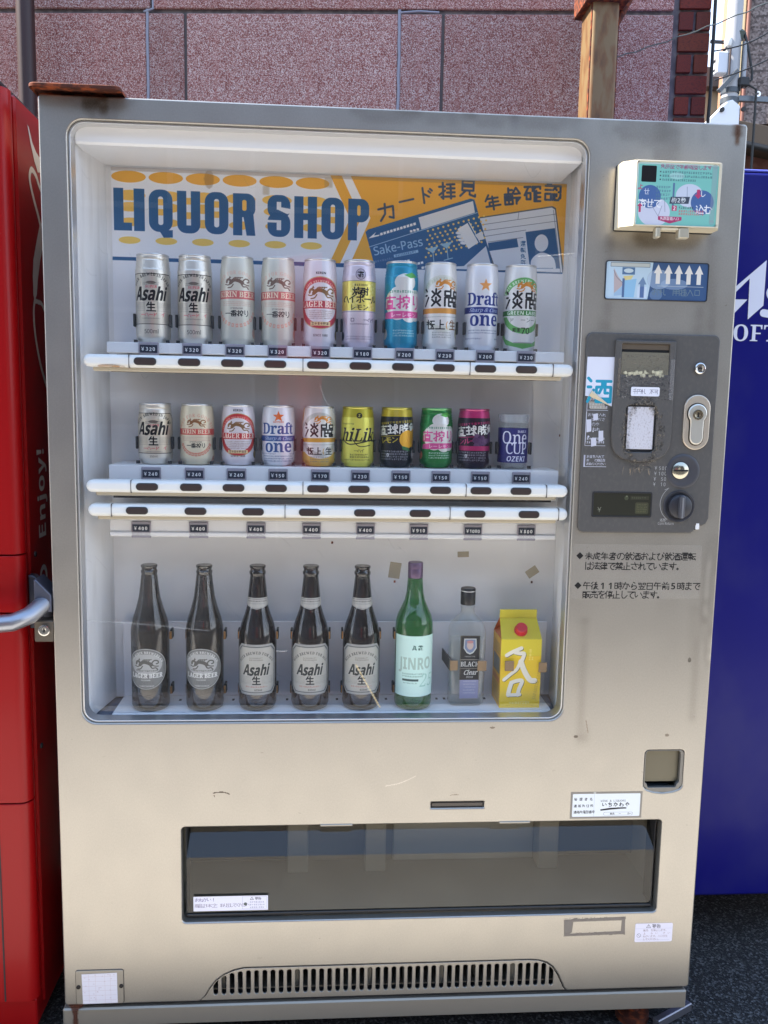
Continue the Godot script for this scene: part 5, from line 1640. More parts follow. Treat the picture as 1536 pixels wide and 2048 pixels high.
func build_card_readers(m: Node) -> void:
	# the age check box: a bevelled hood standing out from the panel
	var h := Node3D.new()
	h.name = "age_check_box"
	m.add_child(h, true)
	var cream := mat(Color(0.86, 0.82, 0.72), 0.4)
	var back := [Vector3(1.0285, 1.634, 0.0002), Vector3(1.2125, 1.634, 0.0002), Vector3(1.2125, 1.7475, 0.0002), Vector3(1.0285, 1.7475, 0.0002)]
	var mid := [Vector3(1.0288, 1.6342, 0.03), Vector3(1.2122, 1.6342, 0.03), Vector3(1.2122, 1.7473, 0.03), Vector3(1.0288, 1.7473, 0.03)]
	var front := [Vector3(1.0432, 1.6315, 0.06), Vector3(1.1985, 1.6315, 0.06), Vector3(1.1985, 1.7435, 0.06), Vector3(1.0432, 1.7435, 0.06)]
	var s := Shape.new()
	for i in 4:
		var j := (i + 1) % 4
		s.quad(back[i], back[j], mid[j], mid[i])
		s.quad(mid[i], mid[j], front[j], front[i])
	s.quad(front[0], front[1], front[2], front[3])
	obj("hood", s, cream, h)
	obj("front_lip", Shape.new().plate(round_box(1.0432, 1.6315, 1.1985, 1.7435, 0.004, 4), [round_box(1.0455, 1.634, 1.1935, 1.7405, 0.004, 4)], 0.0625, 0.0024, 0.001), cream, h)
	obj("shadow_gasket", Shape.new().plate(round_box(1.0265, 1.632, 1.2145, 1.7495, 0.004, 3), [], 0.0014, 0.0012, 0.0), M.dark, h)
	var b := Board.new(148, 107, 6, Color(0.5, 0.77, 0.72))
	var pink := Color(0.75, 0.25, 0.42)
	b.kanji("免許証で年齢確認します", 42, 2, 8.2, Color(0.62, 0.36, 0.48), 0.12, 0.3)
	for i in 3:
		b.rect(41, 14.5 + i * 6.6, 2.4, 2.4, Color(0.2, 0.3, 0.32))
		b.small_print(46, 14 + i * 6.6, 92 - (28 if i == 2 else 0), 1, 5, 3.8, Color(0.28, 0.42, 0.44), 40 + i)
	var slate := Color(0.3, 0.42, 0.62)
	b.oval(34, 85, 29, 25, Color(0.82, 0.83, 0.88))
	b.oval(25, 59, 20, 20, slate)
	b.oval(97, 55, 25, 20, Color(0.8, 0.83, 0.88))
	b.oval(121, 66, 21, 21, slate)
	b.rect(66, 34, 3.4, 40, Color(0.36, 0.46, 0.6))
	b.small_print(36, 40, 28, 4, 6.4, 4, Color(0.36, 0.5, 0.56), 52)
	b.kanji("よ", 3, 38, 9, pink, 0.13)
	b.kanji("せ", 14, 45, 10, Color(0.85, 0.85, 0.88), 0.1)
	b.kanji("寄せて", 5, 63, 14, Color(0.93, 0.93, 0.93), 0.12, 0)
	b.poly([3, 76, 8, 70, 13, 76, 10, 76, 10, 86, 6, 86, 6, 76], pink)
	b.poly([110, 44, 116, 44, 116, 53, 120, 53, 113, 60, 106, 53, 110, 53], pink)
	b.kanji("し", 116, 46, 10, Color(0.93, 0.93, 0.93), 0.12)
	b.kanji("込む", 110, 70, 15, Color(0.93, 0.93, 0.93), 0.12)
	b.line([28, 72, 42, 92, 48, 74], 0.8, Color(0.55, 0.56, 0.64))
	b.line([52, 60, 54, 84], 0.8, Color(0.5, 0.5, 0.6))
	b.line([92, 40, 93, 62], 0.9, Color(0.5, 0.55, 0.64))
	b.poly([63, 58, 98, 57, 96, 69, 61, 70], Color(0.26, 0.3, 0.36))
	b.kanji("約2秒印", 65, 59, 9, Color(0.86, 0.88, 0.88), 0.12, -0.6)
	b.rect(66, 73, 9, 9, pink)
	b.text("2", 70.5, 80.8, 9, WHITE)
	b.small_print(79, 74, 26, 1, 5, 4, Color(0.3, 0.3, 0.36), 60)
	b.small_print(79, 80, 46, 2, 5, 3.6, Color(0.8, 0.4, 0.42), 61)
	b.poly([42, 92, 85, 92, 85, 98, 64, 104, 42, 98], Color(0.7, 0.24, 0.42))
	b.kanji("免許証挿入口", 46, 92.8, 5.4, WHITE, 0.1, 0.4)
	b.round_rect(8, 6, 27, 28, 2, Color(0.07, 0.05, 0.06))
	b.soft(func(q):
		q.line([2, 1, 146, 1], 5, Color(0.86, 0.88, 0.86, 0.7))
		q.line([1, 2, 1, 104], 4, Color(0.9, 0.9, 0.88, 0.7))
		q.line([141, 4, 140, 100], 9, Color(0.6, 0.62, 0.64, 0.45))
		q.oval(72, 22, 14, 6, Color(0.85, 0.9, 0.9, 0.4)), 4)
	obj("teal_sticker", Shape.new().quad_front(1.0455, 1.634, 1.1935, 1.7405, 0.0608), printed(b.texture(), 0.3), h)
	# the card guide below
	for q in [[1.085, 1.094], [1.127, 1.146]]:
		obj("card_guide", Shape.new().box(q[0], 1.612, 0.045, q[1], 1.6306, 0.062, 0.002), mat(Color(0.75, 0.72, 0.64), 0.35, 0.4), h)
	obj("guide_bar", Shape.new().box(1.0942, 1.6262, 0.046, 1.1268, 1.6306, 0.06, 0.001), cream, h)
	# the bill reader's picture sign
	var f := Node3D.new()
	f.name = "bill_guide_sign"
	m.add_child(f, true)
	obj("sign_frame", Shape.new().plate(round_box(1.0165, 1.5095, 1.2135, 1.5805, 0.005, 4), [round_box(1.0185, 1.5113, 1.2115, 1.5787, 0.004, 4)], 0.0025, 0.0023, 0.001), mat(Color(0.12, 0.15, 0.2), 0.4), f)
	var g := Board.new(193, 67, 6, Color(0.74, 0.83, 0.89))
	var deep := Color(0.25, 0.36, 0.52)
	g.poly([88, 0, 193, 0, 193, 67, 80, 67, 84, 40], deep)
	g.soft(func(q):
		q.oval(100, 30, 22, 18, Color(0.68, 0.76, 0.85, 0.6))
		q.oval(130, 38, 26, 10, Color(0.66, 0.74, 0.84, 0.5))
		q.oval(96, 58, 12, 10, Color(0.6, 0.7, 0.8, 0.4)), 5)
	g.rect(8, 2, 74, 7, Color(0.76, 0.78, 0.76))
	g.frame(8, 2, 74, 7, 0.8, Color(0.4, 0.46, 0.52))
	g.poly([14, 12, 22, 26, 34, 40, 16, 58], Color(0.74, 0.68, 0.68))
	g.curve([14, 16, 20, 28, 32, 38], 0.8, Color(0.4, 0.44, 0.5))
	g.poly([16, 57, 33, 42, 36, 60, 16, 62], Color(0.62, 0.74, 0.84))
	g.rect(30, 10, 24, 13, Color(0.36, 0.48, 0.62))
	g.oval(42, 16, 9, 4, Color(0.78, 0.84, 0.86))
	g.poly([32, 26, 52, 24, 46, 34, 36, 34], Color(0.86, 0.8, 0.56))
	g.poly([32, 34, 58, 30, 54, 64, 36, 64], Color(0.58, 0.76, 0.88))
	g.rect(31, 30, 4.4, 34, Color(0.34, 0.44, 0.6))
	g.poly([70, 26, 77, 40, 73, 40, 73, 64, 65, 64, 65, 40, 61, 40], Color(0.45, 0.55, 0.68))
	g.rect(60, 44, 18, 21, Color(0.8, 0.86, 0.92))
	g.rect(65, 44, 8, 20, Color(0.36, 0.46, 0.64))
	for i in 5:
		var x := 98 + i * 19.6
		g.poly([x, 3, x + 8, 19, x + 4, 19, x + 4, 38, x - 4, 38, x - 4, 19, x - 8, 19], Color(0.9, 0.89, 0.86))
	g.line([98, 42, 186, 42], 0.8, Color(0.72, 0.76, 0.78))
	g.kanji("お札専用挿入口", 88, 46, 13, Color(0.42, 0.5, 0.55), 0.1, 0.4)
	obj("sign_face", Shape.new().quad_front(1.0185, 1.5113, 1.2115, 1.5787, 0.001), printed(g.texture(), 0.25), f)


func build_labels(m: Node) -> void:
	# the legal notice: black letters on a clear film
	var b := Board.new(258, 108, 5, Color(0.06, 0.06, 0.07, 0))
	b.round_rect(0, 0, 257, 107, 3, Color(0.86, 0.83, 0.78, 0.12))
	var k := Color(0.06, 0.06, 0.07)
	for y in [22.5, 81.0]:
		var x := 15.0 if y < 50 else 14.0
		b.poly([x - 7, y, x, y - 7, x + 7, y, x, y + 7], k)
	b.kanji("未成年者の飲酒および飲酒運転", 25, 15, 15.4, k, 0.11, 0.35)
	b.kanji("は法律で禁止されています。", 25, 34.5, 15.4, k, 0.11, -0.2)
	b.kanji("午後11時から翌日午前5時まで", 24, 73.5, 15.4, k, 0.11, 0.2)
	b.kanji("販売を停止しています。", 24, 91, 15.4, k, 0.11, -0.6)
	obj("legal_notice", Shape.new().quad_front(0.9795, 0.9405, 1.2375, 1.0485, 0.0004), printed(b.texture(), 0.4, true), m)
	# the keeper's name card on grey tape
	var n := Board.new(146, 56, 6, Color(0.56, 0.53, 0.49))
	n.round_rect(4, 4, 138, 48, 2, Color(0.92, 0.93, 0.93))
	n.line([48, 4, 48, 52], 0.5, Color(0.75, 0.77, 0.78))
	n.rect(46, 0, 5, 4, Color(0.75, 0.74, 0.7))
	n.kanji("管理者名", 7, 12, 6, INK, 0.11, 4.6)
	n.kanji("連絡先住所", 7, 26, 6, INK, 0.11, 2.4)
	n.kanji("連絡先電話番号", 7, 39, 6.2, INK, 0.11, 0.0)
	n.text("WINE & LIQUORS", 87, 21, 5.4, INK, "mono", 1.15)
	n.kanji("いちかわや", 65, 22.5, 8.6, INK, 0.15, 3.0)
	n.poly([61, 37, 80, 34, 112, 33, 113, 35.5, 80, 38, 62, 40], INK)
	n.small_print(96, 33, 20, 1, 4, 3.4, INK, 3)
	n.round_rect(68, 43, 60, 7, 3, Color(0.6, 0.6, 0.62))
	n.round_rect(68.5, 43.5, 59, 6, 3, Color(0.92, 0.93, 0.93))
	n.kanji("自動販売機統一ステッカー", 73, 44.3, 4.2, INK, 0.12, 0.2)
	obj("keeper_label", Shape.new().quad_front(1.0, 0.4905, 1.1465, 0.5465, 0.0004), printed(n.texture(), 0.5), m)
	# grey tape left round a label that has gone
	var t := Board.new(130, 43, 4, Color(0.55, 0.5, 0.46, 0))
	var g := Color(0.55, 0.51, 0.47, 0.85)
	t.poly([0, 5, 129, 1, 128, 9, 20, 10, 18, 33, 2, 41], g)
	t.poly([18, 36, 120, 33, 121, 9, 128, 9, 129, 40, 1, 42, 2, 36], g)
	var r := RandomNumberGenerator.new()
	r.seed = 77
	for i in 120:
		var x := r.randf() * 128
		var y := r.randf_range(1, 8) if r.randf() < 0.5 else r.randf_range(34, 41)
		t.line([x, y, x + r.randf_range(2, 8), y + r.randf_range(-1, 1)], 0.8, Color(0.45, 0.41, 0.38, 0.5), false)
	obj("tape_residue", Shape.new().quad_front(0.998, 0.2355, 1.128, 0.278, 0.0003), printed(t.texture(), 0.7, true), m)
	# warning sticker
	var w := Board.new(81, 43, 6, Color(0.9, 0.88, 0.92, 0))
	w.round_rect(0.5, 0.5, 79, 41, 3, Color(0.92, 0.9, 0.94))
	w.line([24, 10, 28.5, 3, 33, 10, 24, 10], 0.8, Color(0.4, 0.38, 0.4))
	w.line([28.5, 5, 28.5, 8], 0.7, Color(0.4, 0.38, 0.4))
	w.kanji("警告", 36, 2.5, 8.6, Color(0.35, 0.32, 0.35), 0.1, 1.0)
	w.line([2, 12, 78, 12], 0.4, Color(0.7, 0.68, 0.74))
	w.kanji("販売機を停止します。", 18, 13.5, 5, Color(0.62, 0.54, 0.56), 0.09, 0.2)
	w.kanji("上に乗らない、倒さない", 18, 20, 5, Color(0.62, 0.5, 0.52), 0.09, 0.2)
	w.kanji("ねがいます。入口日生", 18, 26.5, 5, Color(0.66, 0.58, 0.6), 0.09, 0.2)
	w.kanji("してください。", 18, 33, 5, Color(0.62, 0.5, 0.52), 0.09, 0.2)
	w.oval(9, 27, 4.4, 4.4, Color(0.5, 0.46, 0.5), 0.7)
	w.line([6, 24, 12, 30], 0.7, Color(0.5, 0.46, 0.5))
	w.line([3, 36.5, 74, 37.5], 0.4, Color(0.7, 0.68, 0.74))
	obj("warning_sticker", Shape.new().quad_front(1.1475, 0.2185, 1.2285, 0.2615, 0.0004), printed(w.texture(), 0.5, true), m)
	# the service plate with its two screws and faded paper
	var sp := obj("service_plate", Shape.new().plate(round_box(0.0236, 0.1193, 0.1156, 0.1905, 0.004, 4), [], 0.0022, 0.002, 0.0008, Rect2(), 2), M.champagne, m)
	obj("plate_seam", Shape.new().plate(round_box(0.0226, 0.1183, 0.1166, 0.1915, 0.005, 4), [], 0.0005, 0.0004, 0.0), mat(Color(0.25, 0.22, 0.19), 0.7), sp)
	var q := Board.new(70, 66, 4, Color(0.9, 0.88, 0.9, 0))
	q.poly([0.5, 2, 69, 0.5, 69.5, 65, 2, 65.5], Color(0.9, 0.88, 0.9))
	for i in 6:
		q.line([3, 8 + i * 10, 67, 7.5 + i * 10], 0.5, Color(0.82, 0.76, 0.76))
	for x in [14, 27, 45, 56]:
		q.line([x, 4, x + 0.5, 63], 0.5, Color(0.84, 0.78, 0.78))
	for i in 24:
		q.oval(r.randf() * 60 + 4, r.randf() * 56 + 4, 1.6, 0.9, Color(0.72, 0.62, 0.62, 0.35))
	obj("faded_paper", Shape.new().quad_front(0.0345, 0.1197, 0.1045, 0.1857, 0.0027), printed(q.texture(), 0.6, true), sp)
	for x in [0.0285, 0.1112]:
		obj("screw", Shape.new().lathe([0.0042, 0.0, 0.004, 0.0014, 0.0022, 0.0024, 0.0, 0.0026], Vector3.ZERO, 16).moved(Transform3D(Basis(Vector3.RIGHT, PI / 2), Vector3(x, 0.1565, 0.0022))), mat(Color(0.2, 0.19, 0.19), 0.4, 0.7), sp)



# ---------------------------------------------------------------- cans, a cup, bottles and a carton

func can(called: String, label: String, x: float, floor_y: float, tall: float, tex: Texture2D, metal: float, rough: float, group: String, lid := Color(0.8, 0.8, 0.8), ribs := false) -> Node3D:
	var t := thing(called, label, "can", Vector3(x, floor_y, -0.1), group)
	var p := [0.0, 0.004, 0.022, 0.001, 0.0255, 0.0, 0.0275, 0.003, 0.0318, 0.009, 0.0325, 0.014]
	var top := tall - 0.004
	p.append_array([0.0325, tall - 0.031])
	if ribs:
		for i in 4:
			p.append_array([0.0325 - 0.0006 * i, tall - 0.029 + i * 0.0052, 0.0312 - 0.0006 * i, tall - 0.0265 + i * 0.0052])
	else:
		p.append_array([0.0322, tall - 0.026, 0.031, tall - 0.016])
	p.append_array([0.0302, tall - 0.009, 0.0292, top])
	obj("body", Shape.new().lathe(p, Vector3.ZERO, 48), printed(tex, rough, false, metal), t)
	obj("lid", Shape.new().lathe([0.0291, top - 0.0005, 0.0301, top + 0.001, 0.0301, tall - 0.0008, 0.0293, tall, 0.0283, tall - 0.0008, 0.0266, tall - 0.004, 0.0, tall - 0.004], Vector3.ZERO, 36), mat(lid, 0.28, 0.85), t)
	return t


func can_board(h: float, c: Color) -> Board:
	return Board.new(204, h, 2.4, c)


# a running horned beast, as on the brewery's mark: only a few strokes
func beast(b: Board, x: float, y: float, s: float, c: Color) -> void:
	b.t = Transform2D(Vector2(s, 0), Vector2(0, s), Vector2(x, y))
	b.curve([-9, 1, -4, -3, 3, -2, 8, 1], 5, c)
	b.curve([-8, -1, -11, -4, -14, -3, -15, 0], 3.4, c)
	b.poly([-12, -5, -10, -9, -8, -6], c)
	b.curve([-8, 2, -13, 4, -17, 3], 1.6, c)
	b.curve([-5, 3, -8, 7, -13, 8], 1.6, c)
	b.curve([6, 2, 9, 6, 14, 6, 17, 9], 1.8, c)
	b.curve([7, 0, 12, 3, 18, 4], 1.6, c)
	b.curve([8, -1, 12, -5, 17, -4, 18, -1, 15, 0], 2.0, c)
	for i in 4:
		b.curve([-6 + i * 3, -3, -4 + i * 3, -6, -1 + i * 3, -7], 1.2, c)
	b.straight()


func art_silver_dry(h: float) -> Texture2D:
	var b := can_board(h, Color(0.86, 0.84, 0.8))
	var k := Color(0.1, 0.1, 0.11)
	var s := h / 166.0 if h > 140 else 1.0
	var y0 := h * 0.215 if h > 140 else 17.0
	var y1 := h * 0.80 if h > 140 else 99.0
	if h > 140:
		b.poly([58, y0 + 2, 66, y0, 140, y0, 148, y0 + 10, 148, y1 - 6, 142, y1, 68, y1, 60, y1 - 8, 58, y1 - 30], Color(0.8, 0.78, 0.73))
	else:
		b.poly([60, y0, 146, y0, 152, y0 + 8, 152, y1 - 8, 146, y1, 60, y1, 54, y1 - 8, 54, y0 + 8], Color(0.84, 0.8, 0.73))
	b.frame(57, y0, 94, y1 - y0, 1.2, k, 7)
	b.text("BEER  BREWED IN JAPAN", 104, y0 + 46, 8, k, "serif bold", 0.75, 0.0, 0.0, 0.4, 42)
	b.oval(104, y0 + 17, 9, 3, Color(0.45, 0.43, 0.4))
	b.small_print(88, y0 + 16, 32, 2, 3.4, 2.2, Color(0.5, 0.48, 0.46), 5)
	b.text("SUPER", 104, y0 + 27, 6.6, Color(0.8, 0.35, 0.42), "serif bold", 1.0, 0.2)
	var ya := y0 + 51 * (s if h > 140 else 0.86)
	b.text("Asahi", 101, ya, 35, k, "bold", 0.72, 0.22, 0.9, -0.6)
	for i in 8:
		b.line([62, ya + 5 + i * 2.2, 146, ya + 5 + i * 2.2], 0.4, Color(0.5, 0.48, 0.46))
	b.rect(93, ya + 3, 22, 19, Color(0.84, 0.82, 0.77))
	b.kanji("生", 95, ya + 3.5, 18, k, 0.14)
	b.kanji("スーハードライ", 76, ya + 24, 7.6, Color(0.82, 0.36, 0.42), 0.12, 0.3)
	b.small_print(86, ya + 34, 36, 1, 3, 2.2, Color(0.5, 0.48, 0.46), 6)
	if h > 140:
		b.text("500ml", 104, y1 + 18, 11, Color(0.35, 0.33, 0.31), "plain", 0.9)
	else:
		b.text("350ml", 104, y1 + 8.5, 6, Color(0.35, 0.33, 0.31), "plain", 0.9)
	for x in [20, 184]:
		b.small_print(x - 18, y0 + 10, 34, 12, 5, 3, Color(0.45, 0.43, 0.42), 8 + x)
	return b.texture()


func art_cream(h: float) -> Texture2D:
	var b := can_board(h, Color(0.8, 0.79, 0.74) if h > 140 else Color(0.86, 0.82, 0.72))
	var q := 1.0 if h > 140 else 0.78
	var c := h * 0.42 if h > 140 else 52.0
	var gold := Color(0.85, 0.62, 0.55) if h > 140 else Color(0.82, 0.5, 0.4)
	b.text("BREWED FOR GOOD TIMES", 104, c + 6, 9, gold, "serif", 0.85, 0.0, 0.0, 1.0, 40 * q + 4)
	beast(b, 104, c - 22 * q, 1.35 * q, Color(0.45, 0.36, 0.32) if h > 140 else Color(0.55, 0.36, 0.2))
	b.rect(50, c - 6 * q, 108, 16 * q, Color(0.78, 0.4, 0.4) if h > 140 else Color(0.78, 0.3, 0.27))
	b.text("KIRIN BEER", 104, c + 6.6 * q, 15 * q, Color(0.9, 0.84, 0.74), "serif bold", 0.88, 0.0, 0.2)
	b.small_print(74, c + 15 * q, 60, 3, 3.4, 2, Color(0.75, 0.6, 0.54), 12)
	b.small_print(92, c + 27 * q, 24, 1, 3.4, 2.6, Color(0.3, 0.28, 0.28), 13)
	b.kanji("一番搾り", 104 - 24 * q, c + 32 * q, 12 * q, INK, 0.12)
	for i in 13:
		var a := PI * (0.14 + 0.72 * i / 12.0)
		b.turned(104 + cos(a) * 42 * q, c + (18 + sin(a) * 44) * q, rad_to_deg(a) - 90)
		b.rect(-2.5, -3.5, 5, 7, gold)
		b.rect(-0.8, -1.5, 1.6, 3, Color(0.83, 0.8, 0.74))
		b.straight()
	b.oval(146, c + 76 * q, 8 * q, 10 * q, Color(0.78, 0.55, 0.5))
	b.oval(146, c + 76 * q, 6.4 * q, 8.4 * q, Color(0.72, 0.62, 0.52), 1.4)
	return b.texture()


func art_lager(h: float) -> Texture2D:
	var b := can_board(h, Color(0.85, 0.82, 0.84))
	var q := 1.0 if h > 140 else 0.86
	var c := h * 0.5 if h > 140 else 58.0
	var red := Color(0.72, 0.25, 0.3) if h > 140 else Color(0.74, 0.16, 0.18)
	b.text("KIRIN", 104, c - 56 * q if h > 140 else c - 48, 6, INK, "bold", 1.2)
	b.oval(104, c, 48 * q, 50 * q, red, 10 * q)
	b.oval(104, c, 49.5 * q, 51.5 * q, Color(0.72, 0.6, 0.36), 1.2)
	b.text("THE KIRIN BREWERY COMPANY", 104, c + 2, 6 * q, Color(0.93, 0.85, 0.75), "serif bold", 0.8, 0.0, 0.0, 0.8, 42 * q)
	beast(b, 104, c - 20 * q, 1.5 * q, Color(0.5, 0.36, 0.22))
	b.poly([104 - 50 * q, c - 4 * q, 104 + 50 * q, c - 4 * q, 104 + 52 * q, c + 11 * q, 104 - 52 * q, c + 11 * q], red)
	b.text("LAGER BEER", 104, c + 8.4 * q, 16.5 * q, Color(0.94, 0.88, 0.82), "serif bold", 0.82, 0.0, 0.2)
	b.small_print(80, c + 15 * q, 48, 5, 3.6, 2.2, Color(0.55, 0.42, 0.4), 22)
	b.rect(84, c + 37 * q, 40, 8 * q, Color(0.84, 0.74, 0.56))
	b.small_print(86, c + 38 * q, 36, 1, 4, 5 * q, Color(0.35, 0.25, 0.2), 23)
	b.text("SINCE 1888", 104, c + 66 * q if h > 140 else h - 13, 6, Color(0.4, 0.36, 0.36), "bold", 0.9)
	b.oval(146, c + 62 * q if h > 140 else h - 18, 8 * q, 10 * q, Color(0.36, 0.33, 0.22))
	b.oval(146, c + 62 * q if h > 140 else h - 18, 5 * q, 6 * q, Color(0.68, 0.58, 0.3), 1.2)
	b.small_print(50, h - 16, 16, 1, 3, 2.6, Color(0.5, 0.46, 0.48), 24)
	return b.texture()


func art_highball() -> Texture2D:
	var b := can_board(166, Color(0.84, 0.79, 0.83))
	for i in 46:
		b.line([i * 4.6 - 20, 104, i * 4.6 + 24, 166], 0.7, Color(0.74, 0.68, 0.76))
	b.oval(104, 25, 10, 11, Color(0.7, 0.66, 0.72))
	b.oval(104, 25, 10, 11, Color(0.4, 0.36, 0.42), 1)
	b.kanji("宝", 98, 19, 12, INK, 0.14)
	b.kanji("寄", 98, 19, 12, INK, 0.12)
	b.rect(46, 38, 116, 58, Color(0.89, 0.83, 0.42))
	for i in 40:
		b.oval(48 + (i * 37) % 110, 40 + (i * 23) % 54, 3, 3, Color(0.93, 0.88, 0.55))
	b.line([46, 38, 162, 38], 0.8, Color(0.45, 0.42, 0.4))
	b.small_print(92, 44, 26, 1, 4, 4, INK, 3)
	b.kanji("焼酎", 88, 50, 16, INK, 0.14, 0.4)
	b.kanji("ハイボール", 66, 66, 15, INK, 0.15, 0.2)
	b.kanji("レモン", 84, 84, 11, INK, 0.13, 1.4)
	b.line([46, 98, 162, 98], 0.9, Color(0.5, 0.5, 0.62))
	b.kanji("宝口チューハイ", 76, 110, 8.6, Color(0.3, 0.24, 0.34), 0.12)
	b.small_print(84, 121, 40, 1, 4, 3, Color(0.4, 0.34, 0.42), 6)
	b.small_print(74, 146, 58, 2, 4.6, 3, Color(0.5, 0.44, 0.52), 7)
	b.oval(62, 146, 7, 9, Color(0.3, 0.3, 0.34))
	return b.texture()


func art_pressed(h: float, ground: Color, leaf: Color) -> Texture2D:
	var b := can_board(h, ground)
	var q := 1.0 if h > 140 else 0.84
	var c := h * 0.47
	var r := RandomNumberGenerator.new()
	r.seed = 8
	for i in 46:
		b.line([r.randf() * 204, r.randf() * h, r.randf() * 204, r.randf() * h], 0.5, Color(ground.lightened(0.3), 0.5), false)
	for i in 14:
		b.oval(104 + r.randf_range(-38, 38) * q, c + r.randf_range(-30, 34) * q, 16 * q, 13 * q, Color(0.87, 0.86, 0.85))
	b.oval(104, c, 42 * q, 30 * q, Color(0.87, 0.86, 0.85))
	b.oval(108, c - 40 * q, 22 * q, 17 * q, Color(0.86, 0.86, 0.85))
	b.poly([104, c - 54 * q, 122, c - 60 * q, 136, c - 52 * q, 118, c - 48 * q], leaf)
	b.small_print(74, c - 24 * q, 62, 1, 5, 5 * q, Color(0.3, 0.55, 0.45), 9)
	var pink := Color(0.85, 0.34, 0.6)
	b.kanji("直搾り", 104 - 42 * q, c - 14 * q, 27 * q, pink, 0.12, 1.0)
	b.poly([104 - 42 * q, c + 20 * q, 104 - 20 * q, c + 17 * q, 104 + 44 * q, c + 17 * q, 104 + 44 * q, c + 28 * q, 104 - 14 * q, c + 32 * q, 104 - 44 * q, c + 32 * q], pink)
	b.kanji("グレーレモン", 104 - 36 * q, c + 20 * q, 9 * q, Color(0.95, 0.85, 0.9), 0.13, 2.0)
	b.oval(60, h - 26 * q, 9 * q, 11 * q, Color(0.8, 0.78, 0.74) if h > 140 else Color(0.85, 0.5, 0.36))
	b.small_print(84, h - 34 * q, 46, 3, 5, 3, Color(0.85, 0.9, 0.9), 11)
	return b.texture()


func art_tanrei(h: float, band: Color, rim: Color, words: String) -> Texture2D:
	var b := can_board(h, Color(0.87, 0.86, 0.85))
	var q := 1.0 if h > 140 else 0.82
	var c := h * 0.47 if h > 140 else 55.0
	if h < 140:
		for x in [8.0, 152.0]:
			b.rect(x if x < 100 else 150, 0, 54, h, Color(0.8, 0.6, 0.24))
		b.rect(0, 0, 58, h, Color(0.8, 0.6, 0.24))
		b.rect(56, 92, 100, h - 92, Color(0.84, 0.68, 0.34))
		b.oval(104, c, 52, 50, Color(0.87, 0.86, 0.85))
	b.oval(104, c, 52 * q, 56 * q, rim, 11 * q)
	b.rect(40, c - 22 * q, 130, 44 * q, Color(0.87, 0.86, 0.85))
	b.text("KIRIN BREWERY  TANREI", 104, c, 8 * q, Color(0.72, 0.74, 0.66) if words != "グリーン" else Color(0.92, 0.95, 0.9), "serif bold", 0.8, 0.0, 0.0, 0.9, 46 * q)
	beast(b, 110, c - 38 * q, 1.25 * q, Color(0.8, 0.52, 0.2))
	b.kanji("淡麗", 104 - 40 * q, c - 30 * q, 36 * q, INK, 0.11, 6 * q)
	b.poly([50, c + 10 * q, 158, c + 8 * q, 158, c + 19 * q, 50, c + 20 * q], band)
	if words == "グリーン":
		b.text("GREEN LABEL", 104, c + 18 * q, 10, Color(0.9, 0.93, 0.88), "bold", 1.1)
		b.kanji("ドリーンー", 76, c + 24 * q, 9, Color(0.3, 0.34, 0.3), 0.1, 2.0)
		b.text("70", 108, c + 56 * q, 17, INK, "plain", 1.0, 0.0, 0.3)
		b.kanji("糖質", 78, c + 45 * q, 8, INK, 0.12)
		b.kanji("オフ", 122, c + 45 * q, 8, Color(0.35, 0.6, 0.32), 0.14)
		b.small_print(82, c + 45 * q, 14, 1, 4, 7, INK, 4)
		b.poly([52, c + 42 * q, 66, c + 66 * q, 84, c + 74 * q, 124, c + 74 * q, 144, c + 66 * q, 156, c + 42 * q, 156, c + 58 * q, 140, c + 78 * q, 104, c + 86 * q, 68, c + 78 * q, 52, c + 60 * q], rim)
		b.oval(148, h - 24, 9, 11, Color(0.35, 0.62, 0.3))
		b.line([86, h - 14, 126, h - 14], 2, Color(0.6, 0.6, 0.6))
	else:
		b.line([56, c + 27 * q, 152, c + 25 * q], 0.8, Color(0.6, 0.6, 0.58))
		b.kanji("極上", 104 - 34 * q, c + 32 * q, 19 * q, INK, 0.12, 1.0)
		b.text("(", 104 + 9 * q, c + 48 * q, 18 * q, band, "plain")
		b.kanji("生", 104 + 14 * q, c + 32 * q, 19 * q, Color(0.5, 0.34, 0.2) if h > 140 else INK, 0.12)
		b.text(")", 104 + 37 * q, c + 48 * q, 18 * q, band, "plain")
		b.small_print(84, c + 56 * q, 40, 3, 4.6, 2.8, Color(0.5, 0.5, 0.48), 15)
		b.oval(144, h - (30 if h > 140 else 16), 8 * q, 11 * q, Color(0.66, 0.62, 0.36))
		b.oval(144, h - (30 if h > 140 else 16), 5 * q, 7 * q, Color(0.86, 0.84, 0.7))
	return b.texture()


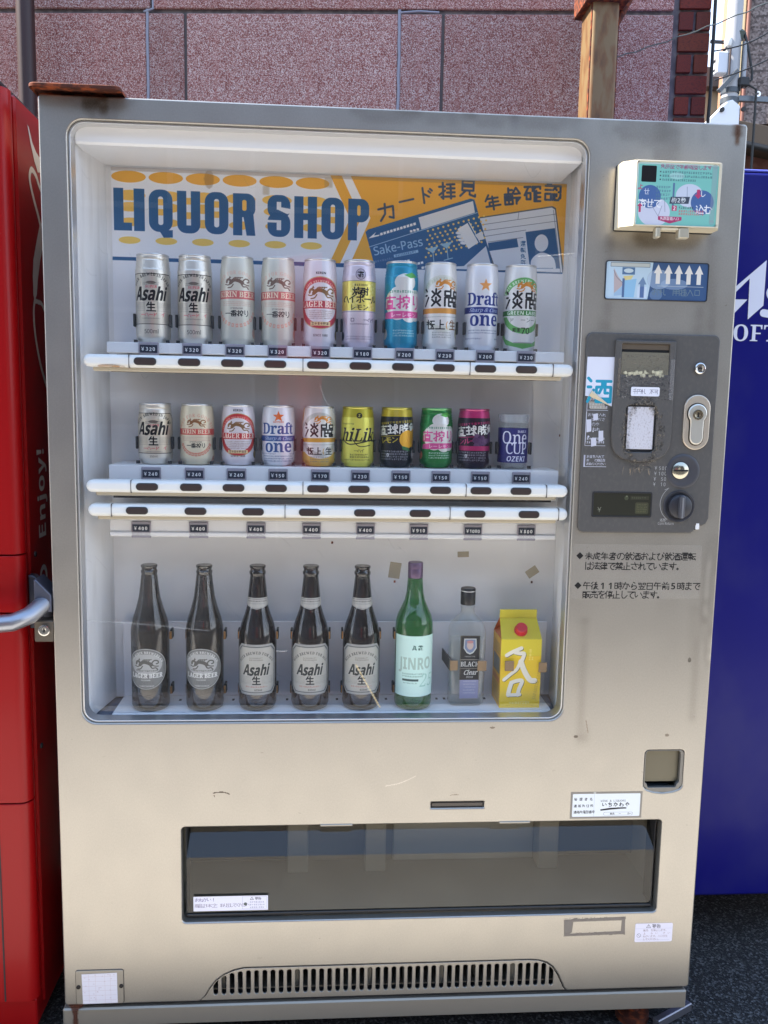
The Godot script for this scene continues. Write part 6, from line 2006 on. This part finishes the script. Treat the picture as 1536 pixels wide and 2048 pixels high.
func art_draft(h: float) -> Texture2D:
	var b := can_board(h, Color(0.86, 0.86, 0.88))
	var q := 1.0 if h > 140 else 0.92
	var c := h * 0.48 if h > 140 else 56.0
	var blue := Color(0.13, 0.2, 0.5) if h > 140 else Color(0.16, 0.3, 0.55)
	var star := []
	for i in 10:
		var a := -PI / 2 + i * PI / 5
		var l := 13.0 if i % 2 == 0 else 5.4
		star.append_array([104 + cos(a) * l * q, c - 40 * q + sin(a) * l * q])
	b.poly(star, Color(0.9, 0.62, 0.36) if h > 140 else Color(0.88, 0.42, 0.18))
	if h < 140:
		b.text("SAPPORO", 104, c - 24, 4.6, Color(0.8, 0.35, 0.2))
	b.text("Draft", 102, c - 1 * q, 34 * q, blue, "serif bold", 0.86, 0.0, 0.4, -0.8)
	b.rect(46, c + 3 * q, 116, 12.5 * q, blue)
	b.text("Sharp & Clear", 104, c + 12.5 * q, 10 * q, Color(0.8, 0.84, 0.92), "serif", 1.0, 0.35)
	b.text("one", 104, c + 40 * q, 38 * q, blue, "serif bold", 0.92, 0.0, 0.4, -0.6)
	b.small_print(70, c + 48 * q, 68, 2 if h > 140 else 3, 5, 2.8, Color(0.42, 0.46, 0.58), 31)
	b.small_print(60, h - 22, 40, 1, 4, 3, Color(0.5, 0.5, 0.6), 32)
	b.small_print(128, h - 22, 18, 1, 4, 3, Color(0.5, 0.5, 0.6), 33)
	return b.texture()


func art_highlime() -> Texture2D:
	var b := can_board(117, Color(0.86, 0.84, 0.38))
	b.rect(0, 0, 204, 18, Color(0.72, 0.68, 0.2))
	b.oval(104, 14, 6, 6, Color(0.2, 0.2, 0.14))
	b.text("Z", 104, 17, 8, Color(0.8, 0.78, 0.4))
	b.small_print(66, 30, 26, 1, 4, 3, Color(0.4, 0.38, 0.2), 2)
	var k := Color(0.13, 0.13, 0.12)
	b.text("hiLiki", 104, 68, 37, k, "serif bold", 0.78, 0.26, 0.2, -0.6)
	b.curve([66, 64, 84, 74, 110, 70, 132, 66, 152, 72], 2.4, k)
	b.curve([90, 62, 104, 78, 128, 76], 1.6, k)
	b.kanji("チューハイ", 80, 84, 7, Color(0.3, 0.28, 0.12), 0.12)
	b.small_print(86, 94, 40, 2, 5, 3.4, Color(0.36, 0.34, 0.14), 3)
	b.small_print(70, 105, 60, 1, 5, 3, Color(0.45, 0.42, 0.16), 5)
	b.oval(150, 92, 6, 7, Color(0.3, 0.3, 0.2))
	return b.texture()


func art_straight(ground: Color, accent: Color, fruit: Color, citrus: bool) -> Texture2D:
	var b := can_board(117, ground)
	b.rect(0, 0, 204, 15, accent)
	b.turned(104, 40, -5)
	b.small_print(-46, -16, 92, 1, 5, 5, accent, 2)
	b.kanji("直球勝負", -46, -10, 21, Color(0.88, 0.88, 0.86), 0.13, 1.8)
	b.rect(-48, 13, 60, 1.2, accent)
	b.kanji("レモン" if citrus else "ンルー", -42, 16, 12, accent, 0.16, 1.0)
	b.straight()
	if citrus:
		b.oval(124, 62, 19, 19, fruit)
		b.oval(144, 60, 15, 20, fruit.darkened(0.12))
		b.poly([110, 76, 126, 80, 132, 88, 112, 84], Color(0.2, 0.42, 0.24))
	else:
		var r := RandomNumberGenerator.new()
		r.seed = 3
		for i in 16:
			b.oval(120 + r.randf_range(-20, 18), 58 + r.randf_range(-8, 16), 6, 6, fruit.lightened(r.randf() * 0.2))
		b.rect(46, 74, 120, 10, accent.darkened(0.05))
	b.small_print(60, 86, 66, 4, 5.4, 3.6, Color(0.62, 0.62, 0.66), 8)
	b.text("0", 82, 99, 10, Color(0.8, 0.8, 0.82))
	b.oval(144, 94, 8.5, 10, Color(0.78, 0.78, 0.78))
	b.small_print(138, 90, 12, 3, 4, 2.6, Color(0.3, 0.3, 0.34), 9)
	return b.texture()


func stock_cans() -> void:
	var up := 1.4141
	var lo := 1.1861
	var a := can_x(0)
	var g := "tall cans on the upper row"
	var dry := art_silver_dry(166)
	var cream := art_cream(166)
	var row := [
		["tall silver beer can with black script, leftmost of the upper row", dry, 0.7, 0.32, true],
		["tall silver beer can with black script, second in the upper row", dry, 0.7, 0.32, true],
		["tall cream beer can with a red band, beside the silver cans", cream, 0.35, 0.38, false],
		["tall cream beer can with a red band, beside the pink oval can", cream, 0.35, 0.38, false],
		["tall pale can with a large red oval ring on the upper row", art_lager(166), 0.3, 0.38, false],
		["tall mauve can with a yellow label panel on the upper row", art_highball(), 0.45, 0.32, true],
		["tall turquoise can with pink lettering on the upper row", art_pressed(166, Color(0.13, 0.55, 0.68), Color(0.3, 0.62, 0.3)), 0.4, 0.3, true],
		["tall white can with an orange band under two large black characters", art_tanrei(166, Color(0.83, 0.58, 0.26), Color(0.82, 0.82, 0.78), "生"), 0.3, 0.36, false],
		["tall white can with dark blue serif lettering on the upper row", art_draft(166), 0.3, 0.36, false],
		["tall white can with green arcs, rightmost of the upper row", art_tanrei(166, Color(0.24, 0.5, 0.26), Color(0.4, 0.66, 0.38), "グリーン"), 0.3, 0.36, false],
	]
	for i in 10:
		can("tall_can", row[i][0], a[i], up, 0.1655, row[i][1], row[i][2], row[i][3], g, Color(0.8, 0.8, 0.8), row[i][4])
	var c := can_x(1)
	g = "short cans on the middle row"
	var gold := Color(0.78, 0.74, 0.36)
	var low := [
		["short silver beer can with black script, leftmost of the middle row", art_silver_dry(117), 0.65, 0.32, true, Color(0.8, 0.8, 0.8)],
		["short cream beer can with a red band across the middle row", art_cream(117), 0.35, 0.36, false, Color(0.8, 0.8, 0.8)],
		["short white can with a large red oval ring on the middle row", art_lager(117), 0.3, 0.36, false, Color(0.8, 0.8, 0.8)],
		["short white can with an orange star and blue lettering", art_draft(117), 0.3, 0.36, false, Color(0.8, 0.8, 0.8)],
		["short white and gold can with two large black characters", art_tanrei(117, Color(0.8, 0.6, 0.24), Color(0.74, 0.74, 0.72), "生"), 0.35, 0.34, false, Color(0.8, 0.8, 0.8)],
		["short yellow can with slanting black script", art_highlime(), 0.4, 0.32, false, gold],
		["short black can with yellow lemons and a yellow top", art_straight(Color(0.09, 0.1, 0.14), Color(0.76, 0.68, 0.2), Color(0.9, 0.68, 0.2), true), 0.35, 0.3, false, gold],
		["short green can with pink lettering on a white cloud", art_pressed(117, Color(0.1, 0.46, 0.2), Color(0.3, 0.62, 0.25)), 0.45, 0.3, true, Color(0.5, 0.75, 0.5)],
		["short dark purple can with a magenta band", art_straight(Color(0.13, 0.08, 0.16), Color(0.72, 0.18, 0.42), Color(0.26, 0.13, 0.3), false), 0.35, 0.3, false, Color(0.75, 0.35, 0.5)],
	]
	for i in 9:
		can("short_can", low[i][0], c[i], lo, 0.1165, low[i][1], low[i][2], low[i][3], g, low[i][5], low[i][4])
	# the sake cup
	var cup := thing("glass_cup", "clear glass cup with a blue label, rightmost of the middle row", "cup", Vector3(c[9], lo, -0.1))
	obj("glass", Shape.new().lathe([0.0, 0.003, 0.024, 0.0, 0.028, 0.006, 0.0295, 0.02, 0.0295, 0.1, 0.0285, 0.104], Vector3.ZERO, 40), pane(Color(0.75, 0.8, 0.8, 0.16), 0.05), cup)
	obj("cap", Shape.new().lathe([0.0305, 0.091, 0.0305, 0.1065, 0.0285, 0.108, 0.0, 0.108], Vector3.ZERO, 40), pane(Color(0.8, 0.83, 0.86, 0.35), 0.15), cup)
	var b := Board.new(190, 72, 3, Color(0.12, 0.13, 0.42))
	var w := Color(0.88, 0.89, 0.94)
	b.text("One", 93, 32, 35, w, "serif", 0.85, 0.0, 0.4)
	b.text("DAILY", 108, 9, 6.5, w, "serif bold", 1.0)
	b.text("CUP", 97, 53, 33, w, "serif", 0.78, 0.0, 0.4, -1.0)
	b.text("OZEKI", 96, 69, 15, w, "bold", 0.95, 0.15)
	obj("label", Shape.new().lathe([0.0299, 0.012, 0.0299, 0.08], Vector3.ZERO, 40), printed(b.texture(), 0.4), cup)


func bottle_glass(c: Color) -> StandardMaterial3D:
	var m := pane(c, 0.02)
	m.metallic_specular = 0.68
	return m


func stock_bottles() -> void:
	var y := 0.6987
	var z := -0.0865
	# the big beer bottles
	var lager_label := Board.new(88, 84, 4, Color(0.6, 0.6, 0.59, 0))
	var grey := Color(0.48, 0.48, 0.47)
	var deep := Color(0.33, 0.33, 0.32)
	lager_label.oval(44, 42, 43, 41, Color(0.62, 0.62, 0.6))
	lager_label.oval(44, 42, 41, 39, deep, 1)
	lager_label.oval(44, 42, 40, 38, grey)
	lager_label.oval(44, 33, 33, 21, Color(0.66, 0.66, 0.65))
	lager_label.text("THE KIRIN BREWERY CO", 44, 46, 6.4, Color(0.86, 0.86, 0.84), "serif bold", 0.8, 0.0, 0.0, 0.8, 35)
	beast(lager_label, 44, 32, 1.35, Color(0.36, 0.35, 0.33))
	lager_label.small_print(22, 44, 44, 1, 4, 3, deep, 2)
	lager_label.text("LAGER BEER", 44, 60, 12.4, Color(0.86, 0.86, 0.84), "serif bold", 0.82, 0.0, 0.3)
	lager_label.small_print(34, 63, 20, 1, 4, 2.4, Color(0.8, 0.8, 0.78), 3)
	lager_label.text("LIMITED", 44, 73, 8, Color(0.42, 0.42, 0.41), "serif bold", 0.9)
	lager_label.small_print(30, 75, 28, 1, 4, 2.4, Color(0.8, 0.8, 0.78), 5)
	var lager_tex := lager_label.texture()
	var dry_label := Board.new(92, 104, 4, Color(0.78, 0.77, 0.73, 0))
	var paper := Color(0.68, 0.67, 0.635)
	dry_label.poly([12, 1, 80, 1, 91, 13, 91, 91, 80, 103, 12, 103, 1, 91, 1, 13], Color(0.6, 0.6, 0.585))
	dry_label.frame(5, 6, 82, 92, 1.6, Color(0.3, 0.32, 0.32), 9)
	dry_label.poly([16, 8, 76, 8, 85, 18, 85, 86, 76, 96, 16, 96, 7, 86, 7, 18], paper)
	dry_label.text("BEER BREWED FOR ALL", 46, 62, 7.4, Color(0.2, 0.22, 0.22), "serif bold", 0.8, 0.0, 0.0, 0.6, 42)
	dry_label.small_print(32, 27, 28, 2, 4, 2.4, Color(0.45, 0.44, 0.42), 3)
	dry_label.text("Asahi", 44, 63, 29, Color(0.16, 0.18, 0.18), "bold", 0.74, 0.22, 0.9, -0.6)
	for i in 7:
		dry_label.line([10, 66.5 + i * 2.4, 82, 66.5 + i * 2.4], 0.4, Color(0.5, 0.5, 0.48))
	dry_label.rect(36, 65, 21, 18, paper)
	dry_label.kanji("生", 38, 65, 17, Color(0.14, 0.15, 0.16), 0.14)
	dry_label.small_print(24, 85, 46, 1, 4, 3, Color(0.66, 0.46, 0.44), 4)
	dry_label.text("633ml", 50, 95, 5.4, Color(0.3, 0.3, 0.3))
	var dry_tex := dry_label.texture()
	var neck := Board.new(44, 28, 5, Color(0.7, 0.69, 0.66, 0))
	neck.poly([0, 1, 44, 1, 44, 19, 22, 27, 0, 19], Color(0.7, 0.69, 0.66))
	neck.line([0, 4, 44, 4], 1, Color(0.3, 0.3, 0.3))
	neck.line([0, 19, 22, 25, 44, 19], 0.8, Color(0.4, 0.4, 0.4))
	neck.small_print(3, 7, 38, 1, 4, 3.4, Color(0.3, 0.3, 0.3), 6)
	neck.small_print(8, 13, 28, 1, 4, 2.6, Color(0.5, 0.5, 0.5), 7)
	var neck_tex := neck.texture()
	var olive := bottle_glass(Color(0.13, 0.1, 0.06, 0.74))
	var brown := bottle_glass(Color(0.07, 0.03, 0.025, 0.9))
	var profile := [0.0, 0.004, 0.031, 0.0, 0.0355, 0.003, 0.0372, 0.01, 0.0372, 0.155, 0.0362, 0.168, 0.0325, 0.184, 0.026, 0.204, 0.0205, 0.226, 0.0172, 0.252, 0.0155, 0.268, 0.0148, 0.27, 0.0152, 0.272, 0.0162, 0.2765, 0.0145, 0.279, 0.0142, 0.2825, 0.0155, 0.2835, 0.0162, 0.2875, 0.0148, 0.289, 0.0, 0.289]
	var p2 := [0.0, 0.004, 0.031, 0.0, 0.0355, 0.003, 0.0378, 0.012, 0.0378, 0.136, 0.0365, 0.153, 0.0325, 0.172, 0.026, 0.19, 0.0212, 0.206, 0.0196, 0.221, 0.0172, 0.245, 0.0148, 0.268, 0.0148, 0.27, 0.0162, 0.272, 0.0163, 0.2765, 0.0145, 0.279, 0.0142, 0.2825, 0.0155, 0.2835, 0.0162, 0.2875, 0.0148, 0.289, 0.0, 0.289]
	var shape1 := Shape.new().lathe(profile, Vector3.ZERO, 44).mesh()
	var shape2 := Shape.new().lathe(p2, Vector3.ZERO, 44).mesh()
	var half := 88.0 / 37.6 / 2
	var oval_label := Shape.new().lathe([0.0375, 0.046, 0.0375, 0.13], Vector3.ZERO, 24, PI - 0.044 / 0.0375, PI + 0.044 / 0.0375).mesh()
	var eight_label := Shape.new().lathe([0.0381, 0.034, 0.0381, 0.138], Vector3.ZERO, 24, PI - 0.046 / 0.0381, PI + 0.046 / 0.0381).mesh()
	var neck_label := Shape.new().lathe([0.0219, 0.203, 0.0203, 0.219, 0.0195, 0.2275], Vector3.ZERO, 20, PI - 1.45, PI + 1.45).mesh()
	var words := ["brown beer bottle with a grey oval label, leftmost on the bottom shelf", "brown beer bottle with a grey oval label, second on the bottom shelf",
		"dark beer bottle with an octagonal label, nearest the oval label bottles", "dark beer bottle with an octagonal label, middle one of its three", "dark beer bottle with an octagonal label, beside the green bottle"]
	for i in 5:
		var t := thing("beer_bottle", words[i], "bottle", Vector3(BOTTLE_X[i], y, z), "beer bottles on the bottom shelf")
		put("glass", shape1 if i < 2 else shape2, olive if i < 2 else brown, t)
		put("label", oval_label if i < 2 else eight_label, printed(lager_tex if i < 2 else dry_tex, 0.45, true, 0.15), t)
		if i > 1:
			put("neck_label", neck_label, printed(neck_tex, 0.45, true, 0.2), t)
		if i < 2:
			t.rotation.y = deg_to_rad(-3)
	# the green spirit bottle
	var gr := thing("green_bottle", "green glass bottle with a mint label and mauve screw cap", "bottle", Vector3(BOTTLE_X[5], y, z))
	obj("glass", Shape.new().lathe([0.0, 0.004, 0.031, 0.0, 0.036, 0.003, 0.038, 0.01, 0.038, 0.165, 0.0375, 0.176, 0.034, 0.19, 0.0265, 0.206, 0.0205, 0.22, 0.0172, 0.236, 0.0152, 0.262, 0.0147, 0.274], Vector3.ZERO, 44), bottle_glass(Color(0.01, 0.36, 0.08, 0.74)), gr)
	obj("cap", Shape.new().lathe([0.0146, 0.265, 0.0152, 0.266, 0.0152, 0.283, 0.0147, 0.284, 0.0152, 0.2855, 0.0152, 0.295, 0.0142, 0.297, 0.0, 0.297], Vector3.ZERO, 32), mat(Color(0.42, 0.34, 0.44), 0.35, 0.5), gr)
	var j := Board.new(98, 124, 4, Color(0.8, 0.92, 0.87))
	j.kanji("眞露", 42, 19, 9.5, Color(0.25, 0.4, 0.36), 0.13, 3)
	j.text("JINRO", 50, 68, 33, Color(0.66, 0.76, 0.7), "bold", 0.74, 0.0, 0.5)
	j.small_print(22, 76, 44, 2, 5, 3, Color(0.42, 0.58, 0.52), 3)
	j.rect(22, 88, 34, 4.4, Color(0.18, 0.3, 0.28))
	j.small_print(24, 95, 30, 1, 4, 2.6, Color(0.45, 0.6, 0.55), 4)
	j.text("25", 74, 104, 36, Color(0.62, 0.8, 0.73), "serif", 0.85, 0.2)
	obj("label", Shape.new().lathe([0.0384, 0.03, 0.0384, 0.154], Vector3.ZERO, 28, PI - 0.049 / 0.0384, PI + 0.049 / 0.0384), printed(j.texture(), 0.4), gr)
	# the clear flat whisky bottle in its clasp
	var w := thing("clear_bottle", "clear flat shouldered bottle with a black cap and dark label", "bottle", Vector3(BOTTLE_X[6], y, -0.095))
	obj("glass", Shape.new().loft([[0.0, 0.0, 0.004, 4.0], [0.031, 0.017, 0.0, 4.5], [0.0358, 0.0212, 0.005, 4.5], [0.0365, 0.022, 0.02, 5.0], [0.0375, 0.0225, 0.145, 5.0], [0.0372, 0.0222, 0.158, 4.0], [0.0325, 0.0205, 0.172, 3.2], [0.022, 0.0165, 0.183, 2.6], [0.0145, 0.0135, 0.191, 2.0], [0.0135, 0.0135, 0.2, 2.0], [0.0148, 0.0148, 0.203, 2.0], [0.0148, 0.0148, 0.206, 2.0], [0.013, 0.013, 0.208, 2.0], [0.013, 0.013, 0.222, 2.0]], 48), pane(Color(0.66, 0.68, 0.64, 0.16), 0.02), w)
	obj("liquid", Shape.new().loft([[0.0, 0.0, 0.0045, 4.0], [0.0335, 0.0185, 0.0055, 4.5], [0.0342, 0.0198, 0.02, 5.0], [0.0352, 0.0202, 0.138, 5.0], [0.0, 0.0, 0.138, 5.0]], 40), pane(Color(0.62, 0.66, 0.62, 0.12), 0.05), w)
	obj("cap", Shape.new().lathe([0.0148, 0.209, 0.0152, 0.21, 0.0152, 0.236, 0.0146, 0.237, 0.0152, 0.238, 0.0152, 0.241, 0.0142, 0.243, 0.0, 0.243], Vector3.ZERO, 28), mat(Color(0.08, 0.08, 0.09), 0.35), w)
	obj("cap_ring", Shape.new().lathe([0.0153, 0.2365, 0.0154, 0.2368, 0.0154, 0.2378, 0.0153, 0.238], Vector3.ZERO, 28), M.bright, w)
	var n := Board.new(42, 132, 5, Color(0.1, 0.1, 0.11))
	n.soft(func(q):
		q.rect(0, 92, 42, 42, Color(0.6, 0.6, 0.72, 0.9)), 8)
	n.frame(0.8, 0.8, 40.4, 130.4, 0.7, Color(0.5, 0.46, 0.36))
	n.poly([8, 6, 34, 6, 35, 26, 28, 36, 21, 39, 14, 36, 7, 26], Color(0.75, 0.76, 0.74))
	n.poly([10, 8, 32, 8, 33, 25, 27, 33, 21, 36, 15, 33, 9, 25], Color(0.45, 0.5, 0.6))
	n.oval(21, 20, 7, 9, Color(0.75, 0.66, 0.62))
	n.oval(21, 13, 7, 3, Color(0.72, 0.5, 0.5))
	n.small_print(10, 42, 22, 1, 4, 2.4, Color(0.6, 0.6, 0.6), 2)
	n.line([1, 50, 41, 50], 0.8, Color(0.7, 0.68, 0.62))
	n.text("BLACK", 21, 64, 14, Color(0.82, 0.82, 0.8), "serif bold", 0.82)
	n.line([1, 68, 41, 68], 0.6, Color(0.7, 0.68, 0.62))
	n.text("Clear", 22, 81, 13, Color(0.86, 0.86, 0.84), "serif", 0.9, 0.4, 0.3)
	n.text("Blend", 21, 88, 6, Color(0.8, 0.8, 0.78), "serif", 0.9, 0.3)
	n.small_print(8, 94, 27, 5, 6, 2.8, Color(0.72, 0.72, 0.76), 5)
	obj("label", Shape.new().quad_front(-0.0165, 0.017, 0.0235, 0.149, 0.0232), printed(n.texture(), 0.35), w)
	# the brackets of the case that clasp the bottle and the carton
	var case := get_node("liquor_vending_machine/display_case")
	var arm := mat(Color(0.33, 0.31, 0.3), 0.5, 0.3)
	obj("bottle_bracket", Shape.new().quad_box([Vector3(0.7535, 0.776, -0.1475), Vector3(0.7555, 0.776, -0.1475), Vector3(0.762, 0.776, -0.068), Vector3(0.7585, 0.776, -0.068)], 0.024), arm, case)
	for q in [[0.7585, 0.777, -0.0685, 0.775], [0.815, 0.776, -0.0685, 0.8335], [0.8695, 0.778, -0.0605, 0.888], [0.939, 0.775, -0.0605, 0.9555]]:
		obj("bracket_tip", Shape.new().box(q[0], q[1], q[2], q[3], q[1] + 0.021, q[2] + 0.003, 0.001), mat(Color(0.58, 0.48, 0.36), 0.45, 0.35), case)
	# the yellow carton
	var c := thing("drink_carton", "yellow gable topped drink carton with a red cap, last on the bottom shelf", "carton", Vector3(0.9035, y, -0.1045))
	var yellow := Color(0.93, 0.78, 0.13)
	var f := Board.new(84, 143, 4, yellow)
	f.soft(func(q):
		q.rect(0, 0, 84, 34, Color(0.8, 0.82, 0.25, 0.4)), 8)
	var ink := Color(0.3, 0.26, 0.18)
	var cream := Color(0.93, 0.9, 0.82)
	for pass_ in 2:
		var col: Color = ink if pass_ == 0 else cream
		var off := 1.0 if pass_ == 0 else 0.0
		f.t = Transform2D(0, Vector2(off, off))
		f.curve([12, 33, 24, 26, 42, 18], 8, col)
		f.curve([30, 27, 40, 29, 48, 30, 44, 44, 40, 50], 8, col)
		f.curve([41, 46, 34, 62, 22, 72, 8, 84], 7, col)
		f.curve([42, 46, 50, 66, 62, 84, 72, 86], 11, col)
		f.curve([24, 90, 20, 104, 18, 116], 9, col)
		f.curve([24, 90, 36, 86, 46, 87, 40, 104, 38, 116], 8, col)
		f.curve([17, 116, 28, 116, 42, 115], 7, col)
	f.straight()
	f.small_print(58, 20, 10, 3, 8, 7, Color(0.96, 0.87, 0.45), 3)
	f.turned(74, 128, -80)
	f.text("JAPANESE SAKE", 34, 0, 9, Color(0.72, 0.58, 0.2), "serif", 0.9)
	f.straight()
	f.small_print(20, 130, 46, 1, 5, 5, Color(0.97, 0.9, 0.6), 5)
	obj("front", Shape.new().quad_front(-0.0415, 0.0, 0.0415, 0.143, 0.0395), printed(f.texture(), 0.35), c)
	var ym := mat(yellow, 0.35)
	var s := Board.new(79, 143, 3, Color(0.88, 0.66, 0.1))
	s.small_print(8, 14, 60, 4, 6, 4, Color(0.4, 0.34, 0.24), 6)
	s.rect(8, 42, 62, 34, Color(0.42, 0.42, 0.38))
	s.small_print(10, 45, 58, 6, 5, 3, Color(0.7, 0.68, 0.6), 7)
	s.rect(8, 84, 62, 12, Color(0.8, 0.5, 0.2))
	s.small_print(8, 100, 62, 6, 6, 3.6, Color(0.45, 0.38, 0.26), 8)
	var side := Shape.new()
	side.quad(Vector3(-0.0415, 0, -0.0395), Vector3(-0.0415, 0, 0.0395), Vector3(-0.0415, 0.143, 0.0395), Vector3(-0.0415, 0.143, -0.0395))
	obj("side", side, printed(s.texture(), 0.4), c)
	var rest := Shape.new()
	rest.quad(Vector3(0.0415, 0, 0.0395), Vector3(0.0415, 0, -0.0395), Vector3(0.0415, 0.143, -0.0395), Vector3(0.0415, 0.143, 0.0395))
	rest.quad(Vector3(0.0415, 0, -0.0395), Vector3(-0.0415, 0, -0.0395), Vector3(-0.0415, 0.143, -0.0395), Vector3(0.0415, 0.143, -0.0395))
	rest.quad(Vector3(-0.0415, 0.0, -0.0395), Vector3(0.0415, 0.0, -0.0395), Vector3(0.0415, 0.0, 0.0395), Vector3(-0.0415, 0.0, 0.0395))
	obj("shell", rest, ym, c)
	var roof := Shape.new()
	roof.quad(Vector3(-0.0415, 0.143, 0.0395), Vector3(0.0415, 0.143, 0.0395), Vector3(0.0385, 0.178, 0.002), Vector3(-0.0385, 0.178, 0.002))
	roof.quad(Vector3(0.0415, 0.143, -0.0395), Vector3(-0.0415, 0.143, -0.0395), Vector3(-0.0385, 0.178, -0.002), Vector3(0.0385, 0.178, -0.002))
	roof.box(-0.0385, 0.1782, -0.002, 0.0385, 0.1955, 0.002, 0.0005)
	obj("gable_top", roof, mat(Color(0.85, 0.78, 0.2), 0.35), c)
	var fold := Shape.new()
	for e in [-1.0, 1.0]:
		var p := [Vector3(e * 0.0415, 0.143, -0.0395), Vector3(e * 0.0415, 0.143, 0.0395), Vector3(e * 0.012, 0.172, 0.0)]
		if e > 0:
			p.reverse()
		fold.tri(p[0], p[1], p[2])
		for z2 in [-1.0, 1.0]:
			var p2b := [Vector3(e * 0.0415, 0.143, z2 * 0.0395), Vector3(e * 0.0385, 0.178, z2 * 0.002), Vector3(e * 0.012, 0.172, 0.0)]
			fold.tri(p2b[0], p2b[1], p2b[2])
	obj("gable_fold", fold, mat(Color(0.78, 0.4, 0.12), 0.4), c)
	var up := Basis(Vector3.RIGHT, atan2(0.0375, 0.035))
	obj("red_cap", Shape.new().lathe([0.0135, 0.0, 0.0135, 0.003, 0.0122, 0.0035, 0.0118, 0.0125, 0.0105, 0.0145, 0.0, 0.0145], Vector3.ZERO, 24).moved(Transform3D(up, Vector3(0.0005, 0.1575, 0.0245))), mat(Color(0.78, 0.07, 0.13), 0.35), c)


func build_extras() -> void:
	# the rusted plate on the machine's top corner
	var r := thing("rusty_plate", "rusted brown steel plate lying on the machine's top left corner", "metal plate", Vector3(0.07, 1.8305, -0.05))
	obj("plate", Shape.new().plate(round_box(-0.076, -0.085, 0.078, 0.2, 0.012, 4), [], 0.0, 0.0065, 0.0025).moved(Transform3D(Basis(Vector3.RIGHT, -PI / 2), Vector3(0, 0.0075, 0))), M.rust, r)
	# things by the machine's right foot
	var b := thing("paving_brick", "reddish brown brick lying under the grey machine's right corner", "brick", Vector3(1.215, 0, -0.19), "", 0.2)
	obj("block", Shape.new().box(-0.05, 0, -0.1, 0.05, 0.055, 0.1, 0.004), mat(Color(0.28, 0.13, 0.1), 0.85), b)
	tag(obj("metal_bar", Shape.new().box(-0.06, -0.01, -0.008, 0.05, 0.01, 0.008, 0.002).moved(Transform3D(Basis(Vector3.UP, 0.5), Vector3(1.27, 0.0105, -0.06))), mat(Color(0.55, 0.54, 0.56), 0.4, 0.8)), "short grey metal bar on the asphalt by the machine's right corner", "metal bar")
